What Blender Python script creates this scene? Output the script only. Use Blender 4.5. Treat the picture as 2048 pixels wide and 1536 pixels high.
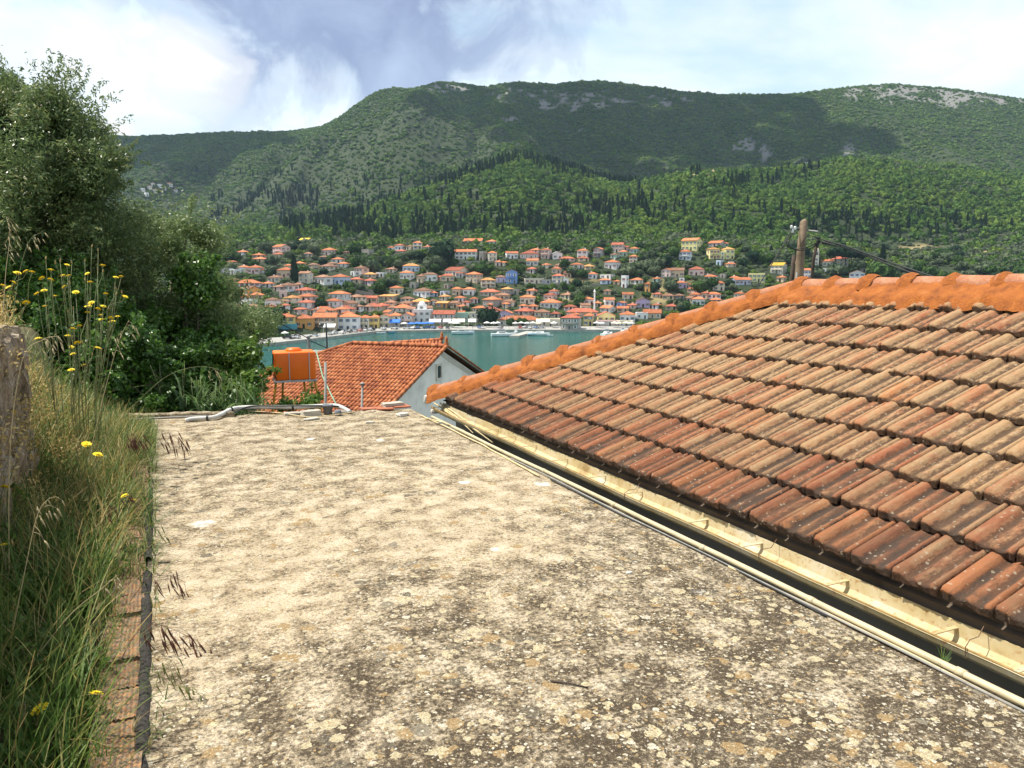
import bpy, bmesh, math, random
import numpy as np
from mathutils import Vector, Matrix, Euler
R = math.radians
random.seed(7)
rng = np.random.default_rng(7)

scene = bpy.context.scene
for o in list(bpy.data.objects):
    bpy.data.objects.remove(o)

# ------------------------------------------------------------------ camera
FPX = 1550.0                       # focal length in pixels of the 2048 px wide photograph
PITCH = math.atan((768 - 565) / FPX)
CAMZ = 1.6
cam_d = bpy.data.cameras.new('camera')
cam = bpy.data.objects.new('camera', cam_d)
scene.collection.objects.link(cam)
cam.location = (0, 0, CAMZ)
cam.rotation_euler = (math.pi / 2 - PITCH, 0, 0)
cam_d.sensor_width = 36
cam_d.lens = 36 * FPX / 2048
cam_d.clip_start = 0.05
cam_d.clip_end = 20000
scene.camera = cam

# ------------------------------------------------------------------ sun and sky
SUN_EL = R(63)
SUN_H = Vector((-0.97, 0.12, 0)).normalized()
SUN = Vector((SUN_H.x * math.cos(SUN_EL), SUN_H.y * math.cos(SUN_EL), math.sin(SUN_EL)))
sl = bpy.data.lights.new('sun', 'SUN')
sl.energy = 5.0
sl.angle = R(0.5)
sl.color = (1.0, 0.935, 0.82)
so = bpy.data.objects.new('sun', sl)
scene.collection.objects.link(so)
so.rotation_euler = (-SUN).to_track_quat('-Z', 'Y').to_euler()

world = bpy.data.worlds.new('World')
scene.world = world
world.use_nodes = True
wt = world.node_tree
wt.nodes.clear()

def N(t, typ, **kw):
    n = t.nodes.new(typ)
    for k, v in kw.items():
        if k.startswith('i_'):
            key = k[2:]
            key = int(key) if key.isdigit() else key.replace('_', ' ')
            n.inputs[key].default_value = v
        else:
            setattr(n, k, v)
    return n

def L(t, a, b):
    t.links.new(a, b)

def ramp(t, src, stops, interp='LINEAR'):
    r = t.nodes.new('ShaderNodeValToRGB')
    r.color_ramp.interpolation = interp
    el = r.color_ramp.elements
    while len(el) < len(stops):
        el.new(0.5)
    for e, (p, c) in zip(el, stops):
        e.position = p
        if not hasattr(c, '__len__'):
            c = (c, c, c)
        e.color = (c[0], c[1], c[2], 1)
    if src is not None:
        t.links.new(src, r.inputs[0])
    return r

def math_n(t, op, a, b=None, c=None, clamp=False):
    n = t.nodes.new('ShaderNodeMath')
    n.operation = op
    n.use_clamp = clamp
    for i, v in enumerate((a, b, c)):
        if v is None:
            continue
        if isinstance(v, (int, float)):
            n.inputs[i].default_value = v
        else:
            t.links.new(v, n.inputs[i])
    return n.outputs[0]

def mixc(t, fac, a, b, mode='MIX'):
    n = t.nodes.new('ShaderNodeMix')
    n.data_type = 'RGBA'
    n.blend_type = mode
    for sock, v in ((n.inputs[0], fac), (n.inputs[6], a), (n.inputs[7], b)):
        if isinstance(v, (int, float)):
            sock.default_value = v
        elif hasattr(v, '__len__'):
            sock.default_value = (v[0], v[1], v[2], 1)
        else:
            t.links.new(v, sock)
    return n.outputs[2]

# Nishita sky with a broken layer of bright cloud and one grey rain cloud
sky = N(wt, 'ShaderNodeTexSky', sky_type='NISHITA', sun_disc=False)
sky.sun_elevation = SUN_EL
sky.sun_rotation = math.atan2(SUN_H.x, SUN_H.y)
sky.altitude = 30
sky.air_density = 1.0
sky.dust_density = 0.8
tc = N(wt, 'ShaderNodeTexCoord')
skyc = N(wt, 'ShaderNodeVectorMath', operation='SCALE')
L(wt, sky.outputs[0], skyc.inputs[0])
skyc.inputs['Scale'].default_value = 0.10
# cloud layer: direction projected on a plane overhead
sep = N(wt, 'ShaderNodeSeparateXYZ')
L(wt, tc.outputs['Generated'], sep.inputs[0])
zz = math_n(wt, 'MAXIMUM', sep.outputs[2], 0.02)
zz2 = math_n(wt, 'ADD', zz, 0.18)
cx = math_n(wt, 'DIVIDE', sep.outputs[0], zz2)
cy = math_n(wt, 'DIVIDE', sep.outputs[1], zz2)
cv = N(wt, 'ShaderNodeCombineXYZ')
L(wt, cx, cv.inputs[0]); L(wt, cy, cv.inputs[1])
n1 = N(wt, 'ShaderNodeTexNoise', i_Scale=1.15, i_Detail=9.0, i_Roughness=0.56, i_Distortion=0.35)
L(wt, cv.outputs[0], n1.inputs['Vector'])
cover = ramp(wt, n1.outputs[0], [(0.40, 0.05), (0.52, 0.5), (0.64, 1.0)])
low = ramp(wt, sep.outputs[2], [(0.0, 0.85), (0.30, 0.60), (0.75, 0.15)])   # the air whitens towards the horizon
pale = mixc(wt, low.outputs[0], skyc.outputs[0], (0.50, 0.65, 0.73))
white = mixc(wt, cover.outputs[0], pale, (0.70, 0.73, 0.75))
# grey rain cloud: a soft patch at a fixed bearing, broken up by noise
def blob(az, el, wx, wy):
    d = Vector((math.sin(az) * math.cos(el), math.cos(az) * math.cos(el), math.sin(el)))
    right = Vector((math.cos(az), -math.sin(az), 0))
    up = right.cross(d)
    def dot(v):
        n = N(wt, 'ShaderNodeVectorMath', operation='DOT_PRODUCT')
        L(wt, tc.outputs['Generated'], n.inputs[0])
        n.inputs[1].default_value = v
        return n.outputs['Value']
    a = math_n(wt, 'DIVIDE', dot(right), wx)
    b = math_n(wt, 'DIVIDE', dot(up), wy)
    r2 = math_n(wt, 'ADD', math_n(wt, 'MULTIPLY', a, a), math_n(wt, 'MULTIPLY', b, b))
    return math_n(wt, 'SUBTRACT', 1.0, math_n(wt, 'SQRT', r2))
def pxdir(px, py):
    a, b = (px - 1024) / FPX, -(py - 768) / FPX
    v = Vector((a, math.cos(PITCH) + b * math.sin(PITCH), -math.sin(PITCH) + b * math.cos(PITCH))).normalized()
    return math.atan2(v.x, v.y), math.asin(v.z)
g = math_n(wt, 'MAXIMUM', blob(*pxdir(690, -60), 0.25, 0.175), blob(*pxdir(760, 80), 0.14, 0.075))
g = math_n(wt, 'MAXIMUM', g, blob(*pxdir(470, -60), 0.13, 0.07))
n2 = N(wt, 'ShaderNodeTexNoise', i_Scale=9.0, i_Detail=8.0, i_Roughness=0.58, i_Distortion=0.5)
L(wt, tc.outputs['Generated'], n2.inputs['Vector'])
g2 = math_n(wt, 'ADD', math_n(wt, 'ADD', g, 0.14), math_n(wt, 'MULTIPLY', math_n(wt, 'SUBTRACT', n2.outputs[0], 0.5), 2.0))
gf = ramp(wt, g2, [(0.0, 0.0), (0.18, 0.35), (0.50, 0.96)], 'EASE')
greyc = ramp(wt, n2.outputs[0], [(0.35, (0.18, 0.23, 0.37)), (0.7, (0.30, 0.37, 0.51))])
skyfin = mixc(wt, gf.outputs[0], white, greyc.outputs[0])
# bright cumulus heads beside the grey cloud
h = math_n(wt, 'MAXIMUM', blob(*pxdir(360, 110), 0.085, 0.06), blob(*pxdir(150, 80), 0.09, 0.05))
h = math_n(wt, 'MAXIMUM', h, blob(*pxdir(235, 262), 0.03, 0.02))
h2 = math_n(wt, 'ADD', h, math_n(wt, 'MULTIPLY', math_n(wt, 'SUBTRACT', n2.outputs[0], 0.5), 3.4))
hf = ramp(wt, h2, [(0.0, 0.0), (0.4, 0.5), (1.0, 1.0)], 'EASE')
skyfin = mixc(wt, hf.outputs[0], skyfin, (0.66, 0.66, 0.66))
bg = N(wt, 'ShaderNodeBackground', i_Strength=1.0)
L(wt, skyfin, bg.inputs[0])
wo = N(wt, 'ShaderNodeOutputWorld')
L(wt, bg.outputs[0], wo.inputs[0])

vs = scene.view_settings
vs.view_transform = 'Standard'
vs.look = 'None'
vs.exposure = 0.74
vs.gamma = 1.0
vs.use_curve_mapping = False
scene.cycles.use_denoising = True
scene.cycles.max_bounces = 6
scene.cycles.diffuse_bounces = 3
scene.cycles.transmission_bounces = 3
scene.cycles.transparent_max_bounces = 6
scene.cycles.volume_bounces = 0
scene.cycles.caustics_reflective = False
scene.cycles.caustics_refractive = False
scene.cycles.sample_clamp_indirect = 4.0

# ------------------------------------------------------------------ pixel geometry (only to read real positions off the photograph)
CP, SP = math.cos(PITCH), math.sin(PITCH)
def at(px, py, Y):
    """world point on the line of sight of a photo pixel at forward distance Y"""
    a, b = (px - 1024) / FPX, -(py - 768) / FPX
    dy, dz = CP + b * SP, -SP + b * CP
    k = Y / dy
    return Vector((a * k, Y, CAMZ + dz * k))
def at_z(px, py, z):
    a, b = (px - 1024) / FPX, -(py - 768) / FPX
    dy, dz = CP + b * SP, -SP + b * CP
    k = (z - CAMZ) / dz
    return Vector((a * k, dy * k, z))
def pix(p):
    x, y, z = p[0], p[1], p[2] - CAMZ
    d = y * CP - z * SP
    v = y * SP + z * CP
    return 1024 + FPX * x / d, 768 - FPX * v / d

# ------------------------------------------------------------------ object helpers
COL = scene.collection
def tag(o, label=None, cat=None, group=None, kind=None):
    if label: o['label'] = label
    if cat: o['category'] = cat
    if group: o['group'] = group
    if kind: o['kind'] = kind
    return o
def empty(name, loc=(0, 0, 0), rz=0.0, parent=None):
    o = bpy.data.objects.new(name, None)
    o.empty_display_size = 0.1
    COL.objects.link(o)
    o.location = loc
    o.rotation_euler = (0, 0, rz)
    if parent: o.parent = parent
    return o
def link(name, me, parent=None, loc=None, rot=None, scl=None):
    o = bpy.data.objects.new(name, me)
    COL.objects.link(o)
    if parent: o.parent = parent
    if loc is not None: o.location = loc
    if rot is not None: o.rotation_euler = rot
    if scl is not None: o.scale = scl
    return o

class MB:
    """collects shapes into one mesh"""
    def __init__(s):
        s.v, s.f, s.m = [], [], []
        s.mi = 0
    def add(s, vs, fs):
        b = len(s.v)
        s.v += [tuple(x) for x in vs]
        for f in fs:
            s.f.append([b + i for i in f]); s.m.append(s.mi)
        return s
    def box(s, c, d, rz=0.0, M=None):
        cx, cy, cz = c; hx, hy, hz = d[0] / 2, d[1] / 2, d[2] / 2
        ca, sa = math.cos(rz), math.sin(rz)
        vs = []
        for z in (-hz, hz):
            for x, y in ((-hx, -hy), (hx, -hy), (hx, hy), (-hx, hy)):
                p = Vector((cx + x * ca - y * sa, cy + x * sa + y * ca, cz + z))
                vs.append(M @ p if M else p)
        return s.add(vs, [(3, 2, 1, 0), (4, 5, 6, 7), (0, 1, 5, 4), (1, 2, 6, 5), (2, 3, 7, 6), (3, 0, 4, 7)])
    def tube(s, pts, r, n=6, r2=None, cap=True):
        pts = [Vector(p) for p in pts]
        k = len(pts)
        vs, fs = [], []
        up = None
        for i, p in enumerate(pts):
            d = (pts[min(i + 1, k - 1)] - pts[max(i - 1, 0)]).normalized()
            if up is None:
                up = Vector((0, 0, 1)) if abs(d.z) < 0.9 else Vector((1, 0, 0))
            a = d.cross(up)
            if a.length < 1e-5: a = d.orthogonal()
            a.normalize()
            b = a.cross(d)
            up = b.copy() if abs(d.z) > 0.9 else up
            if hasattr(r, '__len__'): rr = r[i]
            else: rr = r if r2 is None else r + (r2 - r) * i / (k - 1)
            for j in range(n):
                t = 2 * math.pi * j / n
                vs.append(p + a * math.cos(t) * rr + b * math.sin(t) * rr)
        for i in range(k - 1):
            for j in range(n):
                j2 = (j + 1) % n
                fs.append((i * n + j2, i * n + j, (i + 1) * n + j, (i + 1) * n + j2))
        if cap:
            fs.append(tuple(range(n)))
            fs.append(tuple(reversed(range((k - 1) * n, k * n))))
        return s.add(vs, fs)
    def lathe(s, prof, c=(0, 0, 0), n=16, M=None):
        vs, fs = [], []
        for (r, z) in prof:
            for j in range(n):
                t = 2 * math.pi * j / n
                p = Vector((c[0] + r * math.cos(t), c[1] + r * math.sin(t), c[2] + z))
                vs.append(M @ p if M else p)
        k = len(prof)
        for i in range(k - 1):
            for j in range(n):
                j2 = (j + 1) % n
                fs.append((i * n + j, i * n + j2, (i + 1) * n + j2, (i + 1) * n + j))
        fs.append(tuple(reversed(range(n)))); fs.append(tuple(range((k - 1) * n, k * n)))
        return s.add(vs, fs)
    def mesh(s, name, mats, smooth=False):
        me = bpy.data.meshes.new(name)
        me.from_pydata(s.v, [], s.f)
        for m in (mats if isinstance(mats, (list, tuple)) else [mats]):
            me.materials.append(m)
        if any(s.m): me.polygons.foreach_set('material_index', s.m)
        if smooth: me.polygons.foreach_set('use_smooth', [True] * len(s.f))
        me.update()
        return me
    def build(s, name, mats, parent=None, smooth=False, loc=None, rot=None):
        return link(name, s.mesh(name, mats, smooth), parent, loc, rot)

def np_mesh(name, V, F, mat, smooth=False, attrs=None, sizes=None):
    """V (n,3), F (m,k) numpy"""
    me = bpy.data.meshes.new(name)
    V = np.ascontiguousarray(V, dtype=np.float32); F = np.ascontiguousarray(F, dtype=np.int32)
    n, (m, k) = len(V), F.shape
    me.vertices.add(n); me.vertices.foreach_set('co', V.ravel())
    me.loops.add(m * k); me.loops.foreach_set('vertex_index', F.ravel())
    me.polygons.add(m)
    me.polygons.foreach_set('loop_start', np.arange(0, m * k, k, dtype=np.int32))
    if smooth: me.polygons.foreach_set('use_smooth', np.ones(m, dtype=bool))
    if attrs:
        for an, (dom, arr) in attrs.items():
            at_ = me.attributes.new(an, 'FLOAT', dom)
            at_.data.foreach_set('value', np.ascontiguousarray(arr, dtype=np.float32))
    for mt in (mat if isinstance(mat, (list, tuple)) else [mat]):
        me.materials.append(mt)
    me.update(calc_edges=True)
    me.validate()
    return me

# value noise in numpy
_tab = np.random.default_rng(3).random((256, 256))
def vnoise(x, y):
    x = np.asarray(x, float); y = np.asarray(y, float)
    xi, yi = np.floor(x).astype(int), np.floor(y).astype(int)
    fx, fy = x - xi, y - yi
    fx, fy = fx * fx * (3 - 2 * fx), fy * fy * (3 - 2 * fy)
    g = lambda a, b: _tab[a & 255, b & 255]
    return (g(xi, yi) * (1 - fx) + g(xi + 1, yi) * fx) * (1 - fy) + (g(xi, yi + 1) * (1 - fx) + g(xi + 1, yi + 1) * fx) * fy
def fbm(x, y, o=5):
    s, a, t = 0, 0.5, 0
    for i in range(o):
        s = s + a * vnoise(x + 17.3 * i, y + 9.1 * i); t += a
        x, y, a = np.asarray(x) * 2.03, np.asarray(y) * 2.03, a * 0.5
    return s / t

# ------------------------------------------------------------------ materials
MATS = {}
def mat(name):
    m = bpy.data.materials.new(name)
    m.use_nodes = True
    t = m.node_tree
    t.nodes.clear()
    b = t.nodes.new('ShaderNodeBsdfPrincipled')
    o = t.nodes.new('ShaderNodeOutputMaterial')
    t.links.new(b.outputs[0], o.inputs[0])
    b.inputs['Roughness'].default_value = 0.85
    b.inputs['Specular IOR Level'].default_value = 0.25
    MATS[name] = m
    return m, t, b
def bump(t, b, h, strength=0.4, dist=0.01):
    n = t.nodes.new('ShaderNodeBump')
    n.inputs['Strength'].default_value = strength
    n.inputs['Distance'].default_value = dist
    t.links.new(h, n.inputs['Height'])
    t.links.new(n.outputs[0], b.inputs['Normal'])
def coords(t, kind='Object', scale=None, loc=None):
    c = t.nodes.new('ShaderNodeTexCoord')
    o = c.outputs[kind]
    if scale is not None or loc is not None:
        m = t.nodes.new('ShaderNodeMapping')
        if scale is not None: m.inputs['Scale'].default_value = scale
        if loc is not None: m.inputs['Location'].default_value = loc
        t.links.new(o, m.inputs[0]); o = m.outputs[0]
    return o
def noise(t, vec, scale, detail=4, rough=0.55, dist=0.0, out=0):
    n = N(t, 'ShaderNodeTexNoise')
    n.inputs['Scale'].default_value = scale; n.inputs['Detail'].default_value = detail
    n.inputs['Roughness'].default_value = rough; n.inputs['Distortion'].default_value = dist
    if vec is not None: t.links.new(vec, n.inputs['Vector'])
    return n.outputs[out]
def setc(t, b, c):
    if hasattr(c, '__len__'): b.inputs['Base Color'].default_value = (c[0], c[1], c[2], 1)
    else: t.links.new(c, b.inputs['Base Color'])
def rnd(t):
    return t.nodes.new('ShaderNodeObjectInfo').outputs['Random']

def simple(name, c, rough=0.7, var=0.12, scale=3.0, metal=0.0, bumpk=0.0, spec=0.3, kind='Object'):
    """a plain surface with soft blotches of wear"""
    m, t, b = mat(name)
    co = coords(t, kind)
    n = noise(t, co, scale, 6, 0.6)
    d = tuple(max(0, x * (1 - 2.2 * var)) for x in c); l = tuple(min(1, x * (1 + var)) for x in c)
    r = ramp(t, n, [(0.28, d), (0.5, c), (0.72, l)])
    setc(t, b, r.outputs[0])
    b.inputs['Roughness'].default_value = rough
    b.inputs['Metallic'].default_value = metal
    b.inputs['Specular IOR Level'].default_value = spec
    if bumpk: bump(t, b, noise(t, co, scale * 6, 5), bumpk, 0.01)
    return m

def leafmat(name, stops, translucent=0.25, rough=0.5, spec=0.3, pos_scale=0.0, inst=True, attr=None):
    """foliage: colour varies per leaf / clump, light passes through"""
    m, t, b = mat(name)
    if attr:
        a = N(t, 'ShaderNodeAttribute', attribute_name=attr)
        src = a.outputs['Fac']
    else:
        src = rnd(t)
    if pos_scale:
        gm = t.nodes.new('ShaderNodeNewGeometry')
        nn = noise(t, gm.outputs['Position'], pos_scale, 3)
        src = math_n(t, 'ADD', math_n(t, 'MULTIPLY', src, 0.45), math_n(t, 'MULTIPLY', math_n(t, 'SUBTRACT', nn, .20), 0.95))
    r = ramp(t, src, stops)
    setc(t, b, r.outputs[0])
    b.inputs['Roughness'].default_value = rough
    b.inputs['Specular IOR Level'].default_value = spec
    if translucent:
        tr = t.nodes.new('ShaderNodeBsdfTranslucent')
        br = N(t, 'ShaderNodeBrightContrast'); br.inputs[1].default_value = 0.02
        L(t, r.outputs[0], br.inputs[0]); L(t, br.outputs[0], tr.inputs[0])
        mx = N(t, 'ShaderNodeMixShader'); mx.inputs[0].default_value = translucent
        o = [x for x in t.nodes if x.type == 'OUTPUT_MATERIAL'][0]
        L(t, b.outputs[0], mx.inputs[1]); L(t, tr.outputs[0], mx.inputs[2]); L(t, mx.outputs[0], o.inputs[0])
    return m
# ================================================================== LAND: near slope, harbour, village hill, mountains
ZW = -23.0                        # water level (terrace = 0)
def cv3(pts, D):
    """photo pixels at a forward distance -> (u, z) arrays, u = X/Y"""
    u, z = [], []
    for x, y in pts:
        p = at(x, y, D); u.append(p.x / p.y); z.append(p.z)
    o = np.argsort(u)
    return np.array(u)[o], np.array(z)[o]
SHORE = [(-900, 200), (-200, 225), (300, 262), (545, 303), (620, 325), (690, 350), (760, 380), (900, 388), (1200, 388), (1500, 388), (2048, 372), (2800, 330)]
sh_u = np.array([(x - 1024) / FPX for x, _ in SHORE]); sh_d = np.array([d for _, d in SHORE], float)
def shore(u): return np.interp(u, sh_u, sh_d)

D_VT, D_FL, D_MID, D_DIP, D_SKY = 570., 720., 1010., 1150., 1800.
vt = cv3([(-900, 480), (0, 500), (430, 508), (850, 500), (1100, 497), (1500, 500), (1800, 520), (2048, 524), (2900, 520)], D_VT)
fl = cv3([(-900, 440), (0, 470), (430, 482), (700, 478), (1000, 466), (1400, 472), (1700, 490), (2048, 488), (2900, 470)], D_FL)
mid = cv3([(-900, 400), (0, 440), (240, 452), (430, 462), (560, 452), (700, 430), (830, 384), (940, 340), (1040, 311), (1130, 338), (1200, 366), (1260, 377),
           (1330, 356), (1420, 346), (1500, 340), (1600, 332), (1700, 313), (1800, 325), (1900, 345), (2048, 362), (2400, 400), (2900, 420)], D_MID)
spur = cv3([(-900, 330), (0, 390), (240, 400), (330, 385), (430, 372), (500, 338), (571, 303), (640, 256), (700, 222), (760, 196), (830, 200), (900, 235), (1000, 265), (1100, 330), (1200, 350), (1300, 330),
            (1420, 325), (1600, 300), (1800, 290), (2048, 320), (2900, 330)], 1450.)
skl = cv3([(-900, 250), (-300, 285), (0, 275), (240, 268), (300, 268), (400, 262), (480, 260), (560, 262), (640, 256), (680, 235), (720, 207), (770, 182), (830, 180), (860, 167), (880, 160), (930, 167),
           (975, 171), (1030, 159), (1100, 163), (1180, 155), (1260, 162), (1330, 173), (1400, 181), (1450, 186), (1540, 184), (1600, 182), (1650, 175), (1720, 168), (1780, 163), (1850, 168), (1920, 175),
           (2048, 193), (2400, 230), (2900, 300)], D_SKY)

UG = np.linspace(-1.25, 1.25, 520)
DG = np.concatenate([np.linspace(4, 60, 40), np.linspace(64, 260, 36), np.linspace(264, 420, 70), np.linspace(423, 780, 100), np.linspace(786, 2000, 190), np.linspace(2020, 3100, 30)])
UU, DD = np.meshgrid(UG, DG, indexing='ij')
HH = np.zeros_like(UU)
for i, u in enumerate(UG):
    s = float(shore(u))
    zv, zf, zm, zp, zs = (np.interp(u, *c) for c in (vt, fl, mid, spur, skl))
    # near bank falls to the sea, sea bed, quay, village hill, forest hill, mountain
    D = [4, 11, 14, 30, 70, 120, 150, s - 4, s - 0.8, s, s + 26, s + 60, D_VT, D_FL, 860, D_MID, D_DIP, 1450, D_SKY, 2000, 3100]
    zl = -3.2 + (2.6 if u < -0.35 else 0)
    ys = np.interp(s + 60, [s, D_VT], [0, 1])
    Z = [-3.2, -3.2, -3.6, -6.5, -13, -21.5, -27, -28, -26, ZW + 0.9, ZW + 1.3, ZW + 6.5, zv, zf, zf + (zm - zf) * (0.30 + 0.38 * float(np.clip((zm - 85) / 80, 0, 1))), zm, zm - 18 if zp < zm + 60 else zm + 6, zp, zs, zs - 30, zs - 140]
    if u < -0.24:      # left: the plateau mountain stands farther back than the spur
        pass
    HH[i] = np.interp(DG, D, Z)
# smooth the hills a little, keep the shore sharp
def blur(a, k, ax):
    ker = np.ones(k) / k
    pad = [(0, 0), (0, 0)]; pad[ax] = (k // 2, k // 2)
    b = np.pad(a, pad, mode='edge')
    return np.apply_along_axis(lambda r: np.convolve(r, ker, mode='valid'), ax, b)
HS = blur(blur(HH, 9, 1), 5, 0)
w = np.clip((DD - (shore(UU) + 45)) / 60, 0, 1)
wn = np.clip((100 - DD) / 40, 0, 1)
HH = HH * (1 - w) + HS * w
XX = UU * DD
amp = np.interp(DD, [0, 440, 600, 800, 1100, 1500, 1800, 3100], [0, 0.4, 6, 26, 40, 70, 40, 60])
skd = np.abs(DD - D_SKY)
nz = fbm(XX / 190 + 3, DD / 330 + 1, 5) - 0.5
gully = np.abs(fbm(XX / 170 + 11, DD / 700 + 5, 4) - 0.5) * 2
amp2 = amp * np.clip(skd / 260, 0.12, 1) * np.clip(np.abs(DD - D_MID) / 120, 0.25, 1)
HH = HH + amp2 * (nz * 1.3 + (gully - 0.25) * np.interp(DD, [600, 1300, 1800], [0.9, 1.5, 1.0]))
HH = HH + np.interp(DD, [0, 900, 1500, 3000], [0, 0.3, 5, 6]) * (fbm(XX / 34, DD / 34, 3) - 0.5)

def Hz(X, Y):
    """terrain height at world X, Y"""
    X = np.asarray(X, float); Y = np.asarray(Y, float)
    u = np.clip(X / np.maximum(Y, 1e-3), UG[0], UG[-1] - 1e-6)
    fi = (u - UG[0]) / (UG[1] - UG[0]); i0 = np.clip(np.floor(fi).astype(int), 0, len(UG) - 2); fx = fi - i0
    j0 = np.clip(np.searchsorted(DG, Y) - 1, 0, len(DG) - 2)
    fy = np.clip((Y - DG[j0]) / (DG[j0 + 1] - DG[j0]), 0, 1)
    return (HH[i0, j0] * (1 - fx) + HH[i0 + 1, j0] * fx) * (1 - fy) + (HH[i0, j0 + 1] * (1 - fx) + HH[i0 + 1, j0 + 1] * fx) * fy
_marchD = np.concatenate([np.arange(300, 800, 1.0), np.arange(800, 2400, 3.0)])
def hit(px, py, d0=0.0):
    """where the line of sight of a photo pixel meets the land beyond the harbour"""
    a, b = (px - 1024) / FPX, -(py - 768) / FPX
    dy, dz = CP + b * SP, -SP + b * CP
    D = _marchD
    X = a / dy * D; Zr = CAMZ + dz / dy * D
    ok = (D > np.maximum(shore(a / dy) + 0.5, d0)) & (Hz(X, D) >= Zr)
    k = int(np.argmax(ok)) if ok.any() else len(D) - 1
    return Vector((X[k], D[k], float(Hz(X[k], D[k]))))

PXX = 1024 + FPX * XX / (DD * CP - (HH - CAMZ) * SP)
PYY = 768 - FPX * (DD * SP + (HH - CAMZ) * CP) / (DD * CP - (HH - CAMZ) * SP)
# bare limestone and dry grass patches that the photograph shows on the mountain
rock = np.zeros_like(HH); dry = np.zeros_like(HH)
nr = fbm(XX / 22 + 40, DD / 60 + HH / 25, 4)
for (x, y, rx, ry, k) in [(1790, 185, 110, 26, 1.1), (1730, 180, 40, 22, 1.3), (1900, 195, 70, 22, 1.1), (1990, 200, 60, 14, .9), (1485, 290, 26, 16, 1.5), (1530, 305, 14, 18, 1.2), (1700, 292, 22, 26, 1.4),
                          (900, 178, 40, 14, .8), (1000, 190, 60, 18, .8), (1150, 200, 160, 24, .55), (1020, 240, 24, 10, .9), (1160, 262, 40, 8, .7), (1330, 200, 60, 14, .6), (1690, 320, 14, 10, 1.2), (870, 175, 14, 18, .9)]:
    e = 1 - np.sqrt(((PXX - x) / rx) ** 2 + ((PYY - y) / ry) ** 2)
    rock = np.maximum(rock, np.where(DD > 1000, e * k, 0))
rock = np.clip((rock + (nr - 0.56) * 3.2) * 2.2, 0, 1) * (rock > 0)
for (x, y, rx, ry, k) in [(1320, 590, 40, 24, 1), (1840, 500, 60, 16, .9), (1960, 510, 70, 14, .9), (1420, 345, 70, 12, .8), (1340, 562, 60, 8, .5), (1155, 560, 60, 10, .6), (1130, 598, 30, 8, .6)]:
    e = 1 - np.sqrt(((PXX - x) / rx) ** 2 + ((PYY - y) / ry) ** 2)
    dry = np.maximum(dry, np.clip(e * 2.2, 0, 1) * k)

m, t, b = mat('hillside_earth')
co = coords(t, 'Object')
na = noise(t, co, 0.05, 6, 0.6); nb = noise(t, co, 0.6, 5, 0.65)
base = ramp(t, math_n(t, 'ADD', math_n(t, 'MULTIPLY', na, 0.6), math_n(t, 'MULTIPLY', nb, 0.4)),
            [(0.34, (0.018, 0.030, 0.011)), (0.5, (0.028, 0.044, 0.015)), (0.62, (0.044, 0.058, 0.021)), (0.78, (0.095, 0.080, 0.042))])
ra = N(t, 'ShaderNodeAttribute', attribute_name='rock').outputs['Fac']
da = N(t, 'ShaderNodeAttribute', attribute_name='dry').outputs['Fac']
c1 = mixc(t, da, base.outputs[0], (0.26, 0.21, 0.10))
c2 = mixc(t, ra, c1, mixc(t, nb, (0.10, 0.10, 0.092), (0.27, 0.26, 0.24)))
setc(t, b, c2)
bump(t, b, nb, 0.9, 2.0)

nu, nd = UU.shape
idx = np.arange(nu * nd).reshape(nu, nd)
F = np.stack([idx[:-1, :-1], idx[1:, :-1], idx[1:, 1:], idx[:-1, 1:]], -1).reshape(-1, 4)
V = np.stack([XX, DD, HH], -1).reshape(-1, 3)
land = link('hills', np_mesh('hills', V, F, MATS['hillside_earth'], True, {'rock': ('POINT', rock.ravel()), 'dry': ('POINT', dry.ravel())}))
tag(land, 'green mountainside rising behind the harbour village', kind='structure')

# harbour water
m, t, b = mat('harbour_water')
co = coords(t, 'Object', (1, 2.2, 1))
na = noise(t, coords(t, 'Object', (0.012, 0.03, 1)), 1.0, 4)
setc(t, b, ramp(t, na, [(0.3, (0.004, 0.072, 0.060)), (0.7, (0.010, 0.105, 0.086))]).outputs[0])
b.inputs['Roughness'].default_value = 0.10
b.inputs['IOR'].default_value = 1.33
b.inputs['Specular IOR Level'].default_value = 0.36
w1 = noise(t, co, 1.4, 5, 0.6); w2 = noise(t, co, 0.22, 3)
bump(t, b, math_n(t, 'ADD', w1, math_n(t, 'MULTIPLY', w2, 1.5)), 0.35, 0.22)
V, Fq = [], []
us = np.linspace(-1.2, 1.2, 60)
for u in us:
    V += [(u * 100, 100, ZW), (u * float(shore(u)) , float(shore(u)) + 0.4, ZW)]
Fq = [(2 * i, 2 * i + 2, 2 * i + 3, 2 * i + 1) for i in range(len(us) - 1)]
water = link('water', np_mesh('water', np.array(V), np.array(Fq), MATS['harbour_water']))
tag(water, 'teal harbour water between the near roofs and the quay', kind='structure')

# quay: stone edge with a real step down to the water and a pale paved top
simple('quay_stone', (0.36, 0.34, 0.30), 0.9, 0.15, 0.5)
simple('quay_paving', (0.30, 0.29, 0.27), 0.9, 0.10, 0.12)
mb = MB()
us = np.linspace(-1.1, 1.1, 180)
vs, fs = [], []
for u in us:
    s = float(shore(u))
    for (d, z) in ((s - 0.5, ZW - 3), (s - 0.5, ZW + 1.25), (s + 0.5, ZW + 1.25), (s + 0.5, ZW + 1.2), (s + 20, ZW + 1.75)):
        vs.append((u * s * (d / s), d, z))
for i in range(len(us) - 1):
    for j in range(4):
        fs.append((i * 5 + j, (i + 1) * 5 + j, (i + 1) * 5 + j + 1, i * 5 + j + 1))
mb.add(vs, fs)
mb.m = [0 if (k % 4) < 2 else 1 for k in range(len(fs))]
q = mb.build('quay', [MATS['quay_stone'], MATS['quay_paving']])
tag(q, 'pale stone quay along the far edge of the harbour', kind='structure')

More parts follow.
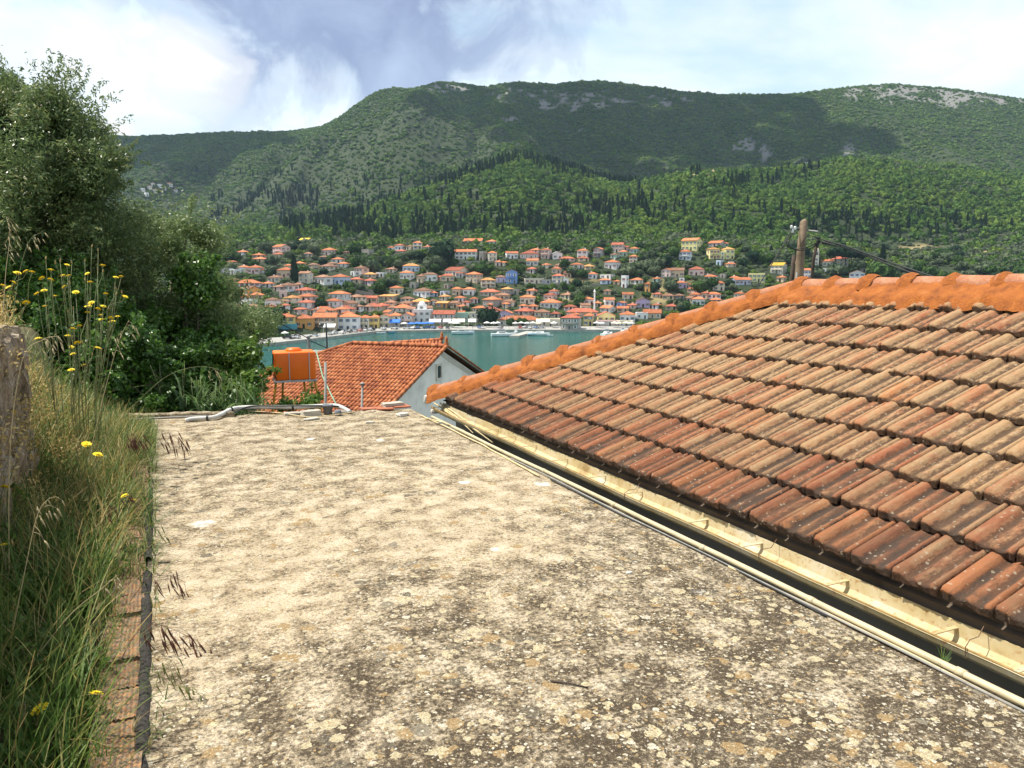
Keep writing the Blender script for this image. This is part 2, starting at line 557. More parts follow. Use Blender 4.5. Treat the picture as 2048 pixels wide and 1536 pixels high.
# stepped landing pier by the moored yachts, and the low mole at the left
def pier(pts, w_, label):
    mb = MB()
    for (a, c) in zip(pts[:-1], pts[1:]):
        a, c = Vector(a), Vector(c)
        d = (c - a); ang = math.atan2(d.y, d.x)
        mid_ = (a + c) / 2
        mb.box((mid_.x, mid_.y, ZW - 0.9), (d.length, w_, 3.6), ang)
    o = mb.build('pier', [MATS['quay_stone']])
    tag(o, label, 'pier')
pier([(at_z(1028, 670, ZW + .9) - Vector((0, 4, 0))), (at_z(1062, 664, ZW + .9) + Vector((0, 6, 0)))], 4.5, 'short stone pier jutting into the harbour between the two moored yachts')

# ------------------------------------------------------------------ tree meshes shared by the wooded hills
leafmat('far_broadleaf', [(0.0, (0.022, 0.058, 0.013)), (0.35, (0.052, 0.108, 0.018)), (0.65, (0.098, 0.160, 0.025)), (1.0, (0.165, 0.205, 0.036))], 0.1, 0.7, 0.1, 0.012)
leafmat('far_scrub', [(0.0, (0.050, 0.098, 0.022)), (0.4, (0.080, 0.142, 0.030)), (0.75, (0.118, 0.178, 0.040)), (1.0, (0.155, 0.200, 0.058))], 0.15, 0.8, 0.1, 0.02)
leafmat('far_olive', [(0.0, (0.048, 0.070, 0.036)), (0.5, (0.085, 0.110, 0.058)), (1.0, (0.140, 0.160, 0.092))], 0.15, 0.7, 0.15, 0.03)
leafmat('far_cypress', [(0.0, (0.010, 0.024, 0.010)), (0.6, (0.018, 0.040, 0.014)), (1.0, (0.034, 0.060, 0.018))], 0.05, 0.8, 0.1)
simple('tree_bark', (0.10, 0.075, 0.055), 0.95, 0.2, 4.0)

def clump_crown(seed, lobes, nleaf, size, R_=1.0, H_=1.0, core=0.72, flat=False):
    """crown = dark inner lobes + many leaf-clump quads over their surface; unit radius, base at z=0"""
    r = np.random.default_rng(seed)
    C = []
    for i in range(lobes):
        a = r.random() * 6.28; q = r.random() ** 0.5 * 0.55
        C.append((q * math.cos(a) * R_, q * math.sin(a) * R_, H_ * (0.40 + 0.45 * r.random() * (1 - q)), 0.36 + 0.24 * r.random()))
    V, F = [], []
    nb = 0
    bm = bmesh.new(); bmesh.ops.create_icosphere(bm, subdivisions=1, radius=1)
    iv = np.array([v.co for v in bm.verts]); iff = np.array([[v.index for v in f.verts] for f in bm.faces]); bm.free()
    for c in C:
        k = iv * c[3] * core * (0.8 + 0.4 * r.random((len(iv), 1))); k[:, 2] *= 0.85 * H_
        V.append(k + np.array(c[:3])); 
        F.append(np.concatenate([iff, iff[:, :1]], 1) + nb); nb += len(iv)
    per = nleaf // lobes
    for c in C:
        d = r.normal(size=(per, 3)); d /= np.linalg.norm(d, axis=1)[:, None]
        p = d * c[3] * (0.72 + 0.42 * r.random((per, 1))); p[:, 2] *= 0.85 * H_; p += np.array(c[:3])
        nrm = d + r.normal(size=(per, 3)) * 0.38; nrm /= np.linalg.norm(nrm, axis=1)[:, None]
        a1 = np.cross(nrm, r.normal(size=(per, 3))); a1 /= np.linalg.norm(a1, axis=1)[:, None]
        a2 = np.cross(nrm, a1)
        s1 = size * (0.6 + 0.8 * r.random((per, 1))); s2 = s1 * (0.5 + 0.4 * r.random((per, 1)))
        q = np.stack([p - a1 * s1 - a2 * s2 * .6, p + a1 * s1 * .7 - a2 * s2, p + a1 * s1 + a2 * s2 * .7, p - a1 * s1 * .6 + a2 * s2], 1)
        V.append(q.reshape(-1, 3)); F.append(np.arange(per * 4).reshape(-1, 4) + nb); nb += per * 4
    return np.concatenate(V), np.concatenate(F)
def fix_tri(F):
    return F
def crown_mesh(name, mat_, *a, **k):
    V, F = clump_crown(*a, **k)
    tri = F[:, 0] == F[:, 3]
    me = bpy.data.meshes.new(name)
    me.from_pydata(V.tolist(), [], [tuple(f[:3]) if q else tuple(f) for f, q in zip(F.tolist(), tri)])
    me.materials.append(mat_)
    me.update()
    return me
def cypress_mesh(name, mat_, seed, nleaf=260):
    r = np.random.default_rng(seed)
    mb = MB()
    prof = [(0.05, 0.0), (0.115, 0.12), (0.13, 0.3), (0.115, 0.55), (0.07, 0.8), (0.012, 1.0)]
    mb.lathe([(q * 0.85, z) for q, z in prof], n=7)
    pr = np.array(prof)
    for i in range(nleaf):
        z = r.random() ** 1.1 * 0.98; a = r.random() * 6.283
        q = np.interp(z, pr[:, 1], pr[:, 0]) * (0.85 + 0.3 * r.random())
        p = Vector((q * math.cos(a), q * math.sin(a), z)); s = 0.028 + 0.03 * r.random()
        tg = Vector((-math.sin(a), math.cos(a), 0)) * s * 0.8
        up = Vector((math.cos(a) * 0.4, math.sin(a) * 0.4, 1)).normalized() * s * 1.7
        mb.add([p - tg - up * .4, p + tg - up * .4, p + up + tg * .2], [(0, 1, 2)])
    return mb.mesh(name, mat_)

def gn_scatter(name, meshes, P, S, Rz, label, tint=None):
    """a wood that reads as one mass: tree meshes stood on given points"""
    me = bpy.data.meshes.new(name)
    me.vertices.add(len(P)); me.vertices.foreach_set('co', np.ascontiguousarray(P, dtype=np.float32).ravel())
    a = me.attributes.new('sc', 'FLOAT_VECTOR', 'POINT'); a.data.foreach_set('vector', np.ascontiguousarray(S, dtype=np.float32).ravel())
    a = me.attributes.new('rz', 'FLOAT', 'POINT'); a.data.foreach_set('value', np.ascontiguousarray(Rz, dtype=np.float32))
    a = me.attributes.new('pk', 'INT', 'POINT'); a.data.foreach_set('value', rng.integers(0, len(meshes), len(P)).astype(np.int32))
    ob = link(name, me)
    ng = bpy.data.node_groups.new(name, 'GeometryNodeTree')
    ng.interface.new_socket('Geometry', in_out='INPUT', socket_type='NodeSocketGeometry')
    ng.interface.new_socket('Geometry', in_out='OUTPUT', socket_type='NodeSocketGeometry')
    gi = ng.nodes.new('NodeGroupInput'); go = ng.nodes.new('NodeGroupOutput')
    inst = ng.nodes.new('GeometryNodeInstanceOnPoints'); inst.inputs['Pick Instance'].default_value = True
    m2p = ng.nodes.new('GeometryNodeMeshToPoints')
    j = ng.nodes.new('GeometryNodeJoinGeometry')
    for k, msh in enumerate(meshes):
        src = bpy.data.objects.new(name + '_source', msh)
        oi = ng.nodes.new('GeometryNodeObjectInfo'); oi.inputs['Object'].default_value = src
        oi.inputs['As Instance'].default_value = True
        ng.links.new(oi.outputs['Geometry'], j.inputs[0])
    def attr(n_, ty):
        q = ng.nodes.new('GeometryNodeInputNamedAttribute'); q.data_type = ty; q.inputs[0].default_value = n_
        return q.outputs[0]
    rot = ng.nodes.new('ShaderNodeCombineXYZ'); ng.links.new(attr('rz', 'FLOAT'), rot.inputs[2])
    ng.links.new(gi.outputs[0], m2p.inputs[0]); ng.links.new(m2p.outputs[0], inst.inputs['Points'])
    ng.links.new(j.outputs[0], inst.inputs['Instance'])
    ng.links.new(attr('pk', 'INT'), inst.inputs['Instance Index'])
    ng.links.new(rot.outputs[0], inst.inputs['Rotation'])
    ng.links.new(attr('sc', 'FLOAT_VECTOR'), inst.inputs['Scale'])
    ng.links.new(inst.outputs[0], go.inputs[0])
    md = ob.modifiers.new('scatter', 'NODES'); md.node_group = ng
    tag(ob, label, kind='stuff')
    return ob

far_b = [crown_mesh('far_crown', MATS['far_broadleaf'], s, 5, 150, 0.20) for s in (1, 2, 3)]
far_s = [crown_mesh('scrub_crown', MATS['far_scrub'], s + 10, 4, 90, 0.24) for s in (1, 2, 3)]
far_o = [crown_mesh('olive_crown', MATS['far_olive'], s + 20, 5, 170, 0.18) for s in (1, 2, 3)]
far_c = [cypress_mesh('cypress_crown', MATS['far_cypress'], s, 160) for s in (1, 2)]

# candidate points over the visible hills, jittered on a polar grid
def scatter_points(d0, d1, step, u0=-0.82, u1=0.82):
    P = []
    D = d0
    while D < d1:
        n = int((u1 - u0) * D / step)
        u = u0 + (np.arange(n) + rng.random(n)) / n * (u1 - u0)
        d = D + (rng.random(n) - 0.5) * step * 1.6
        P.append(np.stack([u * d, d], 1))
        D += step * (0.9 if D < 1000 else 1.0)
    P = np.concatenate(P)
    z = Hz(P[:, 0], P[:, 1])
    return np.column_stack([P, z])
def sample_attr(A, P):
    u = P[:, 0] / P[:, 1]
    i = np.clip(np.round((u - UG[0]) / (UG[1] - UG[0])).astype(int), 0, len(UG) - 1)
    j = np.clip(np.searchsorted(DG, P[:, 1]), 0, len(DG) - 1)
    return A[i, j]
def ppx(P):
    z = P[:, 2] - CAMZ
    d = P[:, 1] * CP - z * SP
    return 1024 + FPX * P[:, 0] / d, 768 - FPX * (P[:, 1] * SP + z * CP) / d
def band(px, py, pts, half, soft=10):
    y = np.interp(px, [p[0] for p in pts], [p[1] for p in pts])
    return np.clip((half - np.abs(py - y)) / soft, 0, 1)
P = np.concatenate([scatter_points(590, 1000, 6.0), scatter_points(1000, 1400, 6.6), scatter_points(1400, 1960, 4.8)])
px, py = ppx(P)
rk = sample_attr(rock, P); dr = sample_attr(dry, P)
keep = (rng.random(len(P)) > rk * 0.72) & (rng.random(len(P)) > dr * 0.75)
n1_ = fbm(P[:, 0] / 60, P[:, 1] / 90, 3)
cyp = np.zeros(len(P))
for pts, half, k in [([(420, 420), (520, 398), (600, 395), (640, 402)], 24, .85), ([(380, 350), (640, 352)], 14, .10), ([(660, 372), (900, 365), (1010, 330)], 12, .35), ([(980, 330), (1060, 325), (1200, 360), (1300, 385)], 12, .45),
                     ([(560, 452), (800, 458), (1000, 452), (1200, 440), (1480, 452)], 28, .36), ([(1340, 400), (1500, 365), (1640, 350)], 16, .25), ([(1440, 430), (1700, 452), (2048, 462)], 26, .55),
                     ([(1180, 420), (1500, 430)], 26, .6), ([(1380, 360), (1440, 385), (1500, 400)], 22, .5), ([(700, 410), (1180, 400)], 25, .10)]:
    inx = (px > pts[0][0]) & (px < pts[-1][0])
    cyp = np.maximum(cyp, band(px, py, pts, half) * k * inx)
iscyp = keep & (rng.random(len(P)) < cyp * np.clip(n1_ * 4.2 - 1.25, 0.08, 1.5)) & (P[:, 1] < 1700)
olive_p = np.clip((py - 455) / 50, 0, 0.75) + np.clip(n1_ - 0.55, 0, 1) * 1.8
isol = keep & ~iscyp & (rng.random(len(P)) < olive_p) & (P[:, 1] < 1500)
far_high = P[:, 1] > 1250 + 150 * (n1_ - .5)
issc = keep & ~iscyp & ~isol & far_high
isbr = keep & ~iscyp & ~isol & ~far_high
def put(name, meshes, sel, r0, r1, hk, label, jit=0.25):
    Q = P[sel].copy(); n = len(Q)
    r = (r0 + (r1 - r0) * rng.random(n) ** 2.4)
    S = np.column_stack([r, r * (0.85 + .3 * rng.random(n)), r * hk * (1 - jit + 2 * jit * rng.random(n))])
    Q[:, 2] -= 0.35 * r
    return gn_scatter(name, meshes, Q, S, rng.random(n) * 6.28, label)
put('broadleaf_wood', far_b, isbr, 2.6, 6.6, 1.1, 'dense green broadleaf wood covering the middle hills')
put('mountain_scrub', far_s, issc, 1.9, 6.6, 0.85, 'low evergreen scrub over the upper mountainside')
put('olive_grove', far_o, isol, 2.0, 5.6, 1.0, 'grey-green olive groves on the lower slopes above the village')
Q = P[iscyp].copy(); n = len(Q); hgt = 6.5 + 9 * rng.random(n) ** 1.2
Q[:, 2] -= 0.5
gn_scatter('cypress_wood', far_c, Q, np.column_stack([hgt * .95, hgt * .95, hgt]), rng.random(n) * 6.28, 'dark stands of cypress on the hills above the village')

# ------------------------------------------------------------------ clouds overhead whose shadows lie on the mountain
m, t, b = mat('cloud_white')
setc(t, b, (0.85, 0.86, 0.88)); b.inputs['Roughness'].default_value = 1.0
def cloud(poly, alt, n, rad, seed, label):
    """poly: photo outline of the patch the cloud shades; lumps are set over it along the sun's direction"""
    r = random.Random(seed)
    xs = [p[0] for p in poly]; ys = [p[1] for p in poly]
    def inside(x, y):
        c = False
        for i in range(len(poly)):
            (x1, y1), (x2, y2) = poly[i], poly[i - 1]
            if (y1 > y) != (y2 > y) and x < (x2 - x1) * (y - y1) / (y2 - y1) + x1: c = not c
        return c
    bm = bmesh.new()
    k = 0; pts = []
    while k < n:
        x, y = r.uniform(min(xs), max(xs)), r.uniform(min(ys), max(ys))
        if not inside(x, y): continue
        p = hit(x, y, 1060)
        tt = (alt + r.uniform(-20, 60) - p.z) / SUN.z
        pts.append(p + SUN * tt); k += 1
    for p in pts:
        q = rad * r.uniform(0.6, 1.25)
        mt = Matrix.Translation(p) @ Matrix.Diagonal((q, q, q * 0.55, 1))
        bmesh.ops.create_icosphere(bm, subdivisions=2, radius=1, matrix=mt)
    for v in bm.verts:
        v.co += Vector((r.uniform(-1, 1), r.uniform(-1, 1), r.uniform(-.6, .6))) * rad * 0.10
    me = bpy.data.meshes.new('cloud'); bm.to_mesh(me); bm.free()
    me.materials.append(MATS['cloud_white'])
    for f in me.polygons: f.use_smooth = True
    o = link('cloud', me)
    tag(o, label, kind='stuff')
cloud([(858, 168), (1000, 165), (1180, 160), (1330, 178), (1560, 190), (1610, 200), (1650, 250), (1690, 265), (1760, 268), (1780, 300), (1720, 322), (1600, 334), (1500, 342), (1400, 348), (1330, 358), (1250, 378), (1170, 362), (1100, 330), (1030, 300), (960, 240), (880, 235), (845, 205)], 1700, 520, 29, 1,
      'grey-white cloud drifting above the central mountain')
cloud([(250, 275), (420, 265), (600, 262), (560, 290), (480, 325), (380, 335), (270, 330)], 1750, 70, 34, 2, 'smaller white cloud above the western ridge')

# ------------------------------------------------------------------ haze
m = bpy.data.materials.new('air_haze'); m.use_nodes = True
t = m.node_tree; t.nodes.clear()
pv = N(t, 'ShaderNodeVolumePrincipled')
pv.inputs['Color'].default_value = (0.55, 0.76, 1.0, 1)
pv.inputs['Density'].default_value = 0.000055
pv.inputs['Anisotropy'].default_value = 0.2
L(t, pv.outputs[0], N(t, 'ShaderNodeOutputMaterial').inputs['Volume'])
mb = MB().box((0, 1500, 250), (8600, 3400, 562))
hz = mb.build('haze', m)
tag(hz, 'thin blue summer haze over the bay and mountains', kind='stuff')
# ================================================================== THE VILLAGE
WALLC = {'W': ('white', (0.82, 0.81, 0.79)), 'C': ('cream', (0.76, 0.69, 0.54)), 'Y': ('yellow', (0.80, 0.62, 0.24)), 'P': ('pink', (0.76, 0.58, 0.52)), 'B': ('blue', (0.22, 0.38, 0.72)),
         'K': ('pale blue', (0.52, 0.62, 0.76)), 'S': ('grey stone', (0.34, 0.32, 0.28)), 'T': ('tan', (0.68, 0.52, 0.36)), 'L': ('lilac', (0.55, 0.46, 0.66)), 'M': ('mint green', (0.46, 0.62, 0.50)),
         'G': ('grey', (0.42, 0.42, 0.42)), 'O': ('ochre', (0.68, 0.36, 0.12)), 'F': ('lemon yellow', (0.80, 0.72, 0.34))}
ROOFC = {'o': ('orange', (0.46, 0.145, 0.055)), 'r': ('red', (0.38, 0.105, 0.055)), 'b': ('brown', (0.25, 0.125, 0.075)), 'y': ('golden', (0.52, 0.24, 0.075)), 'g': ('grey', (0.40, 0.38, 0.36)), 'u': ('bright yellow', (0.70, 0.42, 0.03))}
for k, (nm, c) in WALLC.items():
    m, t, b = mat('plaster_' + nm.replace(' ', '_'))
    co = coords(t, 'Object')
    n_ = noise(t, co, 0.35, 6, 0.6)
    c0 = mixc(t, ramp(t, n_, [(0.3, 0.0), (0.75, 0.5)]).outputs[0], c, tuple(x * 0.72 for x in c))
    hs = N(t, 'ShaderNodeHueSaturation'); L(t, c0, hs.inputs['Color'])
    L(t, math_n(t, 'ADD', 0.86, math_n(t, 'MULTIPLY', rnd(t), 0.22)), hs.inputs['Value'])
    setc(t, b, hs.outputs[0])
    if k == 'S': bump(t, b, noise(t, co, 2.5, 4), 0.8, 0.15)
for k, (nm, c) in ROOFC.items():
    m, t, b = mat('far_roof_' + nm.replace(' ', '_'))
    co = coords(t, 'Object')
    n_ = noise(t, co, 0.7, 6, 0.7)
    c0 = ramp(t, n_, [(0.3, tuple(x * 0.62 for x in c)), (0.5, c), (0.7, tuple(min(1, x * 1.25 + 0.03) for x in c))])
    hs = N(t, 'ShaderNodeHueSaturation'); L(t, c0.outputs[0], hs.inputs['Color'])
    L(t, math_n(t, 'ADD', 0.62, math_n(t, 'MULTIPLY', rnd(t), 0.55)), hs.inputs['Value'])
    hs.inputs['Saturation'].default_value = 0.98
    setc(t, b, hs.outputs[0])
    wv = N(t, 'ShaderNodeTexWave'); wv.inputs['Scale'].default_value = 1.2; wv.inputs['Distortion'].default_value = 1.0
    L(t, co, wv.inputs[0]); bump(t, b, wv.outputs[0], 0.5, 0.08)
simple('window_dark', (0.025, 0.028, 0.032), 0.15, 0.1, 1.0, spec=0.6)
SHUT = {'white': (0.72, 0.71, 0.68), 'brown': (0.16, 0.085, 0.045), 'green': (0.05, 0.16, 0.10), 'blue': (0.07, 0.16, 0.36), 'red': (0.33, 0.05, 0.035), 'grey': (0.30, 0.30, 0.30)}
for k, c in SHUT.items(): simple('shutter_' + k, c, 0.6, 0.1, 1.0)
simple('shop_teal', (0.10, 0.34, 0.42), .7, .1, 1.0)
simple('rail_dark', (0.05, 0.05, 0.055), 0.5, 0.1, 1.0)
simple('rail_white', (0.7, 0.7, 0.68), 0.5, 0.1, 1.0)

def window_mesh(shut, w_=1.0, h_=1.45, door=False):
    mb = MB()
    mb.mi = 1   # pane, set back
    mb.box((0, 0.03, h_ / 2), (w_ - 0.16, 0.06, h_ - 0.16))
    mb.mi = 0   # frame
    mb.box((-w_ / 2 + .04, -0.03, h_ / 2), (0.09, 0.14, h_)); mb.box((w_ / 2 - .04, -0.03, h_ / 2), (0.09, 0.14, h_))
    mb.box((0, -0.03, 0.04), (w_ - .18, 0.14, 0.09)); mb.box((0, -0.03, h_ - 0.04), (w_ - .18, 0.14, 0.09)); mb.box((0, -0.02, h_ / 2), (0.06, 0.10, h_ - .2))
    if not door:
        mb.mi = 2   # open shutters and sill
        mb.box((-w_ * 0.74, -0.04, h_ / 2), (w_ * 0.42, 0.07, h_)); mb.box((w_ * 0.74, -0.04, h_ / 2), (w_ * 0.42, 0.07, h_))
        mb.mi = 0
        mb.box((0, -0.08, -0.06), (w_ + 0.2, 0.26, 0.1))
    return mb.mesh('window' if not door else 'door', [MATS['shutter_' + ('white' if not door else shut)], MATS['window_dark'], MATS['shutter_' + shut]])
WIN = {k: window_mesh(k) for k in SHUT}
DOOR = {k: window_mesh(k, 1.1, 2.15, True) for k in SHUT}
def roof_mesh(kind, w_, d_, rise, over, mt):
    mb = MB()
    W, Dp = w_ / 2 + over, d_ / 2 + over
    th = 0.18
    def solid(top, faces, low=None):
        n_ = len(top)
        vs = [Vector(p) for p in top] + [Vector(p) - Vector((0, 0, th)) for p in top]
        fs = list(faces) + [tuple(reversed([i + n_ for i in f])) for f in faces]
        edges = {}
        for f in faces:
            for a_, b_ in zip(f, f[1:] + f[:1]): edges[(a_, b_)] = 1
        for (a_, b_) in edges:
            if (b_, a_) not in edges: fs.append((b_, a_, a_ + n_, b_ + n_))
        mb.add(vs, fs)
    e = -over * rise / (min(w_, d_) / 2)
    if kind == 'h':
        if w_ >= d_:
            k = w_ / 2 - d_ / 2
            solid([(-W, -Dp, e), (W, -Dp, e), (W, Dp, e), (-W, Dp, e), (-k - .02, 0, rise), (k + .02, 0, rise)], [(0, 1, 5, 4), (1, 2, 5), (2, 3, 4, 5), (3, 0, 4)])
        else:
            k = d_ / 2 - w_ / 2
            solid([(-W, -Dp, e), (W, -Dp, e), (W, Dp, e), (-W, Dp, e), (0, -k - .02, rise), (0, k + .02, rise)], [(0, 1, 4), (1, 2, 5, 4), (2, 3, 5), (3, 0, 4, 5)])
    elif kind == 's':
        e = -over * rise / (d_ / 2)
        solid([(-W, -Dp, e), (W, -Dp, e), (W, 0, rise), (-W, 0, rise), (W, Dp, e), (-W, Dp, e)], [(0, 1, 2, 3), (3, 2, 4, 5)])
    elif kind == 'g':
        e = -over * rise / (w_ / 2)
        solid([(-W, -Dp, e), (0, -Dp, rise), (0, Dp, rise), (-W, Dp, e), (W, -Dp, e), (W, Dp, e)], [(0, 1, 2, 3), (1, 4, 5, 2)])
    elif kind == 'd':   # single pitch falling to the front
        solid([(-W, -Dp, 0), (W, -Dp, 0), (W, Dp, rise), (-W, Dp, rise)], [(0, 1, 2, 3)])
    return mb.mesh('roof', mt)

HOUSES = []      # (pixel rect, depth) for trees to keep clear of
ORD = 'first second third fourth fifth sixth seventh eighth ninth tenth eleventh twelfth thirteenth fourteenth fifteenth sixteenth seventeenth eighteenth nineteenth twentieth'.split()
def ordinal(n_):
    if n_ <= 20: return ORD[n_ - 1]
    t_, u_ = divmod(n_, 10)
    tens = {2: 'twenty', 3: 'thirty', 4: 'forty', 5: 'fifty'}[t_]
    return (tens + '-' + ORD[u_ - 1]) if u_ else {3: 'thirtieth', 4: 'fortieth', 5: 'fiftieth'}[t_]

def house(px, pyb, wpx, hpx, kind, wc, rc, label=None, yaw=None, shut=None, balcony=None, d0=0.0, depth=None, name='house', group=None, plain=False):
    r = random.Random(int(px * 13 + pyb * 7))
    p = hit(px, pyb, d0)
    k = p.y / FPX * 1.01
    W, H = wpx * k, max(hpx * k, 2.2)
    if yaw is None: yaw = r.uniform(-42, -4) if r.random() < .8 else r.uniform(0, 14)
    a_ = R(yaw)
    dep = depth or min(max(W * r.uniform(0.6, 0.85), 5.5), 11)
    if not plain:
        w_ = max((W - dep * math.sin(abs(a_)) * 0.9) / math.cos(a_), W * 0.55, 3.2)
    else: w_ = W
    back = Vector((-math.sin(a_), math.cos(a_), 0))
    c = p + back * (dep / 2)
    side = Vector((math.cos(a_), math.sin(a_), 0))
    o = empty(name, (c.x, c.y, p.z - 0.3), a_)
    mb = MB()
    low = -1.6
    mb.box((0, 0, (H + low) / 2 + .15), (w_, dep, H - low + .3))
    rise = 0
    wm = MATS['plaster_' + WALLC[wc][0].replace(' ', '_')]
    if kind in 'hsgd':
        rise = {'h': 0.40 * min(w_, dep) / 2, 's': 0.40 * dep / 2, 'g': 0.42 * w_ / 2, 'd': 1.0}[kind]
        top = H + .3
        if kind == 's':
            for x in (-w_ / 2, w_ / 2):
                mb.add([(x, -dep / 2, top), (x, dep / 2, top), (x, 0, top + rise)], [(0, 1, 2)])
        if kind == 'g':
            for y in (-dep / 2, dep / 2):
                mb.add([(-w_ / 2, y, top), (w_ / 2, y, top), (0, y, top + rise)], [(0, 1, 2)])
        rf = link('roof', roof_mesh(kind, w_, dep, rise, 0.45, MATS['far_roof_' + ROOFC[rc][0].replace(' ', '_')]), o, (0, 0, top + 0.2))
        if kind in 'hs' and r.random() < 0.4:
            MB().box((w_ * r.uniform(-.25, .25), dep * .12, rise * .8), (0.7, 0.6, 1.5)).build('chimney', wm, rf)
    else:
        # flat roof behind a parapet
        MB().box((0, -dep / 2 + .12, H + .55), (w_ + .1, .28, .7)).box((0, dep / 2 - .12, H + .55), (w_ + .1, .28, .7)).box((-w_ / 2 + .12, 0, H + .55), (.28, dep - .6, .7)).box((w_ / 2 - .12, 0, H + .55), (.28, dep - .6, .7)).build('parapet', wm, o)
    mb.build('wall', wm, o)
    st = max(1, round(H / 3.1))
    sh = H / st
    sk = shut or r.choice(['brown', 'brown', 'green', 'blue', 'white', 'grey', 'red'])
    nc = max(1, min(6, round(w_ / 2.9)))
    for s_ in range(st):
        z0 = .3 + s_ * sh + sh * 0.28
        for i in range(nc):
            x = (i + .5) / nc * w_ - w_ / 2
            if s_ == 0 and i == nc // 2:
                link('door', DOOR[sk], o, (x, -dep / 2 - .02, .32))
            else:
                link('window', WIN[sk], o, (x, -dep / 2 - .02, z0))
        ns = max(1, round(dep / 4.5))
        sx = 1 if (yaw < 0) == (px < 1024) or yaw >= -4 else 1
        for i in range(ns):      # the side wall turned to the harbour mouth
            y = (i + .5) / ns * dep - dep / 2
            left = yaw > 0
            link('window', WIN[sk], o, ((-w_ / 2 - .02) if left else (w_ / 2 + .02), y, z0), (0, 0, -math.pi / 2 if left else math.pi / 2))
    if (balcony if balcony is not None else r.random() < 0.38) and st >= 2 and w_ > 4:
        bw = w_ * r.uniform(.45, .95)
        mb = MB(); mb.box((0, -dep / 2 - .65, .3 + sh * (st - 1)), (bw, 1.3, .16))
        mb.mi = 1
        z = .3 + sh * (st - 1)
        mb.box((0, -dep / 2 - 1.25, z + .98), (bw, .06, .07))
        nb_ = max(4, int(bw / .8))
        for i in range(nb_ + 1): mb.box((-bw / 2 + .05 + i * (bw - .1) / nb_, -dep / 2 - 1.25, z + .5), (.06, .06, .9))
        if r.random() < .5:
            for x in (-bw / 2 + .12, bw / 2 - .12): mb.box((x, -dep / 2 - 1.2, (z + .2) / 2 - .1), (.2, .2, z))
        mb.build('balcony', [wm, MATS['rail_white' if r.random() < .5 else 'rail_dark']], o)
    x0, y0 = px - wpx / 2, pyb - hpx - rise / k * .6
    HOUSES.append((x0, y0, px + wpx / 2, pyb - 1, p.y + 1.0))
    wn = WALLC[wc][0]
    desc = {'h': 'hipped', 's': 'ridged', 'g': 'gabled', 'd': 'sloping', 'f': 'flat'}[kind]
    rn = (ROOFC[rc][0] + ' ' + desc + ' roof') if kind != 'f' else 'flat roof'
    DESC[o.name] = (wn, {1: 'low', 2: 'two-storey', 3: 'three-storey'}.get(st, 'tall'), rn, px, pyb)
    if label: tag(o, label, 'house', group or 'harbour village houses')
    else: AUTO.append(o)
    return o
AUTO = []
DESC = {}
def A(*q): return dict(ox=400, oy=440, q=q)
CROPS = {'A': (400, 440), 'B': (720, 440), 'C': (1080, 440), 'D': (1380, 420)}
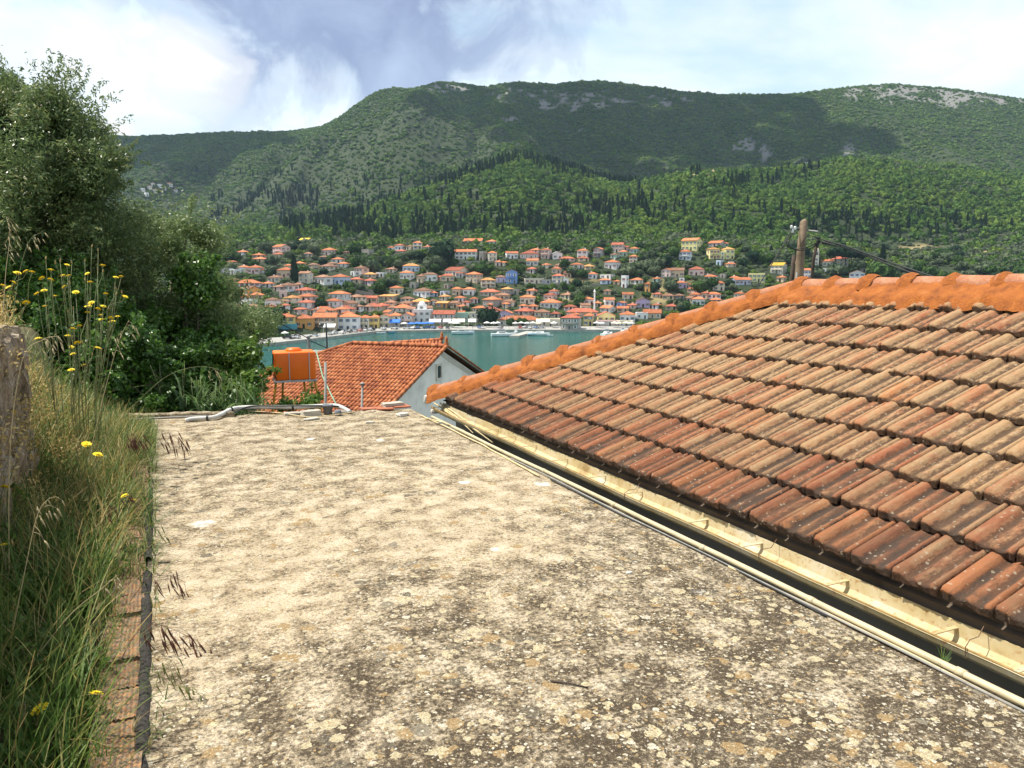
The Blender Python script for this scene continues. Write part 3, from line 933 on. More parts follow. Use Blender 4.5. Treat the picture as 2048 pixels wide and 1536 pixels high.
LST = {
'A': """405 360 110 30 h W o|580 392 120 25 h T o|790 362 165 85 s P o|780 384 86 30 h C o|590 432 130 24 h T o|200 420 100 22 h C o|300 462 60 20 h T o|425 540 90 58 h W o|545 552 140 62 h P o|618 547 66 36 h W o
1295 358 155 48 h P o|1105 382 90 36 h T b|1690 370 120 58 f S o|1245 412 80 32 h S b|1395 442 120 40 h W o|1450 482 110 28 h W o|1000 482 110 38 h T o|885 502 90 34 h T o|860 592 165 76 h T o|750 637 150 46 h C b
1062 642 130 92 s C b|1222 652 178 64 h W b|1405 662 185 74 h K o|1270 512 180 36 h C b|1618 542 150 46 h P b|1130 492 100 22 h T b|482 687 260 38 h W o|432 782 240 68 s O b|290 650 140 38 h C b|672 692 100 36 h W o
850 722 190 50 h W b|775 726 110 36 h P b|850 800 90 62 f P o|1035 762 210 36 h P r|1060 838 200 50 h P o|900 842 170 34 h C y|715 912 140 92 h W b|845 882 110 46 h W b|1060 897 165 48 h W r|440 882 190 46 f W o
315 990 150 46 h W r|1395 808 210 52 h W o|1562 832 170 40 h C b|1345 887 160 56 h W o|1480 902 160 46 g T b|1705 664 150 40 h P r|1580 644 130 34 h T r|1740 592 120 24 h T y|1838 584 100 36 f W o|1905 832 190 44 d T y
1990 758 130 60 h C o|1210 914 150 30 h W b|1590 928 120 34 h W b|1700 930 110 34 h P b|1820 920 170 30 h T r|480 300 60 12 f W o|1060 232 120 10 s T u|1500 360 80 20 h T b|1560 575 90 36 f W o|690 940 120 34 h T r|1000 700 90 30 h W b|1330 480 80 24 h C b|230 545 130 40 f G o|330 560 100 46 f W o""",
'B': """310 317 66 34 h W o|388 312 100 50 h W o|405 352 110 28 h P r|490 307 80 34 h C b|590 302 100 66 h C o|675 312 86 36 h W o|1150 252 200 34 s W o|1330 257 118 36 h W o|1360 427 96 84 h C o|1410 477 66 44 h P o
1560 400 130 54 s W o|1730 400 200 52 h P r|1780 342 120 34 h P o|1890 400 106 90 h P o|1760 472 130 52 s C o|1890 492 90 30 h C o|525 532 180 58 h K y|460 614 140 68 h W o|608 642 90 66 h T b|715 627 140 66 h W b
945 572 240 50 s C r|900 632 130 56 h T r|808 622 56 38 h T r|1015 592 90 46 h W r|1140 642 165 84 h T o|1315 694 150 76 h C y|1445 642 100 56 h L b|1740 547 110 42 h W r|1785 657 200 46 f C b|610 788 200 60 h W b
755 787 90 38 h K o|840 777 90 36 f K o|980 772 100 66 h T o|1108 772 124 60 h W o|1310 787 205 46 h C r|1488 772 116 62 h S y|1590 764 90 44 f S o|1735 767 100 42 h P o|485 847 140 36 h W b|620 882 176 46 h T y
460 892 150 32 h W b|735 872 60 40 h W b|840 824 110 40 h C y|835 902 124 44 d O y|1010 848 112 48 h W o|1165 852 80 44 h W o|1078 888 90 40 h W r|1312 894 190 74 h S o|1510 886 140 48 h C b|1710 864 160 66 h C o
1935 908 225 56 h W o|1480 897 100 28 h T o|1020 924 100 30 h T o|1215 950 150 46 h T o|1350 985 260 56 h W r|1660 918 80 34 h W o|1765 922 116 28 h C o|1650 975 220 34 h P r|1862 994 160 48 h T b|1990 1002 110 40 h P r
300 885 120 26 h T b|1450 470 70 24 h C o|880 700 70 30 f S o|2010 498 70 30 h C b|1600 560 60 26 f W o|1240 420 70 84 f S o|300 540 110 30 h C b|540 700 90 50 f S o|1330 905 80 30 h T o""",
'C': """180 402 105 56 g W g|430 402 122 84 h W o|585 384 108 80 g G o|785 332 140 76 s P r|872 312 60 36 h P r|848 377 100 48 h M o|745 397 90 36 h M b|955 342 104 48 h M o|950 442 96 68 h C o|285 430 150 24 h P r
450 424 110 28 h T o|392 502 120 40 h W o|512 512 110 22 h T y|720 502 165 66 h W o|166 552 104 50 h T o|170 652 128 78 h C r|278 592 96 50 h T o|265 652 60 46 f W o|535 602 100 48 h W o|668 604 150 28 f W o
676 657 108 40 h K o|780 664 80 30 h T o|855 692 68 112 f W o|970 662 150 44 h W o|1097 744 66 90 h O o|1175 644 90 40 h M o|1180 692 86 30 f W o|1285 592 118 72 g P o|1405 588 150 70 s T b|1600 574 178 64 h P r
1480 412 140 84 h W o|1525 310 200 96 s F o|1785 274 170 36 s P o|1890 278 86 38 h M o|1790 404 118 98 h F y|1945 404 110 98 h F y|1868 404 50 70 f F o|1825 462 80 40 f K o|1965 484 100 28 h T o|1755 624 120 40 h W o
1460 700 96 56 h L o|1568 706 126 46 h T r|1828 724 130 76 h C o|1780 812 142 48 h W o|1622 882 142 66 h W o|1192 802 108 36 h T r|1310 816 136 38 h T b|1430 814 100 38 h S b|1055 898 146 70 g L b|808 906 100 54 g B o
585 892 90 38 h T o|930 914 110 36 h T r|1170 914 100 40 h W o|1345 924 130 36 h T r|60 660 110 40 f S o|1140 1002 120 30 h T o|1450 640 70 20 f W o|1960 470 60 20 f W o|2010 624 80 30 h W o""",
'D': """885 652 174 82 s C u|680 742 190 82 f F o|545 768 170 50 s K o|920 737 100 44 h T o|1190 706 124 86 s W o|1090 592 110 50 h C o|1708 737 166 84 g W o|1455 747 150 34 h W r|1225 757 120 40 h W o|1570 752 90 22 h W r|330 700 60 22 f S o|1385 640 110 22 f W o|1760 640 100 26 f S o"""}
seen_ = []
for ck, txt in LST.items():
    ox, oy = CROPS[ck]
    for item in txt.replace('\n', '|').split('|'):
        q = item.split()
        if len(q) != 7: continue
        x, y, w_, h_ = [float(v) / 5.12 for v in q[:4]]
        house(ox + x, oy + y, w_, h_, q[4], q[5], q[6])
# smaller roofs packed into the gaps of the lower town
rr = random.Random(21)
k_ = 0
for _ in range(900):
    if k_ >= 38: break
    x, y = rr.uniform(455, 1480), rr.uniform(585, 640)
    if x > 1250 and y > 612: continue
    if y < 598 and rr.random() < .7: continue
    w_, h_ = rr.uniform(16, 30), rr.uniform(7, 12)
    x0, y0, x1, y1 = x - w_ / 2, y - h_ - 3, x + w_ / 2, y
    bad = 0
    for (a0, b0, a1, b1, _d) in HOUSES:
        bad = max(bad, max(0, min(x1, a1) - max(x0, a0)) * max(0, min(y1, b1) - max(y0, b0)) / (w_ * h_))
    if bad > .22: continue
    house(x, y, w_, h_, rr.choice('hhhs'), rr.choice('WWCTP'), rr.choice('oorb'), plain=False)
    k_ += 1
# the church, the blue house, the clock tower
def cp(c, x, y): return CROPS[c][0] + x / 5.12, CROPS[c][1] + y / 5.12
church = house(*cp('B', 1080, 406), 220 / 5.12, 78 / 5.12, 's', 'W', 'o', 'long white hillside church with tall narrow windows beside the huge dark tree', yaw=-4, depth=8, shut='brown', balcony=False, name='church', group='churches')
house(*cp('B', 1556, 652), 115 / 5.12, 120 / 5.12, 'g', 'B', 'o', 'bright blue three-storey house with gable front high on the slope', yaw=3, shut='white', balcony=True, depth=9)
house(*cp('D', 1545, 582), 155 / 5.12, 76 / 5.12, 'h', 'C', 'r', 'cream hilltop church with red roof among umbrella pines', yaw=-8, name='church', group='churches')
house(*cp('D', 1415, 582), 120 / 5.12, 54 / 5.12, 'h', 'C', 'o', 'low cream church hall between clock tower and the umbrella pines', yaw=-8)
def tower(px, py, hpx, wpx):
    p = hit(px, py); k = p.y / FPX
    h_, w_ = hpx * k, wpx * k
    o = empty('clock_tower', (p.x, p.y + w_ / 2, p.z - .3), R(-10))
    wm = MATS['plaster_cream']
    mb = MB(); mb.box((0, 0, h_ * .4), (w_, w_, h_ * .8)); mb.box((0, 0, h_ * .815), (w_ * 1.15, w_ * 1.15, h_ * .03)); mb.box((0, 0, h_ * .52), (w_ * 1.1, w_ * 1.1, h_ * .02))
    mb.build('wall', wm, o)
    mb = MB()
    for sx in (-1, 1):
        for sy in (-1, 1): mb.box((sx * w_ * .32, sy * w_ * .32, h_ * .87), (w_ * .18, w_ * .18, h_ * .08))
    mb.lathe([(w_ * .5, h_ * .91), (w_ * .42, h_ * .94), (w_ * .22, h_ * .97), (.05, h_ * 1.0)], n=12)
    mb.build('belfry', wm, o)
    MB().lathe([(w_ * .3, 0), (w_ * .3, .12)], n=20, M=Matrix.Translation((0, -w_ / 2 - .04, h_ * .68)) @ Matrix.Rotation(math.pi / 2, 4, 'X')).build('clock_face', MATS['window_dark'], o)
    for z in (.3, .12): link('window', WIN['grey'], o, (0, -w_ / 2 - .02, h_ * z), None, (.9, 1, h_ * .13 / 1.45))
    tag(o, 'slender cream clock tower standing beside the hilltop church', 'tower')
    HOUSES.append((px - wpx / 2, py - hpx, px + wpx / 2, py, p.y))
tower(*cp('D', 1296, 578), 190 / 5.12, 48 / 5.12)

# ------------------------------------------------------------------ waterfront buildings, each read off the photograph
WF = [
 ('A', 868, 1120, 215, 120, 'h', 'Y', 'o', 'yellow waterfront house with orange shutters, leftmost of the quay buildings', 'brown', 10, False),
 ('A', 1062, 1112, 190, 100, 'h', 'O', 'o', 'ochre waterfront house with orange roof next to the yellow house', 'brown', 6, True),
 ('A', 1275, 1112, 240, 112, 's', 'T', 'o', 'long tan waterfront house with balcony left of the white shuttered house', 'brown', 4, True),
 ('A', 1515, 1134, 210, 138, 'h', 'W', 'o', 'white waterfront house with blue shutters on both floors', 'blue', 3, False),
 ('A', 1676, 1122, 110, 118, 'h', 'C', 'o', 'narrow cream waterfront house beside the white blue-shuttered house', 'grey', 2, True),
 ('A', 1780, 1120, 96, 120, 'h', 'Y', 'o', 'narrow yellow waterfront house left of the pedimented house', 'brown', 2, True),
 ('A', 1882, 1112, 110, 120, 'g', 'C', 'o', 'cream waterfront house with a gable pediment over its balcony', 'grey', 0, True),
 ('B', 345, 1092, 120, 108, 'h', 'C', 'o', 'cream waterfront house just right of the pedimented house', 'white', -2, True),
 ('B', 472, 1082, 130, 100, 'g', 'P', 'o', 'pink gabled waterfront house behind the blue parasols', 'white', -3, True),
 ('B', 630, 1052, 190, 120, 'f', 'W', 'o', 'white flat-roofed waterfront building carrying a small domed turret', 'grey', -4, False),
 ('B', 858, 1062, 225, 96, 's', 'P', 'r', 'long pinkish waterfront building behind the white awnings', 'white', -4, False),
 ('B', 1038, 1048, 150, 84, 'f', 'M', 'o', 'pale green flat-roofed waterfront building with wide windows', 'white', -4, False),
 ('B', 1160, 1050, 90, 88, 'f', 'C', 'o', 'cream flat-roofed building left of the dark waterfront tree', 'white', -4, False),
 ('B', 1480, 1012, 150, 56, 'g', 'L', 'o', 'lilac gabled house behind the long orange-roofed hall', 'white', -6, False),
 ('B', 1630, 1086, 430, 62, 'h', 'C', 'o', 'long low waterfront hall with a wide orange roof', 'white', -3, False),
 ('B', 1950, 1096, 200, 70, 'f', 'C', 'o', 'low cream shop row left of the grey stone house', 'white', -2, False),
 ('C', 300, 1128, 215, 122, 'h', 'S', 'r', 'square grey stone house standing at the water edge', 'white', -14, True),
 ('C', 492, 1084, 116, 100, 'h', 'Y', 'o', 'yellow blue-shuttered house right behind the grey stone house', 'blue', -10, False),
 ('C', 680, 1046, 185, 62, 'g', 'F', 'r', 'pale yellow house with a wide gable and round attic window', 'brown', -4, False),
 ('C', 895, 1040, 170, 70, 'h', 'W', 'o', 'white house with blue shutters behind the yacht masts', 'blue', -8, False),
 ('C', 1045, 1014, 130, 54, 'f', 'W', 'o', 'blank white flat building beside the wide orange roof', 'white', -6, False),
 ('C', 1150, 1010, 190, 52, 's', 'T', 'o', 'tan house with wide orange roof near the tiled ridge', 'white', -8, False),
 ('C', 430, 1000, 330, 56, 'h', 'T', 'r', 'wide red-roofed building behind the grey stone house', 'white', -6, False),
 ('C', 690, 1088, 230, 40, 'f', 'P', 'o', 'low pink flat shop in front of the pale yellow gabled house', 'white', -4, False),
 ('C', 885, 1092, 150, 44, 'f', 'C', 'o', 'low cream flat shop beneath the white blue-shuttered house', 'white', -4, False),
 ('A', 1250, 972, 260, 40, 'h', 'T', 'o', 'wide orange-roofed building behind the tan waterfront house', 'white', 4, False),
 ('A', 1480, 958, 200, 36, 'h', 'T', 'r', 'red-roofed building behind the white shuttered waterfront house', 'white', 4, False),
 ('A', 720, 1004, 180, 40, 'h', 'W', 'r', 'white red-roofed house behind the yellow waterfront house', 'white', 8, False),
 ('B', 120, 930, 190, 32, 'h', 'T', 'r', 'low red-roofed house behind the pedimented house', 'white', 0, False),
 ('B', 430, 950, 190, 44, 'h', 'C', 'o', 'cream orange-roofed house behind the pink gabled house', 'white', 0, False),
]
for (c, x, y, w_, h_, kd, wc, rc, lab, sh, yw, bal) in WF:
    px_, py_ = cp(c, x, y)
    o = house(px_, py_, w_ / 5.12, h_ / 5.12, kd, wc, rc, lab, yaw=yw, shut=sh, balcony=bal, name='waterfront_house', group='waterfront buildings', depth=9.5)
    if 'turret' in lab:
        p = o.location; k = p.y / FPX / 5.12
        mb = MB(); mb.box((-8 * k, 0, (120 + 35) * k), (86 * k, 70 * k, 62 * k)); mb.lathe([(36 * k, 186 * k), (30 * k, 204 * k), (14 * k, 216 * k), (.05, 220 * k)], (-8 * k, 0, 0), n=12)
        tr = mb.build('turret', MATS['plaster_white'], o)
        link('window', WIN['grey'], tr, (-8 * k, -35 * k - .02, 140 * k))
    if 'orange shutters' in lab:
        p = o.location
        MB().box((1, -5.6, 1.4), (9, 1.6, 2.4)).build('shop_front', MATS['shop_teal'], o)
    if 'church' in lab: pass

# labels that place every other house in its row above the quay
AUTO.sort(key=lambda o: -DESC[o.name][4])
bands_ = []
ys_ = [DESC[o.name][4] for o in AUTO]
nrow = 9
per = math.ceil(len(AUTO) / nrow)
for i in range(nrow):
    row = AUTO[i * per:(i + 1) * per]
    row.sort(key=lambda o: DESC[o.name][3])
    for j, o in enumerate(row):
        wn, stn, rn, _, _ = DESC[o.name]
        where = 'lowest' if i == 0 else ('topmost' if i == nrow - 1 else ordinal(i + 1))
        tag(o, f'{stn} {wn} house with {rn}, {ordinal(j + 1)} from left in {where} hillside row', 'house', 'harbour village houses')
# far hamlet in the valley at the left
for i, (x, y, w_) in enumerate([(283, 384, 8), (296, 379, 9), (308, 386, 8), (318, 375, 8), (328, 380, 7), (338, 372, 9), (290, 392, 9), (350, 384, 7), (303, 372, 6), (290, 452, 9)]):
    house(x, y, w_, 5, 'h' if i % 3 else 'f', 'W', 'b', f'tiny white far-off house, {ordinal(i + 1)} of the hamlet in the western valley' if i < 9 else 'lone tiny white house seen between the two olive trees', group='far hamlet houses')
house(1337, 396, 9, 5, 'h', 'W', 'o', 'lone white cottage in the wooded saddle above the village')
house(1611, 330, 8, 4, 'f', 'W', 'o', 'tiny white chapel on the sunlit ridge')

# ------------------------------------------------------------------ dry-stone terrace walls on the hillside
for i, (c, x0, x1, y, h_) in enumerate([('A', 1510, 1800, 745, 45), ('B', 1900, 2040, 660, 16), ('B', 0, 160, 745, 50), ('C', 820, 1040, 480, 26), ('C', 1830, 2040, 580, 22), ('C', 60, 640, 668, 12), ('D', 0, 560, 672, 18), ('B', 960, 1240, 455, 30), ('C', 1200, 1480, 600, 14)]):
    pa, pb = cp(c, x0, y), cp(c, x1, y)
    a_, b_ = hit(*pa), hit(*pb)
    b_.y = a_.y + (b_.y - a_.y) * .3
    k = a_.y / FPX / 5.12
    mb = MB()
    n_ = max(3, int((b_ - a_).length / 1.1))
    rr = random.Random(i)
    rows_ = max(2, int(h_ * k / .8))
    for j in range(n_):
        for q in range(rows_):
            f_ = (j + .5 * (q % 2)) / n_
            p = a_.lerp(b_, min(f_, 1))
            ln = (b_ - a_).length / n_
            mb.box((p.x, p.y + rr.uniform(-.08, .08), float(Hz(p.x, p.y)) - .4 + (q + .5) * (h_ * k + .4) / rows_), (ln * rr.uniform(.9, .99), .7, (h_ * k + .4) / rows_ * rr.uniform(.88, .98)))
    o = mb.build('stone_wall', MATS['plaster_grey_stone'])
    tag(o, f'grey dry-stone terrace wall on the slope, {ordinal(i + 1)} from the west' if False else ['grey stone wall below the big mansion row', 'grey stone wall under the blue gabled house', 'rough grey wall left of the golden-roofed pergola', 'grey terrace wall right of the cream pyramid-roofed house', 'long grey wall below the lemon yellow twin houses', 'long low grey wall above the central olive grove', 'long low grey wall below the bright-yellow-roofed house', 'grey retaining wall beneath the white church', 'low grey wall under the pink gabled house'][i], 'wall', 'terrace walls')

# ------------------------------------------------------------------ trees between the houses
occ_x = np.array([h_[0] for h_ in HOUSES]); occ_y = np.array([h_[1] for h_ in HOUSES]); occ_X = np.array([h_[2] for h_ in HOUSES]); occ_Y = np.array([h_[3] for h_ in HOUSES]); occ_d = np.array([h_[4] for h_ in HOUSES])
def clear(x0, y0, x1, y1, d, lim=0.10):
    ox_ = np.clip(np.minimum(x1, occ_X) - np.maximum(x0, occ_x), 0, None); oy_ = np.clip(np.minimum(y1, occ_Y) - np.maximum(y0, occ_y), 0, None)
    return (ox_ * oy_ * (occ_d > d)).sum() < lim * (x1 - x0) * (y1 - y0) * 1.0
def blocked(x, y, d, r_):
    # standing inside a house
    return bool(((x > occ_x - 1) & (x < occ_X + 1) & (d > occ_d - 1.5) & (d < occ_d + 11) & (y > occ_y) & (y < occ_Y + 3)).any())
leafmat('village_tree_green', [(0.0, (0.018, 0.045, 0.012)), (0.5, (0.040, 0.085, 0.018)), (1.0, (0.085, 0.130, 0.030))], 0.1, 0.7, 0.1, 0.5)
leafmat('village_tree_olive', [(0.0, (0.040, 0.065, 0.032)), (0.5, (0.075, 0.105, 0.052)), (1.0, (0.125, 0.150, 0.080))], 0.1, 0.7, 0.15, 0.5)
leafmat('village_tree_dark', [(0.0, (0.008, 0.022, 0.010)), (0.6, (0.016, 0.038, 0.016)), (1.0, (0.032, 0.062, 0.022))], 0.05, 0.8, 0.1, 0.5)
VT = {'g': [crown_mesh('crown', MATS['village_tree_green'], s + 40, 7, 520, 0.115, core=.8) for s in range(4)], 'o': [crown_mesh('crown', MATS['village_tree_olive'], s + 50, 7, 520, 0.105, core=.8) for s in range(4)],
      'd': [crown_mesh('crown', MATS['village_tree_dark'], s + 60, 8, 620, 0.105, core=.8) for s in range(2)]}
mbt = MB(); mbt.tube([(0, 0, -.6), (0.02, 0, .25), (-.03, .02, .6)], [.1, .075, .05], 6); TRUNK = mbt.mesh('trunk', MATS['tree_bark'])
CYPM = [cypress_mesh('crown', MATS['far_cypress'], s + 5, 420) for s in range(2)]
def vtree(px_, py_, r_, kind, label, group, d0=0, name='tree', hk=1.15):
    p = hit(px_, py_, d0)
    o = empty(name, p, random.random() * 6.28)
    link('trunk', TRUNK, o, (0, 0, 0), None, (r_, r_, r_ * 1.0))
    link('crown', random.choice(VT[kind]), o, (0, 0, r_ * .18), None, (r_, r_, r_ * hk))
    tag(o, label, 'tree', group)
    return o
def cypress(px_, py_, h_, label, group=None, d0=0):
    p = hit(px_, py_, d0)
    o = empty('cypress_tree', p, random.random() * 6.28)
    link('crown', random.choice(CYPM), o, (0, 0, 0), None, (h_ * 1.05, h_ * 1.05, h_))
    link('trunk', TRUNK, o, (0, 0, 0), None, (1.6, 1.6, 1.6))
    tag(o, label, 'tree', group)
for (x, y, r_, kd, lab) in [(*cp('B', 840, 455), 11.5, 'd', 'huge dark spreading tree left of the white church'), (*cp('B', 1310, 1085), 7.0, 'd', 'large dark green tree on the waterfront behind the quay'),
                            (*cp('B', 1545, 1095), 3.6, 'g', 'small round tree in front of the long orange-roofed hall'), (*cp('B', 1660, 1090), 3.4, 'g', 'second small round tree in front of the long hall, nearer the shops'),
                            (*cp('A', 730, 1120), 7.5, 'd', 'dark bushy tree at the western end of the quay'), (*cp('C', 1325, 735), 5.5, 'o', 'round grey-green olive right of the ochre tower house'), (*cp('C', 1170, 740), 4.5, 'd', 'dark round tree beside the ochre tower house'),
                            (*cp('C', 1650, 760), 6, 'g', 'broad green tree below the lilac-walled house'), (*cp('D', 1295, 690), 4.5, 'o', 'grey-green olive under the clock tower'), (*cp('D', 1500, 700), 7, 'o', 'wide olive tree below the cream hilltop church'),
                            (*cp('A', 1240, 925), 3.5, 'd', 'dark pine among the low waterfront roofs'), (*cp('D', 1960, 740), 9, 'g', 'wide bright green tree on the slope right of the church')]:
    vtree(x, y, r_, kd, lab, 'landmark trees')
# umbrella pines beside the hilltop church
for (x, y, r_, hh) in [(1465, 590, 7.5, 15), (1570, 595, 7, 15), (1630, 600, 6, 14), (1725, 600, 6, 14)]:
    p = hit(*cp('D', x, y))
    o = empty('umbrella_pine', p + Vector((0, -3, 0)), random.random() * 6)
    MB().tube([(0, 0, -1), (.2, 0, hh * .4), (-.1, .1, hh * .85)], [.42, .3, .2], 6).build('trunk', MATS['tree_bark'], o)
    link('crown', random.choice(VT['d']), o, (0, 0, hh * .48), None, (r_, r_, r_ * .85))
    tag(o, {1465: 'umbrella pine nearest the clock tower', 1570: 'umbrella pine in front of the cream church', 1630: 'umbrella pine at the right corner of the cream church', 1725: 'umbrella pine farthest right of the cream church'}[x], 'tree', 'umbrella pines')
cypress(*cp('A', 970, 645), 16.0, 'tall dark cypress standing alone before the cream mansion')
for (x, y, h_) in [(1970, 555, 14), (1310, 560, 10), (830, 500, 9)]:
    cypress(*cp('D', x, y), h_, {1970: 'lone cypress far right above the tiled ridge', 1310: 'cypress behind the slender clock tower', 830: 'cypress above the bright-yellow-roofed house'}[x], 'village cypresses')
# the many other trees, largest first as objects, all alike at this distance
cnt = 0; VTL = []
rr = random.Random(11)
tries = 0
while cnt < 286 and tries < 9000:
    tries += 1
    x, y = rr.uniform(425, 2080), rr.uniform(496, 640)
    if x > 1500 and y > 575: continue
    p = hit(x, y)
    if p.y > 640: continue
    kd = rr.choice('ggoood' if y < 560 else 'gggood')
    r_ = rr.uniform(2.4, 5.2) * (1.15 if y < 560 else .95)
    rp = r_ / p.y * FPX
    if blocked(x, y, p.y, r_) or not clear(x - rp * .8, y - rp * 1.3, x + rp * .8, y, p.y): continue
    VTL.append((y, x, vtree(x, y, r_, kd, {'g': 'green bushy tree growing between the village houses', 'o': 'grey-green olive tree growing between the village houses', 'd': 'dark evergreen tree growing between the village houses'}[kd], 'trees between the village houses'), kd))
    cnt += 1
VTL.sort(key=lambda v_: (-v_[0], v_[1]))
for i in range(11):
    bandl = sorted(VTL[i * 26:(i + 1) * 26], key=lambda v_: v_[1])
    for j, (y, x, o, kd) in enumerate(bandl):
        o['label'] = f"{ {'g': 'green bushy tree', 'o': 'grey-green olive', 'd': 'dark evergreen'}[kd] } growing {ordinal(j + 1)} from left in the {ordinal(i + 1)} tree band above the quay"
# undergrowth that fills the gaps
U = np.concatenate([scatter_points(235, 395, 4.0, -0.82, -0.28), scatter_points(395, 640, 3.2)])
U = U[U[:, 1] > shore(U[:, 0] / U[:, 1]) + 24]
ux, uy = ppx(U)
ok = []
for i in range(len(U)):
    r_ = 2.0; rp = r_ / U[i, 1] * FPX
    ok.append((not blocked(ux[i], uy[i], U[i, 1], r_)) and clear(ux[i] - rp * .7, uy[i] - rp * 1.1, ux[i] + rp * .7, uy[i], U[i, 1], .12))
ok = np.array(ok)
drU = sample_attr(dry, U)
ok &= rng.random(len(U)) > drU * 0.9
nU = fbm(U[:, 0] / 25 + 5, U[:, 1] / 25, 3)
ok &= rng.random(len(U)) < np.clip(0.72 + (nU - .5) * 3.5 + (U[:, 1] > 560) * .3, 0.2, 1)
selo = ok & (rng.random(len(U)) < .45)
for nm, ms, sel, lab in (('hillside_shrubs', far_b, ok & ~selo, 'low green shrubs filling the gaps between village houses'), ('olive_scrub', far_o, selo, 'small grey-green olives and bushes between village houses')):
    Q = U[sel].copy(); n_ = len(Q)
    r_ = 1.0 + 1.8 * rng.random(n_) ** 1.5 + (Q[:, 1] > 540) * .9
    Q[:, 2] -= .3
    gn_scatter(nm, ms, Q, np.column_stack([r_, r_, r_ * (0.7 + .4 * rng.random(n_))]), rng.random(n_) * 6.28, lab)
# ================================================================== QUAY LIFE: cars, parasols, awnings, boats
CARC = {'white': (0.75, 0.75, 0.74), 'silver': (0.45, 0.46, 0.48), 'black': (0.03, 0.03, 0.035), 'blue': (0.05, 0.13, 0.36), 'red': (0.45, 0.04, 0.03), 'grey': (0.20, 0.21, 0.22)}
for k, c in CARC.items():
    m, t, b = mat('car_paint_' + k); setc(t, b, mixc(t, noise(t, coords(t), 1.5), c, tuple(x * .8 for x in c))); b.inputs['Roughness'].default_value = .3; b.inputs['Specular IOR Level'].default_value = .5
simple('rubber', (0.03, 0.03, 0.03), .9, .1, 5)
simple('lamp_glass', (0.7, 0.7, 0.66), .2, .05, 5)
def car_meshes(col):
    L_, W_ = 4.1, 1.7
    pr = [(-2.05, .35), (-2.05, .75), (-1.95, .88), (-.95, .95), (1.3, .98), (2.0, .9), (2.05, .6), (2.05, .35)]
    mb = MB(); n_ = len(pr)
    mb.add([(x, -W_ / 2, z) for x, z in pr] + [(x, W_ / 2, z) for x, z in pr], [tuple(range(n_)), tuple(reversed(range(n_, 2 * n_)))] + [((i + 1) % n_, i, i + n_, (i + 1) % n_ + n_) for i in range(n_)])
    ro = [(-.35, 1.44), (.95, 1.44), (1.0, 1.47), (-.4, 1.47)]
    mb.add([(x, y, z) for y in (-.62, .62) for x, z in ro], [(0, 1, 2, 3), (7, 6, 5, 4), (0, 4, 5, 1), (1, 5, 6, 2), (2, 6, 7, 3), (3, 7, 4, 0)])
    body = mb.mesh('body', MATS['car_paint_' + col])
    mb = MB()
    lo = [(-.95, .95), (1.55, .98), (1.0, 1.45), (-.38, 1.45)]
    mb.add([(x, (-.8 if z < 1 else -.62), z) for x, z in lo] + [(x, (.8 if z < 1 else .62), z) for x, z in lo], [(0, 1, 2, 3), (7, 6, 5, 4), (0, 4, 5, 1), (1, 5, 6, 2), (2, 6, 7, 3), (3, 7, 4, 0)])
    glass = mb.mesh('windows', MATS['window_dark'])
    return body, glass
mb = MB().lathe([(.1, -.1), (.31, -.1), (.33, -.06), (.33, .06), (.31, .1), (.1, .1)], n=12, M=Matrix.Rotation(math.pi / 2, 4, 'X')); WHEEL = mb.mesh('wheel', MATS['rubber'])
LAMP = MB().box((0, 0, 0), (.06, .3, .14)).mesh('headlight', MATS['lamp_glass'])
CARM = {k: car_meshes(k) for k in CARC}
ck_ = list(CARC)
rr = random.Random(5)
spots = []
for (c, xs, y) in [('A', [905, 960, 1010, 1180, 1340, 1385, 1470, 1540, 1600, 1650, 1760, 1890, 2010], 1142), ('B', [60, 125, 250, 360, 485, 560, 600, 690, 760, 830, 900, 1225, 1260, 1440, 1640, 1690, 1740, 1800, 1850], 1132)]:
    for x in xs: spots.append(cp(c, x, y))
spots.sort()
for i, (x, y) in enumerate(spots):
    u = (x - 1024) / FPX
    D = float(shore(u)) + rr.choice([5.0, 6.5, 8.0])
    col = rr.choice(['white', 'white', 'silver', 'silver', 'black', 'blue', 'grey', 'red', 'white'])
    ang = rr.choice([R(90), R(80), R(0), R(100), R(70)])
    o = empty('parked_car', (u * D * 1.005, D, ZW + 1.25 + .1 + (D - float(shore(u))) * .028), ang)
    link('body', CARM[col][0], o); link('windows', CARM[col][1], o)
    for sx in (-1.3, 1.3):
        for sy in (-.78, .78): link('wheel', WHEEL, o, (sx, sy, .33))
    for sy in (-.6, .6): link('headlight', LAMP, o, (-2.06, sy, .68))
    tag(o, f'{col} car parked on the quay, {ordinal(i + 1)} from the western end', 'car', 'cars parked on the quay')

def canvas(name, c):
    m, t, b = mat(name); setc(t, b, mixc(t, noise(t, coords(t), 1.2), c, tuple(x * .85 for x in c)))
canvas('canvas_white', (.62, .61, .58)); canvas('canvas_blue', (.05, .18, .62)); canvas('canvas_cream', (.76, .68, .50)); canvas('canvas_red', (.5, .07, .05))
def parasol_mesh(mt, s=2.0):
    mb = MB()
    n_ = 8
    vs = [(0, 0, 3.1)] + [(s * math.cos(2 * math.pi * i / n_), s * math.sin(2 * math.pi * i / n_), 2.35) for i in range(n_)] + [(s * math.cos(2 * math.pi * i / n_), s * math.sin(2 * math.pi * i / n_), 2.1) for i in range(n_)]
    fs = [(0, 1 + i, 1 + (i + 1) % n_) for i in range(n_)] + [(1 + (i + 1) % n_, 1 + i, 9 + i, 9 + (i + 1) % n_) for i in range(n_)]
    return mb.add(vs, fs).mesh('canopy', mt)
PARM = {k: parasol_mesh(MATS['canvas_' + k]) for k in ('white', 'blue', 'cream', 'red')}
PPOLE = MB().tube([(0, 0, 0), (0, 0, 3.1)], .05, 6).mesh('pole', MATS['rail_white'])
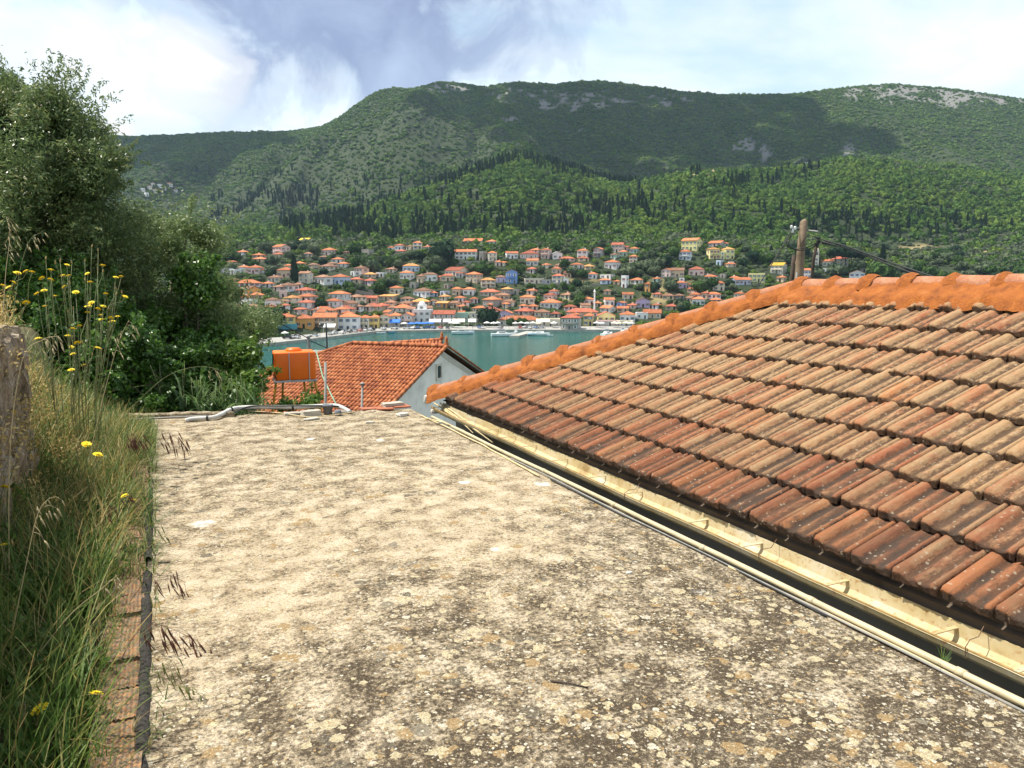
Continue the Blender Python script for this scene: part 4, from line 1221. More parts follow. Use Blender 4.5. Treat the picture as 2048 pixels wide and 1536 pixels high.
pars = sorted([(cp('B', x, 0)[0], k, s) for x, k, s in [(455, 'white', 1.6), (530, 'blue', 1.9), (590, 'blue', 1.9), (640, 'blue', 1.8), (690, 'blue', 1.8), (735, 'blue', 1.3), (1300, 'white', 1.6), (1370, 'white', 1.8), (1410, 'white', 1.4), (1590, 'white', 1.4), (1650, 'white', 1.5), (1710, 'white', 1.5), (1770, 'white', 1.5), (1830, 'cream', 1.5), (1985, 'white', 1.5), (990, 'white', 1.8), (940, 'white', 1.6)]] +
              [(cp('C', x, 0)[0], k, 1.7) for x, k in [(140, 'white'), (580, 'white'), (630, 'white'), (760, 'cream'), (800, 'cream'), (880, 'cream'), (930, 'white')]] + [(cp('A', 870, 0)[0], 'white', 1.4)])
for i, (x, k, s) in enumerate(pars):
    u = (x - 1024) / FPX; D = float(shore(u)) + (12.5 if i % 2 else 10.5)
    o = empty('parasol', (u * D, D, ZW + 1.3 + (D - float(shore(u))) * .028), .2 * i)
    link('canopy', PARM[k], o, None, None, (s / 1.7, s / 1.7, 1)); link('pole', PPOLE, o)
    tag(o, f'{k} cafe parasol on the quay, {ordinal(i + 1)} from the western end', 'parasol', 'cafe parasols on the quay')
for i, (c, x, w_, k, lab) in enumerate([('B', 770, 120, 'white', 'wide white awning in front of the pinkish waterfront building'), ('B', 895, 80, 'white', 'white awning next to the widest white awning'), ('B', 1010, 130, 'cream', 'cream awning under the pale green building'),
                                    ('A', 1330, 120, 'white', 'pale awning under the tan waterfront house'), ('C', 30, 140, 'cream', 'cream awning on the low shop row left of the stone house'), ('B', 1150, 80, 'white', 'whitish awning left of the dark waterfront tree'), ('B', 360, 110, 'blue', 'blue-grey awning right of the pedimented house')]):
    px_ = cp(c, x, 0)[0]; u = (px_ - 1024) / FPX; D = float(shore(u)) + 17
    k_ = D / FPX / 5.12; W = w_ * k_
    z = ZW + 1.7
    o = empty('awning', (u * D, D, z))
    MB().add([(-W / 2, -1.8, 2.7), (W / 2, -1.8, 2.7), (W / 2, 1.6, 4.1), (-W / 2, 1.6, 4.1), (-W / 2, -1.8, 2.35), (W / 2, -1.8, 2.35), (W / 2, 1.6, 4.0), (-W / 2, 1.6, 4.0)], [(0, 1, 2, 3), (1, 0, 4, 5), (7, 6, 5, 4), (0, 3, 7, 4), (2, 1, 5, 6), (3, 2, 6, 7)]).build('canvas', MATS['canvas_' + k], o)
    for sx in (-1, 1): MB().tube([(sx * W * .47, -1.7, -.3), (sx * W * .47, -1.7, 2.6)], .06, 6).build('post', MATS['rail_white'], o)
    tag(o, lab, 'awning', 'awnings along the quay')

# boats
simple('boat_white', (0.78, 0.78, 0.76), .35, .06, .8, spec=.5); simple('boat_blue', (0.10, 0.26, 0.40), .4, .1, .8); simple('boat_wood', (0.30, 0.16, 0.07), .5, .15, 1.5); simple('mast_metal', (0.62, 0.62, 0.60), .4, .05, 1, metal=.6); simple('boat_canvas_navy', (0.03, .06, .16), .8, .1, 1)
def hull_mesh(Lh, B, fb, mt, sheer=.35):
    mb = MB(); ns = 9; vs, fs = [], []
    for i in range(ns):
        s = i / (ns - 1); x = -Lh / 2 + Lh * s
        hb = B / 2 * (1 - max(0, (s - .45) / .55) ** 2.0) * (.86 + .14 * min(1, s * 4)); hb = max(hb, .02)
        zt = fb * (1 + sheer * (s - .3) ** 2 * 2)
        for (yy, z) in ((-hb, zt), (-hb * .9, .12), (0, -.35), (hb * .9, .12), (hb, zt)): vs.append((x, yy, z))
    for i in range(ns - 1):
        for j in range(4): fs.append((i * 5 + j, i * 5 + j + 1, (i + 1) * 5 + j + 1, (i + 1) * 5 + j))
        fs.append((i * 5 + 4, i * 5, (i + 1) * 5, (i + 1) * 5 + 4))
    fs.append((0, 4, 3, 2, 1))
    return mb.add(vs, fs).mesh('hull', mt)
def boat(px_, py_, Lh, kind, ang, label, mast=0):
    p = at_z(px_, py_, ZW)
    o = empty('sailing_yacht' if mast else 'motor_boat', (p.x, p.y, ZW + .1), R(ang))
    B = Lh * (.30 if not mast else .28)
    hm = hull_mesh(Lh, B, Lh * .085 + .25, MATS['boat_white'] if kind != 'blue' else MATS['boat_blue'])
    h_ = link('hull', hm, o)
    fb = Lh * .085 + .25
    MB().box((0, 0, fb * .55), (Lh * .96, B * .97, .1)).build('stripe', MATS['boat_blue'], h_)
    if Lh > 4.5:
        mb = MB(); c0 = .1 * Lh
        mb.add([(-.28 * Lh, -B * .3, fb), (.25 * Lh, -B * .25, fb), (.25 * Lh, B * .25, fb), (-.28 * Lh, B * .3, fb), (-.24 * Lh, -B * .26, fb + .85), (.06 * Lh, -B * .2, fb + .85), (.06 * Lh, B * .2, fb + .85), (-.24 * Lh, B * .26, fb + .85)], [(3, 2, 1, 0), (4, 5, 6, 7), (0, 1, 5, 4), (1, 2, 6, 5), (2, 3, 7, 6), (3, 0, 4, 7)])
        cb = mb.build('cabin', MATS['boat_white'], o)
        MB().box((-.06 * Lh, 0, fb + .5), (.26 * Lh, B * .53, .28)).build('window', MATS['window_dark'], cb)
    else:
        MB().box((-.1 * Lh, 0, fb + .03), (.12 * Lh, B * .8, .06)).build('seat', MATS['boat_wood'], o)
        MB().box((-.5 * Lh - .1, 0, fb), (.25, .3, .8)).build('outboard_motor', MATS['rubber'], o)
    if kind == 'canopy':
        mb = MB(); mb.box((-.12 * Lh, 0, fb + 2.2), (.5 * Lh, B * .85, .1)); mb.build('canopy', MATS['canvas_white'], o)
        for sx in (-.34, .1):
            for sy in (-.38, .38): MB().tube([(sx * Lh, sy * B, fb - .1), (sx * Lh, sy * B, fb + 2.2)], .05, 6).build('post', MATS['mast_metal'], o)
    if mast:
        ms = MB().tube([(.08 * Lh, 0, fb), (.08 * Lh, 0, fb + mast)], .075, 6, .05).build('mast', MATS['mast_metal'], o)
        MB().tube([(.08 * Lh, -mast * .06, fb + mast * .6), (.08 * Lh, mast * .06, fb + mast * .6)], .03, 5).build('spreader', MATS['mast_metal'], ms)
        bo = MB().tube([(.08 * Lh, 0, fb + 1.6), (-.38 * Lh, 0, fb + 1.5)], .08, 6).build('boom', MATS['mast_metal'], o)
        MB().tube([(.05 * Lh, 0, fb + 1.78), (-.36 * Lh, 0, fb + 1.68)], .17, 7).build('furled_sail', MATS['boat_canvas_navy'], bo)
        MB().tube([(.08 * Lh, 0, fb + mast), (.49 * Lh, 0, fb + .3)], .02, 4).build('forestay', MATS['mast_metal'], ms)
        MB().tube([(.08 * Lh, 0, fb + mast), (-.49 * Lh, 0, fb + .3)], .02, 4).build('backstay', MATS['mast_metal'], ms)
    tag(o, label, 'boat', 'boats moored in the harbour')
boat(*cp('B', 1055, 1168), 11, 'canopy', 4, 'white fishing boat with canopy moored alongside the quay')
boat(*cp('B', 1470, 1192), 11.5, 'white', 8, 'white sailing yacht with tall mast left of the stone pier', 13.5)
boat(*cp('B', 1825, 1184), 10.5, 'white', 176, 'long white motor cruiser right of the stone pier')
boat(*cp('B', 1950, 1190), 3, 'white', 170, 'tiny white dinghy trailing behind the motor cruiser')
boat(*cp('B', 215, 1165), 4.4, 'white', 10, 'small white boat moored below the pedimented house')
boat(*cp('B', 325, 1160), 3.8, 'blue', 5, 'small blue boat next to the white one below the quay')
boat(*cp('A', 690, 1222), 6.5, 'white', 15, 'small white cabin boat at the western mole, nearer the trees')
boat(*cp('A', 790, 1222), 5.5, 'white', 20, 'small white boat at the western mole, second from the trees')
boat(1215, 672, 11, 'white', 60, 'sailing yacht half hidden behind the tiled hip, lower mast', 15)
boat(1247, 670, 13, 'white', 75, 'sailing yacht half hidden behind the tiled hip, taller mast', 18)
boat(*cp('B', 1600, 1160), 5.5, 'canopy', 80, 'small white boat with sunshade tucked against the pier')
# flagpole-like white column and lamp posts on the quay
mb = MB(); p = hit(*cp('C', 557, 980)); 
o = empty('white_column', p); MB().lathe([(.55, 0), (.45, 6), (.42, 13), (.7, 13.3), (.35, 14.2), (.05, 15)], n=10).build('shaft', MATS['plaster_white'], o)
tag(o, 'tall white column rising above the red roofs behind the stone house', 'column')
for i, x in enumerate([640, 735, 800, 870, 945, 1018, 1090, 1180]):
    u = (x - 1024) / FPX; D = float(shore(u)) + 3.0
    o = empty('street_lamp', (u * D, D, ZW + 1.3))
    MB().tube([(0, 0, 0), (0, 0, 5.2)], .07, 6).build('pole', MATS['rail_dark'], o)
    MB().lathe([(.1, 5.2), (.28, 5.35), (.25, 5.7), (.05, 5.85)], n=8).build('lamp_head', MATS['lamp_glass'], o)
    tag(o, f'dark lamp post on the quay edge, {ordinal(i + 1)} from the western end', 'street lamp', 'quay lamp posts')
# ================================================================== THE TERRACE AND THE TILED ROOF BESIDE IT
EA = Vector((-0.41546, 0.90961, 0))      # along the eaves, away from the camera
NA = Vector((0.90961, 0.41546, 0))       # across the terrace, towards the tiled roof
def QT(q, t, z=0.0): return NA * q + EA * t + Vector((0, 0, z))
ROTZ = math.atan2(NA.y, NA.x)            # local x = q, local y = t

# ---- concrete with lichen
m, t, b = mat('lichen_concrete')
co = coords(t, 'Object')
def vor(vec, scale, feature='F1', out='Distance', rand=1.0):
    v = N(t, 'ShaderNodeTexVoronoi', feature=feature)
    v.inputs['Scale'].default_value = scale; v.inputs['Randomness'].default_value = rand
    L(t, vec, v.inputs['Vector'])
    return v
def warp(vec, scale, amt):
    nn = N(t, 'ShaderNodeTexNoise'); nn.inputs['Scale'].default_value = scale; nn.inputs['Detail'].default_value = 3
    L(t, vec, nn.inputs['Vector'])
    s_ = N(t, 'ShaderNodeVectorMath', operation='SUBTRACT'); L(t, nn.outputs['Color'], s_.inputs[0]); s_.inputs[1].default_value = (.5, .5, .5)
    k = N(t, 'ShaderNodeVectorMath', operation='SCALE'); L(t, s_.outputs[0], k.inputs[0]); k.inputs['Scale'].default_value = amt
    a_ = N(t, 'ShaderNodeVectorMath', operation='ADD'); L(t, vec, a_.inputs[0]); L(t, k.outputs[0], a_.inputs[1])
    return a_.outputs[0]
sx = N(t, 'ShaderNodeSeparateXYZ'); L(t, co, sx.inputs[0])
big = noise(t, co, 0.75, 5, 0.6); medn = noise(t, co, 5.0, 6, 0.68); fine = noise(t, co, 42, 5, 0.7); fine2 = noise(t, co, 95, 4, 0.7)
# the near half carries old black crust and big lichens; further out the slab is paler and finely speckled
near = ramp(t, math_n(t, 'ADD', sx.outputs[1], math_n(t, 'MULTIPLY', math_n(t, 'SUBTRACT', big, .5), 4.5)), [(0.0, 1.0), (0.40, 0.90), (0.58, 0.42), (0.9, 0.26)])
nm_ = N(t, 'ShaderNodeMapRange'); nm_.inputs['From Min'].default_value = 0; nm_.inputs['From Max'].default_value = 8.0
L(t, math_n(t, 'ADD', math_n(t, 'SUBTRACT', sx.outputs[1], math_n(t, 'MULTIPLY', sx.outputs[0], 0.55)), math_n(t, 'MULTIPLY', math_n(t, 'SUBTRACT', big, .5), 5.0)), nm_.inputs['Value'])
near = ramp(t, nm_.outputs[0], [(0.05, 0.95), (0.32, 0.72), (0.50, 0.36), (0.72, 0.55), (1.0, 0.58)])
beige = ramp(t, medn, [(0.30, (0.205, 0.153, 0.094)), (0.48, (0.320, 0.258, 0.172)), (0.66, (0.43, 0.366, 0.268))])
dk = math_n(t, 'ADD', math_n(t, 'MULTIPLY', fine, 0.55), math_n(t, 'MULTIPLY', medn, 0.45))
thr = math_n(t, 'SUBTRACT', 0.36, math_n(t, 'MULTIPLY', near.outputs[0], -0.215))
dmask = ramp(t, math_n(t, 'ADD', math_n(t, 'SUBTRACT', thr, dk), 0.5), [(0.44, 0.0), (0.57, 0.92)])
c = mixc(t, dmask.outputs[0], beige.outputs[0], mixc(t, fine2, (0.020, 0.015, 0.010), (0.062, 0.047, 0.031)))
def lichen(c, scale, seed, rmin, rmax, cols, amount_near, wscale, wamt):
    mp = N(t, 'ShaderNodeMapping'); mp.inputs['Location'].default_value = (seed * 3.7, seed * 1.9, 0); mp.inputs['Scale'].default_value = (1, 1, 0.01)
    L(t, co, mp.inputs[0])
    wv = warp(warp(mp.outputs[0], wscale, wamt), wscale * 3.5, wamt * .35)
    v = vor(wv, scale)
    sc_ = N(t, 'ShaderNodeSeparateColor'); L(t, v.outputs['Color'], sc_.inputs[0])
    rad = math_n(t, 'ADD', rmin, math_n(t, 'MULTIPLY', math_n(t, 'POWER', sc_.outputs[0], 2.0), rmax - rmin))
    pres = math_n(t, 'LESS_THAN', sc_.outputs[1], math_n(t, 'MULTIPLY', amount_near, ramp(t, clus, [(.38, .25), (.62, 1.35)]).outputs[0]))
    rad = math_n(t, 'MULTIPLY', rad, pres)
    d_ = math_n(t, 'SUBTRACT', rad, v.outputs['Distance'])
    d_ = math_n(t, 'ADD', d_, math_n(t, 'MULTIPLY', math_n(t, 'SUBTRACT', math_n(t, 'ADD', math_n(t, 'MULTIPLY', fine, .6), math_n(t, 'MULTIPLY', fine2, .4)), .5), .55))
    msk = ramp(t, math_n(t, 'ADD', math_n(t, 'MULTIPLY', d_, 9), .5), [(.47, 0), (.60, 1)])
    cr = ramp(t, sc_.outputs[2], cols, 'CONSTANT')
    cc = mixc(t, math_n(t, 'MULTIPLY', math_n(t, 'SUBTRACT', fine, .30), 1.9, clamp=True), cr.outputs[0], (0.20, 0.165, 0.105))
    return mixc(t, math_n(t, 'MULTIPLY', msk.outputs[0], 0.93), c, cc)
clus = noise(t, co, 2.6, 4, .6)
an = math_n(t, 'MULTIPLY', near.outputs[0], 0.86)
an2 = math_n(t, 'MULTIPLY', near.outputs[0], 1.05)
CREAM, TAN, WHT, GRY, DKS = (0.44, 0.38, 0.245), (0.26, 0.165, 0.07), (0.50, 0.47, 0.39), (0.15, 0.135, 0.11), (0.05, 0.045, 0.04)
c = lichen(c, 11, 4, .10, .50, [(0, TAN), (.35, GRY), (.6, TAN), (.8, DKS)], an, 14, .05)
c = lichen(c, 21, 1, .12, .50, [(0, CREAM), (.5, TAN), (.62, WHT), (.8, CREAM)], an2, 30, .025)
c = lichen(c, 10.5, 2, .05, .46, [(0, CREAM), (.45, WHT), (.55, CREAM), (.8, TAN), (.92, GRY)], an, 20, .035)
c = lichen(c, 62, 3, .15, .55, [(0, WHT), (.4, CREAM), (.75, TAN)], math_n(t, 'ADD', an, .05), 60, .012)
spk = ramp(t, fine2, [(.60, 0), (.66, 1)])
c = mixc(t, math_n(t, 'MULTIPLY', spk.outputs[0], .55), c, (0.40, 0.36, 0.28))
# lime splashes
for (px_, py_, rr_) in [(402, 1047, .085), (1086, 966, .075), (1395, 1182, .035), (990, 1098, .03), (620, 878, .05), (760, 880, .06), (930, 965, .05)]:
    p_ = at_z(px_, py_, 0); q_, t_ = p_.dot(NA), p_.dot(EA)
    d_ = N(t, 'ShaderNodeVectorMath', operation='DISTANCE'); L(t, warp(warp(co, 16, .10), 60, .03), d_.inputs[0]); d_.inputs[1].default_value = (q_, t_, 0)
    sp = ramp(t, math_n(t, 'DIVIDE', d_.outputs['Value'], rr_), [(.75, .95), (1.0, 0)])
    c = mixc(t, math_n(t, 'MULTIPLY', sp.outputs[0], ramp(t, medn, [(.40, .1), (.55, .95)]).outputs[0]), c, (0.50, 0.485, 0.45))
c = mixc(t, 1.0, c, ramp(t, math_n(t, 'ADD', math_n(t, 'MULTIPLY', fine2, .55), math_n(t, 'MULTIPLY', noise(t, co, 190, 3, .7), .45)), [(.34, (.44, .42, .39)), (.5, (1, 1, 1)), (.66, (1.40, 1.40, 1.38))]).outputs[0], 'MULTIPLY')
setc(t, b, c)
b.inputs['Roughness'].default_value = .95
b.inputs['Specular IOR Level'].default_value = .15
bump(t, b, math_n(t, 'ADD', math_n(t, 'MULTIPLY', fine, .7), medn), 0.55, 0.012)

# slab top: uneven sheet whose far edge follows the photograph; sides drop to the ground
def far_t(q): return np.interp(q, [-0.6, 0.74, 2.1, 2.95], [10.2, 9.86, 9.55, 9.5])
qs = np.linspace(-0.125, 2.945, 76); ts = np.linspace(0, 1, 220)
QQ, TT = np.meshgrid(qs, ts, indexing='ij')
TT = -1.6 + TT * (far_t(QQ) + 1.6)
ZZ = (fbm(QQ * 1.1, TT * 1.1, 3) - .5) * .022 + (fbm(QQ * 7, TT * 7, 3) - .5) * .006
edge = np.clip((QQ - 2.86) / .085, 0, 1); ZZ -= edge ** 2 * .03 * fbm(TT * 3, QQ * 0 + 2, 3) * 2
ft = np.clip((TT - far_t(QQ) + .35) / .35, 0, 1); ZZ += ft * (fbm(QQ * 5, TT * 5, 3) - .45) * .05
V = np.stack([QQ, TT, ZZ], -1).reshape(-1, 3)
a_, b_ = QQ.shape; ix = np.arange(a_ * b_).reshape(a_, b_)
F = np.stack([ix[:-1, :-1], ix[1:, :-1], ix[1:, 1:], ix[:-1, 1:]], -1).reshape(-1, 4)
ring = np.concatenate([ix[:, 0], ix[-1, 1:], ix[-2::-1, -1], ix[0, -2:0:-1]])
Vb = V[ring].copy(); Vb[:, 2] = -3.4
nb0 = len(V); nr_ = len(ring)
Fs = np.array([[ring[i], nb0 + i, nb0 + (i + 1) % nr_, ring[(i + 1) % nr_]] for i in range(nr_)])[:, ::-1]
ter = link('terrace', np_mesh('terrace', np.concatenate([V, Vb]), np.concatenate([F, Fs]), MATS['lichen_concrete'], True))
ter.rotation_euler = (0, 0, ROTZ)
tag(ter, 'flat concrete roof terrace covered with lichen', kind='structure')

# ---- clay tiles of the big roof
m, t, b = mat('old_clay_tile')
tco = t.nodes.new('ShaderNodeTexCoord')
oi = t.nodes.new('ShaderNodeObjectInfo')
ofs = N(t, 'ShaderNodeVectorMath', operation='ADD'); L(t, tco.outputs['Object'], ofs.inputs[0])
sc_ = N(t, 'ShaderNodeVectorMath', operation='SCALE'); L(t, oi.outputs['Location'], sc_.inputs[0]); sc_.inputs['Scale'].default_value = 7.3
L(t, sc_.outputs[0], ofs.inputs[1])
tv = ofs.outputs[0]
stretch = N(t, 'ShaderNodeMapping'); stretch.inputs['Scale'].default_value = (0.45, 1, 1); L(t, tv, stretch.inputs[0]); sv = stretch.outputs[0]
wn1 = N(t, 'ShaderNodeTexWhiteNoise'); L(t, oi.outputs['Location'], wn1.inputs[0])
wc = N(t, 'ShaderNodeSeparateColor'); L(t, wn1.outputs['Color'], wc.inputs[0])
r1, r2, r3 = wc.outputs[0], wc.outputs[1], wc.outputs[2]
sl_ = N(t, 'ShaderNodeSeparateXYZ'); L(t, tco.outputs['Object'], sl_.inputs[0])      # local z = height on the profile
gp = N(t, 'ShaderNodeSeparateXYZ'); L(t, oi.outputs['Location'], gp.inputs[0])        # world height of the tile
nA = noise(t, sv, 13, 6, .65); nB = noise(t, sv, 55, 5, .7); nC = noise(t, tv, 120, 4, .7); nD = noise(t, sv, 5, 4, .6)
clay = ramp(t, r1, [(0, (0.185, 0.060, 0.030)), (.35, (0.235, 0.080, 0.038)), (.7, (0.275, 0.102, 0.046)), (.95, (0.33, 0.13, 0.048)), (1, (0.42, 0.165, 0.036))])
clay = mixc(t, ramp(t, nB, [(.35, 0), (.7, .55)]).outputs[0], clay.outputs[0], (0.36, 0.165, 0.085))
# pale crust: more of it up the slope
up_ = N(t, 'ShaderNodeMapRange'); L(t, gp.outputs[2], up_.inputs['Value']); up_.inputs['From Min'].default_value = .15; up_.inputs['From Max'].default_value = .62
pm = math_n(t, 'ADD', math_n(t, 'MULTIPLY', nA, .9), math_n(t, 'ADD', math_n(t, 'MULTIPLY', math_n(t, 'SUBTRACT', r2, .5), .24), math_n(t, 'MULTIPLY', up_.outputs[0], .27)))
pmask = ramp(t, pm, [(.50, 0), (.78, .80)])
palec = mixc(t, nB, (0.170, 0.112, 0.056), (0.42, 0.300, 0.165))
c = mixc(t, pmask.outputs[0], clay, palec)
# grime in the valleys and on the lowest course
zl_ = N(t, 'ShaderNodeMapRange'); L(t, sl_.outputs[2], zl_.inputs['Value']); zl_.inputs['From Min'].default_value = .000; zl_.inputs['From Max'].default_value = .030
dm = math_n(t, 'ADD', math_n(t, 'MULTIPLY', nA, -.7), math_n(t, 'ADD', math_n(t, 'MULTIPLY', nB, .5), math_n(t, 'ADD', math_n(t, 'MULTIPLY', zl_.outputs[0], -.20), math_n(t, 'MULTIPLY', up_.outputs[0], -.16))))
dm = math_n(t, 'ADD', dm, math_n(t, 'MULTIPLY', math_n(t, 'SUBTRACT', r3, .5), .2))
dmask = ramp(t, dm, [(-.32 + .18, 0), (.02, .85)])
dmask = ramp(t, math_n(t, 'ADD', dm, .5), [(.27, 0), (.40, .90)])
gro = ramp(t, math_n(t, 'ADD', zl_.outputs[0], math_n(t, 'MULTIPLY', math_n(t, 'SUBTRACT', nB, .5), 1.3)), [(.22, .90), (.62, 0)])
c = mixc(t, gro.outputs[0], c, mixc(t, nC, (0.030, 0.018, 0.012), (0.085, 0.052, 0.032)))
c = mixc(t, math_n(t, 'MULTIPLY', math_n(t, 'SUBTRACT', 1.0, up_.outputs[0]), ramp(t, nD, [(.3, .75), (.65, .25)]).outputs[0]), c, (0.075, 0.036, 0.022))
c = mixc(t, dmask.outputs[0], c, mixc(t, nC, (0.022, 0.016, 0.013), (0.070, 0.050, 0.037)))
# round pale lichens
v = N(t, 'ShaderNodeTexVoronoi'); v.inputs['Scale'].default_value = 52; L(t, tv, v.inputs['Vector'])
vs_ = N(t, 'ShaderNodeSeparateColor'); L(t, v.outputs['Color'], vs_.inputs[0])
lm = math_n(t, 'SUBTRACT', math_n(t, 'MULTIPLY', math_n(t, 'POWER', vs_.outputs[0], 6.0), .5), math_n(t, 'ADD', v.outputs['Distance'], math_n(t, 'MULTIPLY', math_n(t, 'SUBTRACT', nC, .5), .3)))
lmask = ramp(t, math_n(t, 'ADD', lm, .5), [(.50, 0), (.55, .8)])
c = mixc(t, math_n(t, 'MULTIPLY', lmask.outputs[0], .7), c, (0.30, 0.25, 0.18))
spk = ramp(t, nC, [(.64, 0), (.72, .5)])
c = mixc(t, spk.outputs[0], c, (0.32, 0.22, 0.14))
setc(t, b, c)
b.inputs['Roughness'].default_value = .93; b.inputs['Specular IOR Level'].default_value = .2
bump(t, b, math_n(t, 'ADD', nB, math_n(t, 'MULTIPLY', nC, .5)), .75, .006)

TW, TL, EXPO = 0.25, 0.405, 0.356
PROF = [(.006, -.010), (.010, .012), (.018, .026), (.030, .028), (.042, .016), (.058, .007), (.078, .006), (.097, .014), (.115, .017), (.133, .012), (.150, .005), (.166, .005), (.178, .014), (.190, .029), (.200, .035), (.232, .035), (.240, .028), (.243, -.012)]
def tile_mesh(seed):
    r = random.Random(seed)
    secs = [(-.012, -.022), (-.010, -.004), (.004, 0), (.10, 0), (.22, 0), (TL, 0)]   # rounded nose, then the body
    vs, fs = [], []
    nP = len(PROF)
    jit = [r.uniform(-.002, .002) for _ in PROF]
    for si, (x, dz) in enumerate(secs):
        for i, (y, z) in enumerate(PROF):
            zz = z + jit[i] + r.uniform(-.0013, .0013)
            if si == 0: zz = min(z, .0) * .4 - .026 + (.010 if .06 < y < .19 and (.08 < y < .14) else 0)
            elif si == 1: zz = z - .009 - (z - .01) * .25
            xx = x + (r.uniform(-.004, .004) if si < 3 else 0)
            vs.append((xx, y - TW / 2 + r.uniform(-.0008, .0008), zz))
    for s_ in range(len(secs) - 1):
        for i in range(nP - 1):
            fs.append((s_ * nP + i, (s_ + 1) * nP + i, (s_ + 1) * nP + i + 1, s_ * nP + i + 1))
    me = MB().add(vs, fs).mesh('roof_tile', MATS['old_clay_tile'])
    fl = np.ones(len(me.polygons), dtype=bool); fl[:nP - 1] = False
    me.polygons.foreach_set('use_smooth', fl)
    # closed sides
    return me
TILES = [tile_mesh(s) for s in range(10)]
Q0, T0, ZE, RUN, TANP = 3.14, 9.06, 0.185, 2.90, 0.437
PA = math.atan(TANP)
def roof_z(q, t_):
    f_ = (q - Q0) / RUN
    return ZE + (q - Q0) * TANP + max(0, T0 - RUN - t_) * .013 * f_
roof = empty('tiled_roof', QT(Q0, T0, 0), 0)
tag(roof, 'old clay-tiled hip roof beside the terrace, patched with orange mortar', 'roof')
rinv = Matrix.Translation(-QT(Q0, T0, 0))
simple('roof_boards', (0.10, 0.075, 0.055), .95, .2, 4)
# deck under the tiles: our slope, the hip end and the far slope
def P_(q, t_, dz=0): return QT(q, t_, roof_z(q, t_) + dz) - QT(Q0, T0, 0)
zr = roof_z(Q0 + RUN, T0 - RUN)
mb = MB()
TEND = -0.6
mb.add([P_(Q0 + .03, T0 - .03, -.05), P_(Q0 + .03, TEND, -.05), P_(Q0 + RUN, TEND, -.05), P_(Q0 + RUN, T0 - RUN, -.05)], [(0, 1, 2, 3)])
far_c = QT(Q0 + 2 * RUN, T0, ZE - .05) - QT(Q0, T0, 0)
far_n = QT(Q0 + 2 * RUN, TEND, ZE - .05) - QT(Q0, T0, 0)
mb.add([P_(Q0 + .03, T0 - .03, -.05), P_(Q0 + RUN, T0 - RUN, -.05), far_c], [(0, 1, 2)])
mb.add([P_(Q0 + RUN, T0 - RUN, -.05), P_(Q0 + RUN, TEND, -.05), far_n, far_c], [(0, 1, 2, 3)])
mb.build('deck', MATS['roof_boards'], roof)
simple('house_render', (0.50, 0.46, 0.38), .9, .15, 1.5, bumpk=.2)
mb = MB()
mb.add([QT(q, t_, z) - QT(Q0, T0, 0) for z in (-3.4, ZE - .02) for (q, t_) in ((Q0 + .16, T0 - .16), (Q0 + .16, TEND), (Q0 + 2 * RUN - .2, TEND), (Q0 + 2 * RUN - .2, T0 - .16))], [(0, 1, 5, 4), (1, 2, 6, 5), (2, 3, 7, 6), (3, 0, 4, 7)])
mb.build('wall', MATS['house_render'], roof)
mb = MB().add([QT(q, t_, z) - QT(Q0, T0, 0) for z in (.02, ZE + .012) for (q, t_) in ((Q0 + .055, T0 - .1), (Q0 + .055, TEND), (Q0 + .08, TEND), (Q0 + .08, T0 - .1))], [(0, 1, 5, 4), (1, 2, 6, 5), (2, 3, 7, 6), (3, 0, 4, 7), (4, 5, 6, 7), (3, 2, 1, 0)])
mb.build('fascia', MATS['roof_boards'], roof)
rr = random.Random(3)
ntile = 0
for row in range(9):
    qd = row * EXPO * math.cos(PA)
    off = .125 * (row % 2) + rr.uniform(-.03, .03)
    k = 0
    while True:
        tc_ = T0 - .06 - (k + .5) * TW + off
        k += 1
        if tc_ < 0.45: break
        q = Q0 + qd
        # keep those on our side of the hip
        if tc_ > T0 - (qd + TL * .45 * math.cos(PA)) + .02: continue
        f_ = qd / RUN
        lift = .047 if row else .04
        base = QT(q, tc_ + rr.uniform(-.003, .003), roof_z(q, tc_) + lift + rr.uniform(-.004, .004))
        o = link('roof_tile', rr.choice(TILES), roof)
        ang = PA - .10 + rr.uniform(-.012, .012)
        M = Matrix.Rotation(ROTZ, 4, 'Z') @ Matrix.Rotation(-ang, 4, 'Y') @ Matrix.Rotation(rr.uniform(-.012, .012), 4, 'Z') @ Matrix.Rotation(rr.uniform(-.012, .012) + .013 * f_, 4, 'X')
        o.matrix_local = Matrix.Translation(base - QT(Q0, T0, 0) + (NA * rr.uniform(-.008, .008))) @ M
        ntile += 1
print('TILES', ntile)

# ---- hip and ridge: half-round cap tiles bedded in orange mortar
m, t, b = mat('orange_mortar')
co = coords(t, 'Object'); nn = noise(t, co, 9, 6, .65); n2_ = noise(t, co, 60, 5, .7)
setc(t, b, mixc(t, ramp(t, n2_, [(.3, .0), (.75, .5)]).outputs[0], ramp(t, nn, [(.30, (0.15, 0.050, 0.016)), (.43, (0.31, 0.095, 0.020)), (.58, (0.42, 0.135, 0.024)), (.74, (0.47, 0.19, 0.055))]).outputs[0], (0.26, 0.085, 0.028)))
bump(t, b, math_n(t, 'ADD', nn, n2_), 1.0, .022)
m, t, b = mat('cap_tile_clay')
co = coords(t, 'Object'); nn = noise(t, co, 14, 6, .65); n2_ = noise(t, co, 90, 4, .7)
setc(t, b, mixc(t, ramp(t, n2_, [(.55, 0), (.68, .7)]).outputs[0], ramp(t, nn, [(.3, (0.26, 0.095, 0.045)), (.55, (0.32, 0.135, 0.070)), (.75, (0.37, 0.20, 0.12))]).outputs[0], (0.42, 0.31, 0.22)))
bump(t, b, n2_, .5, .005)
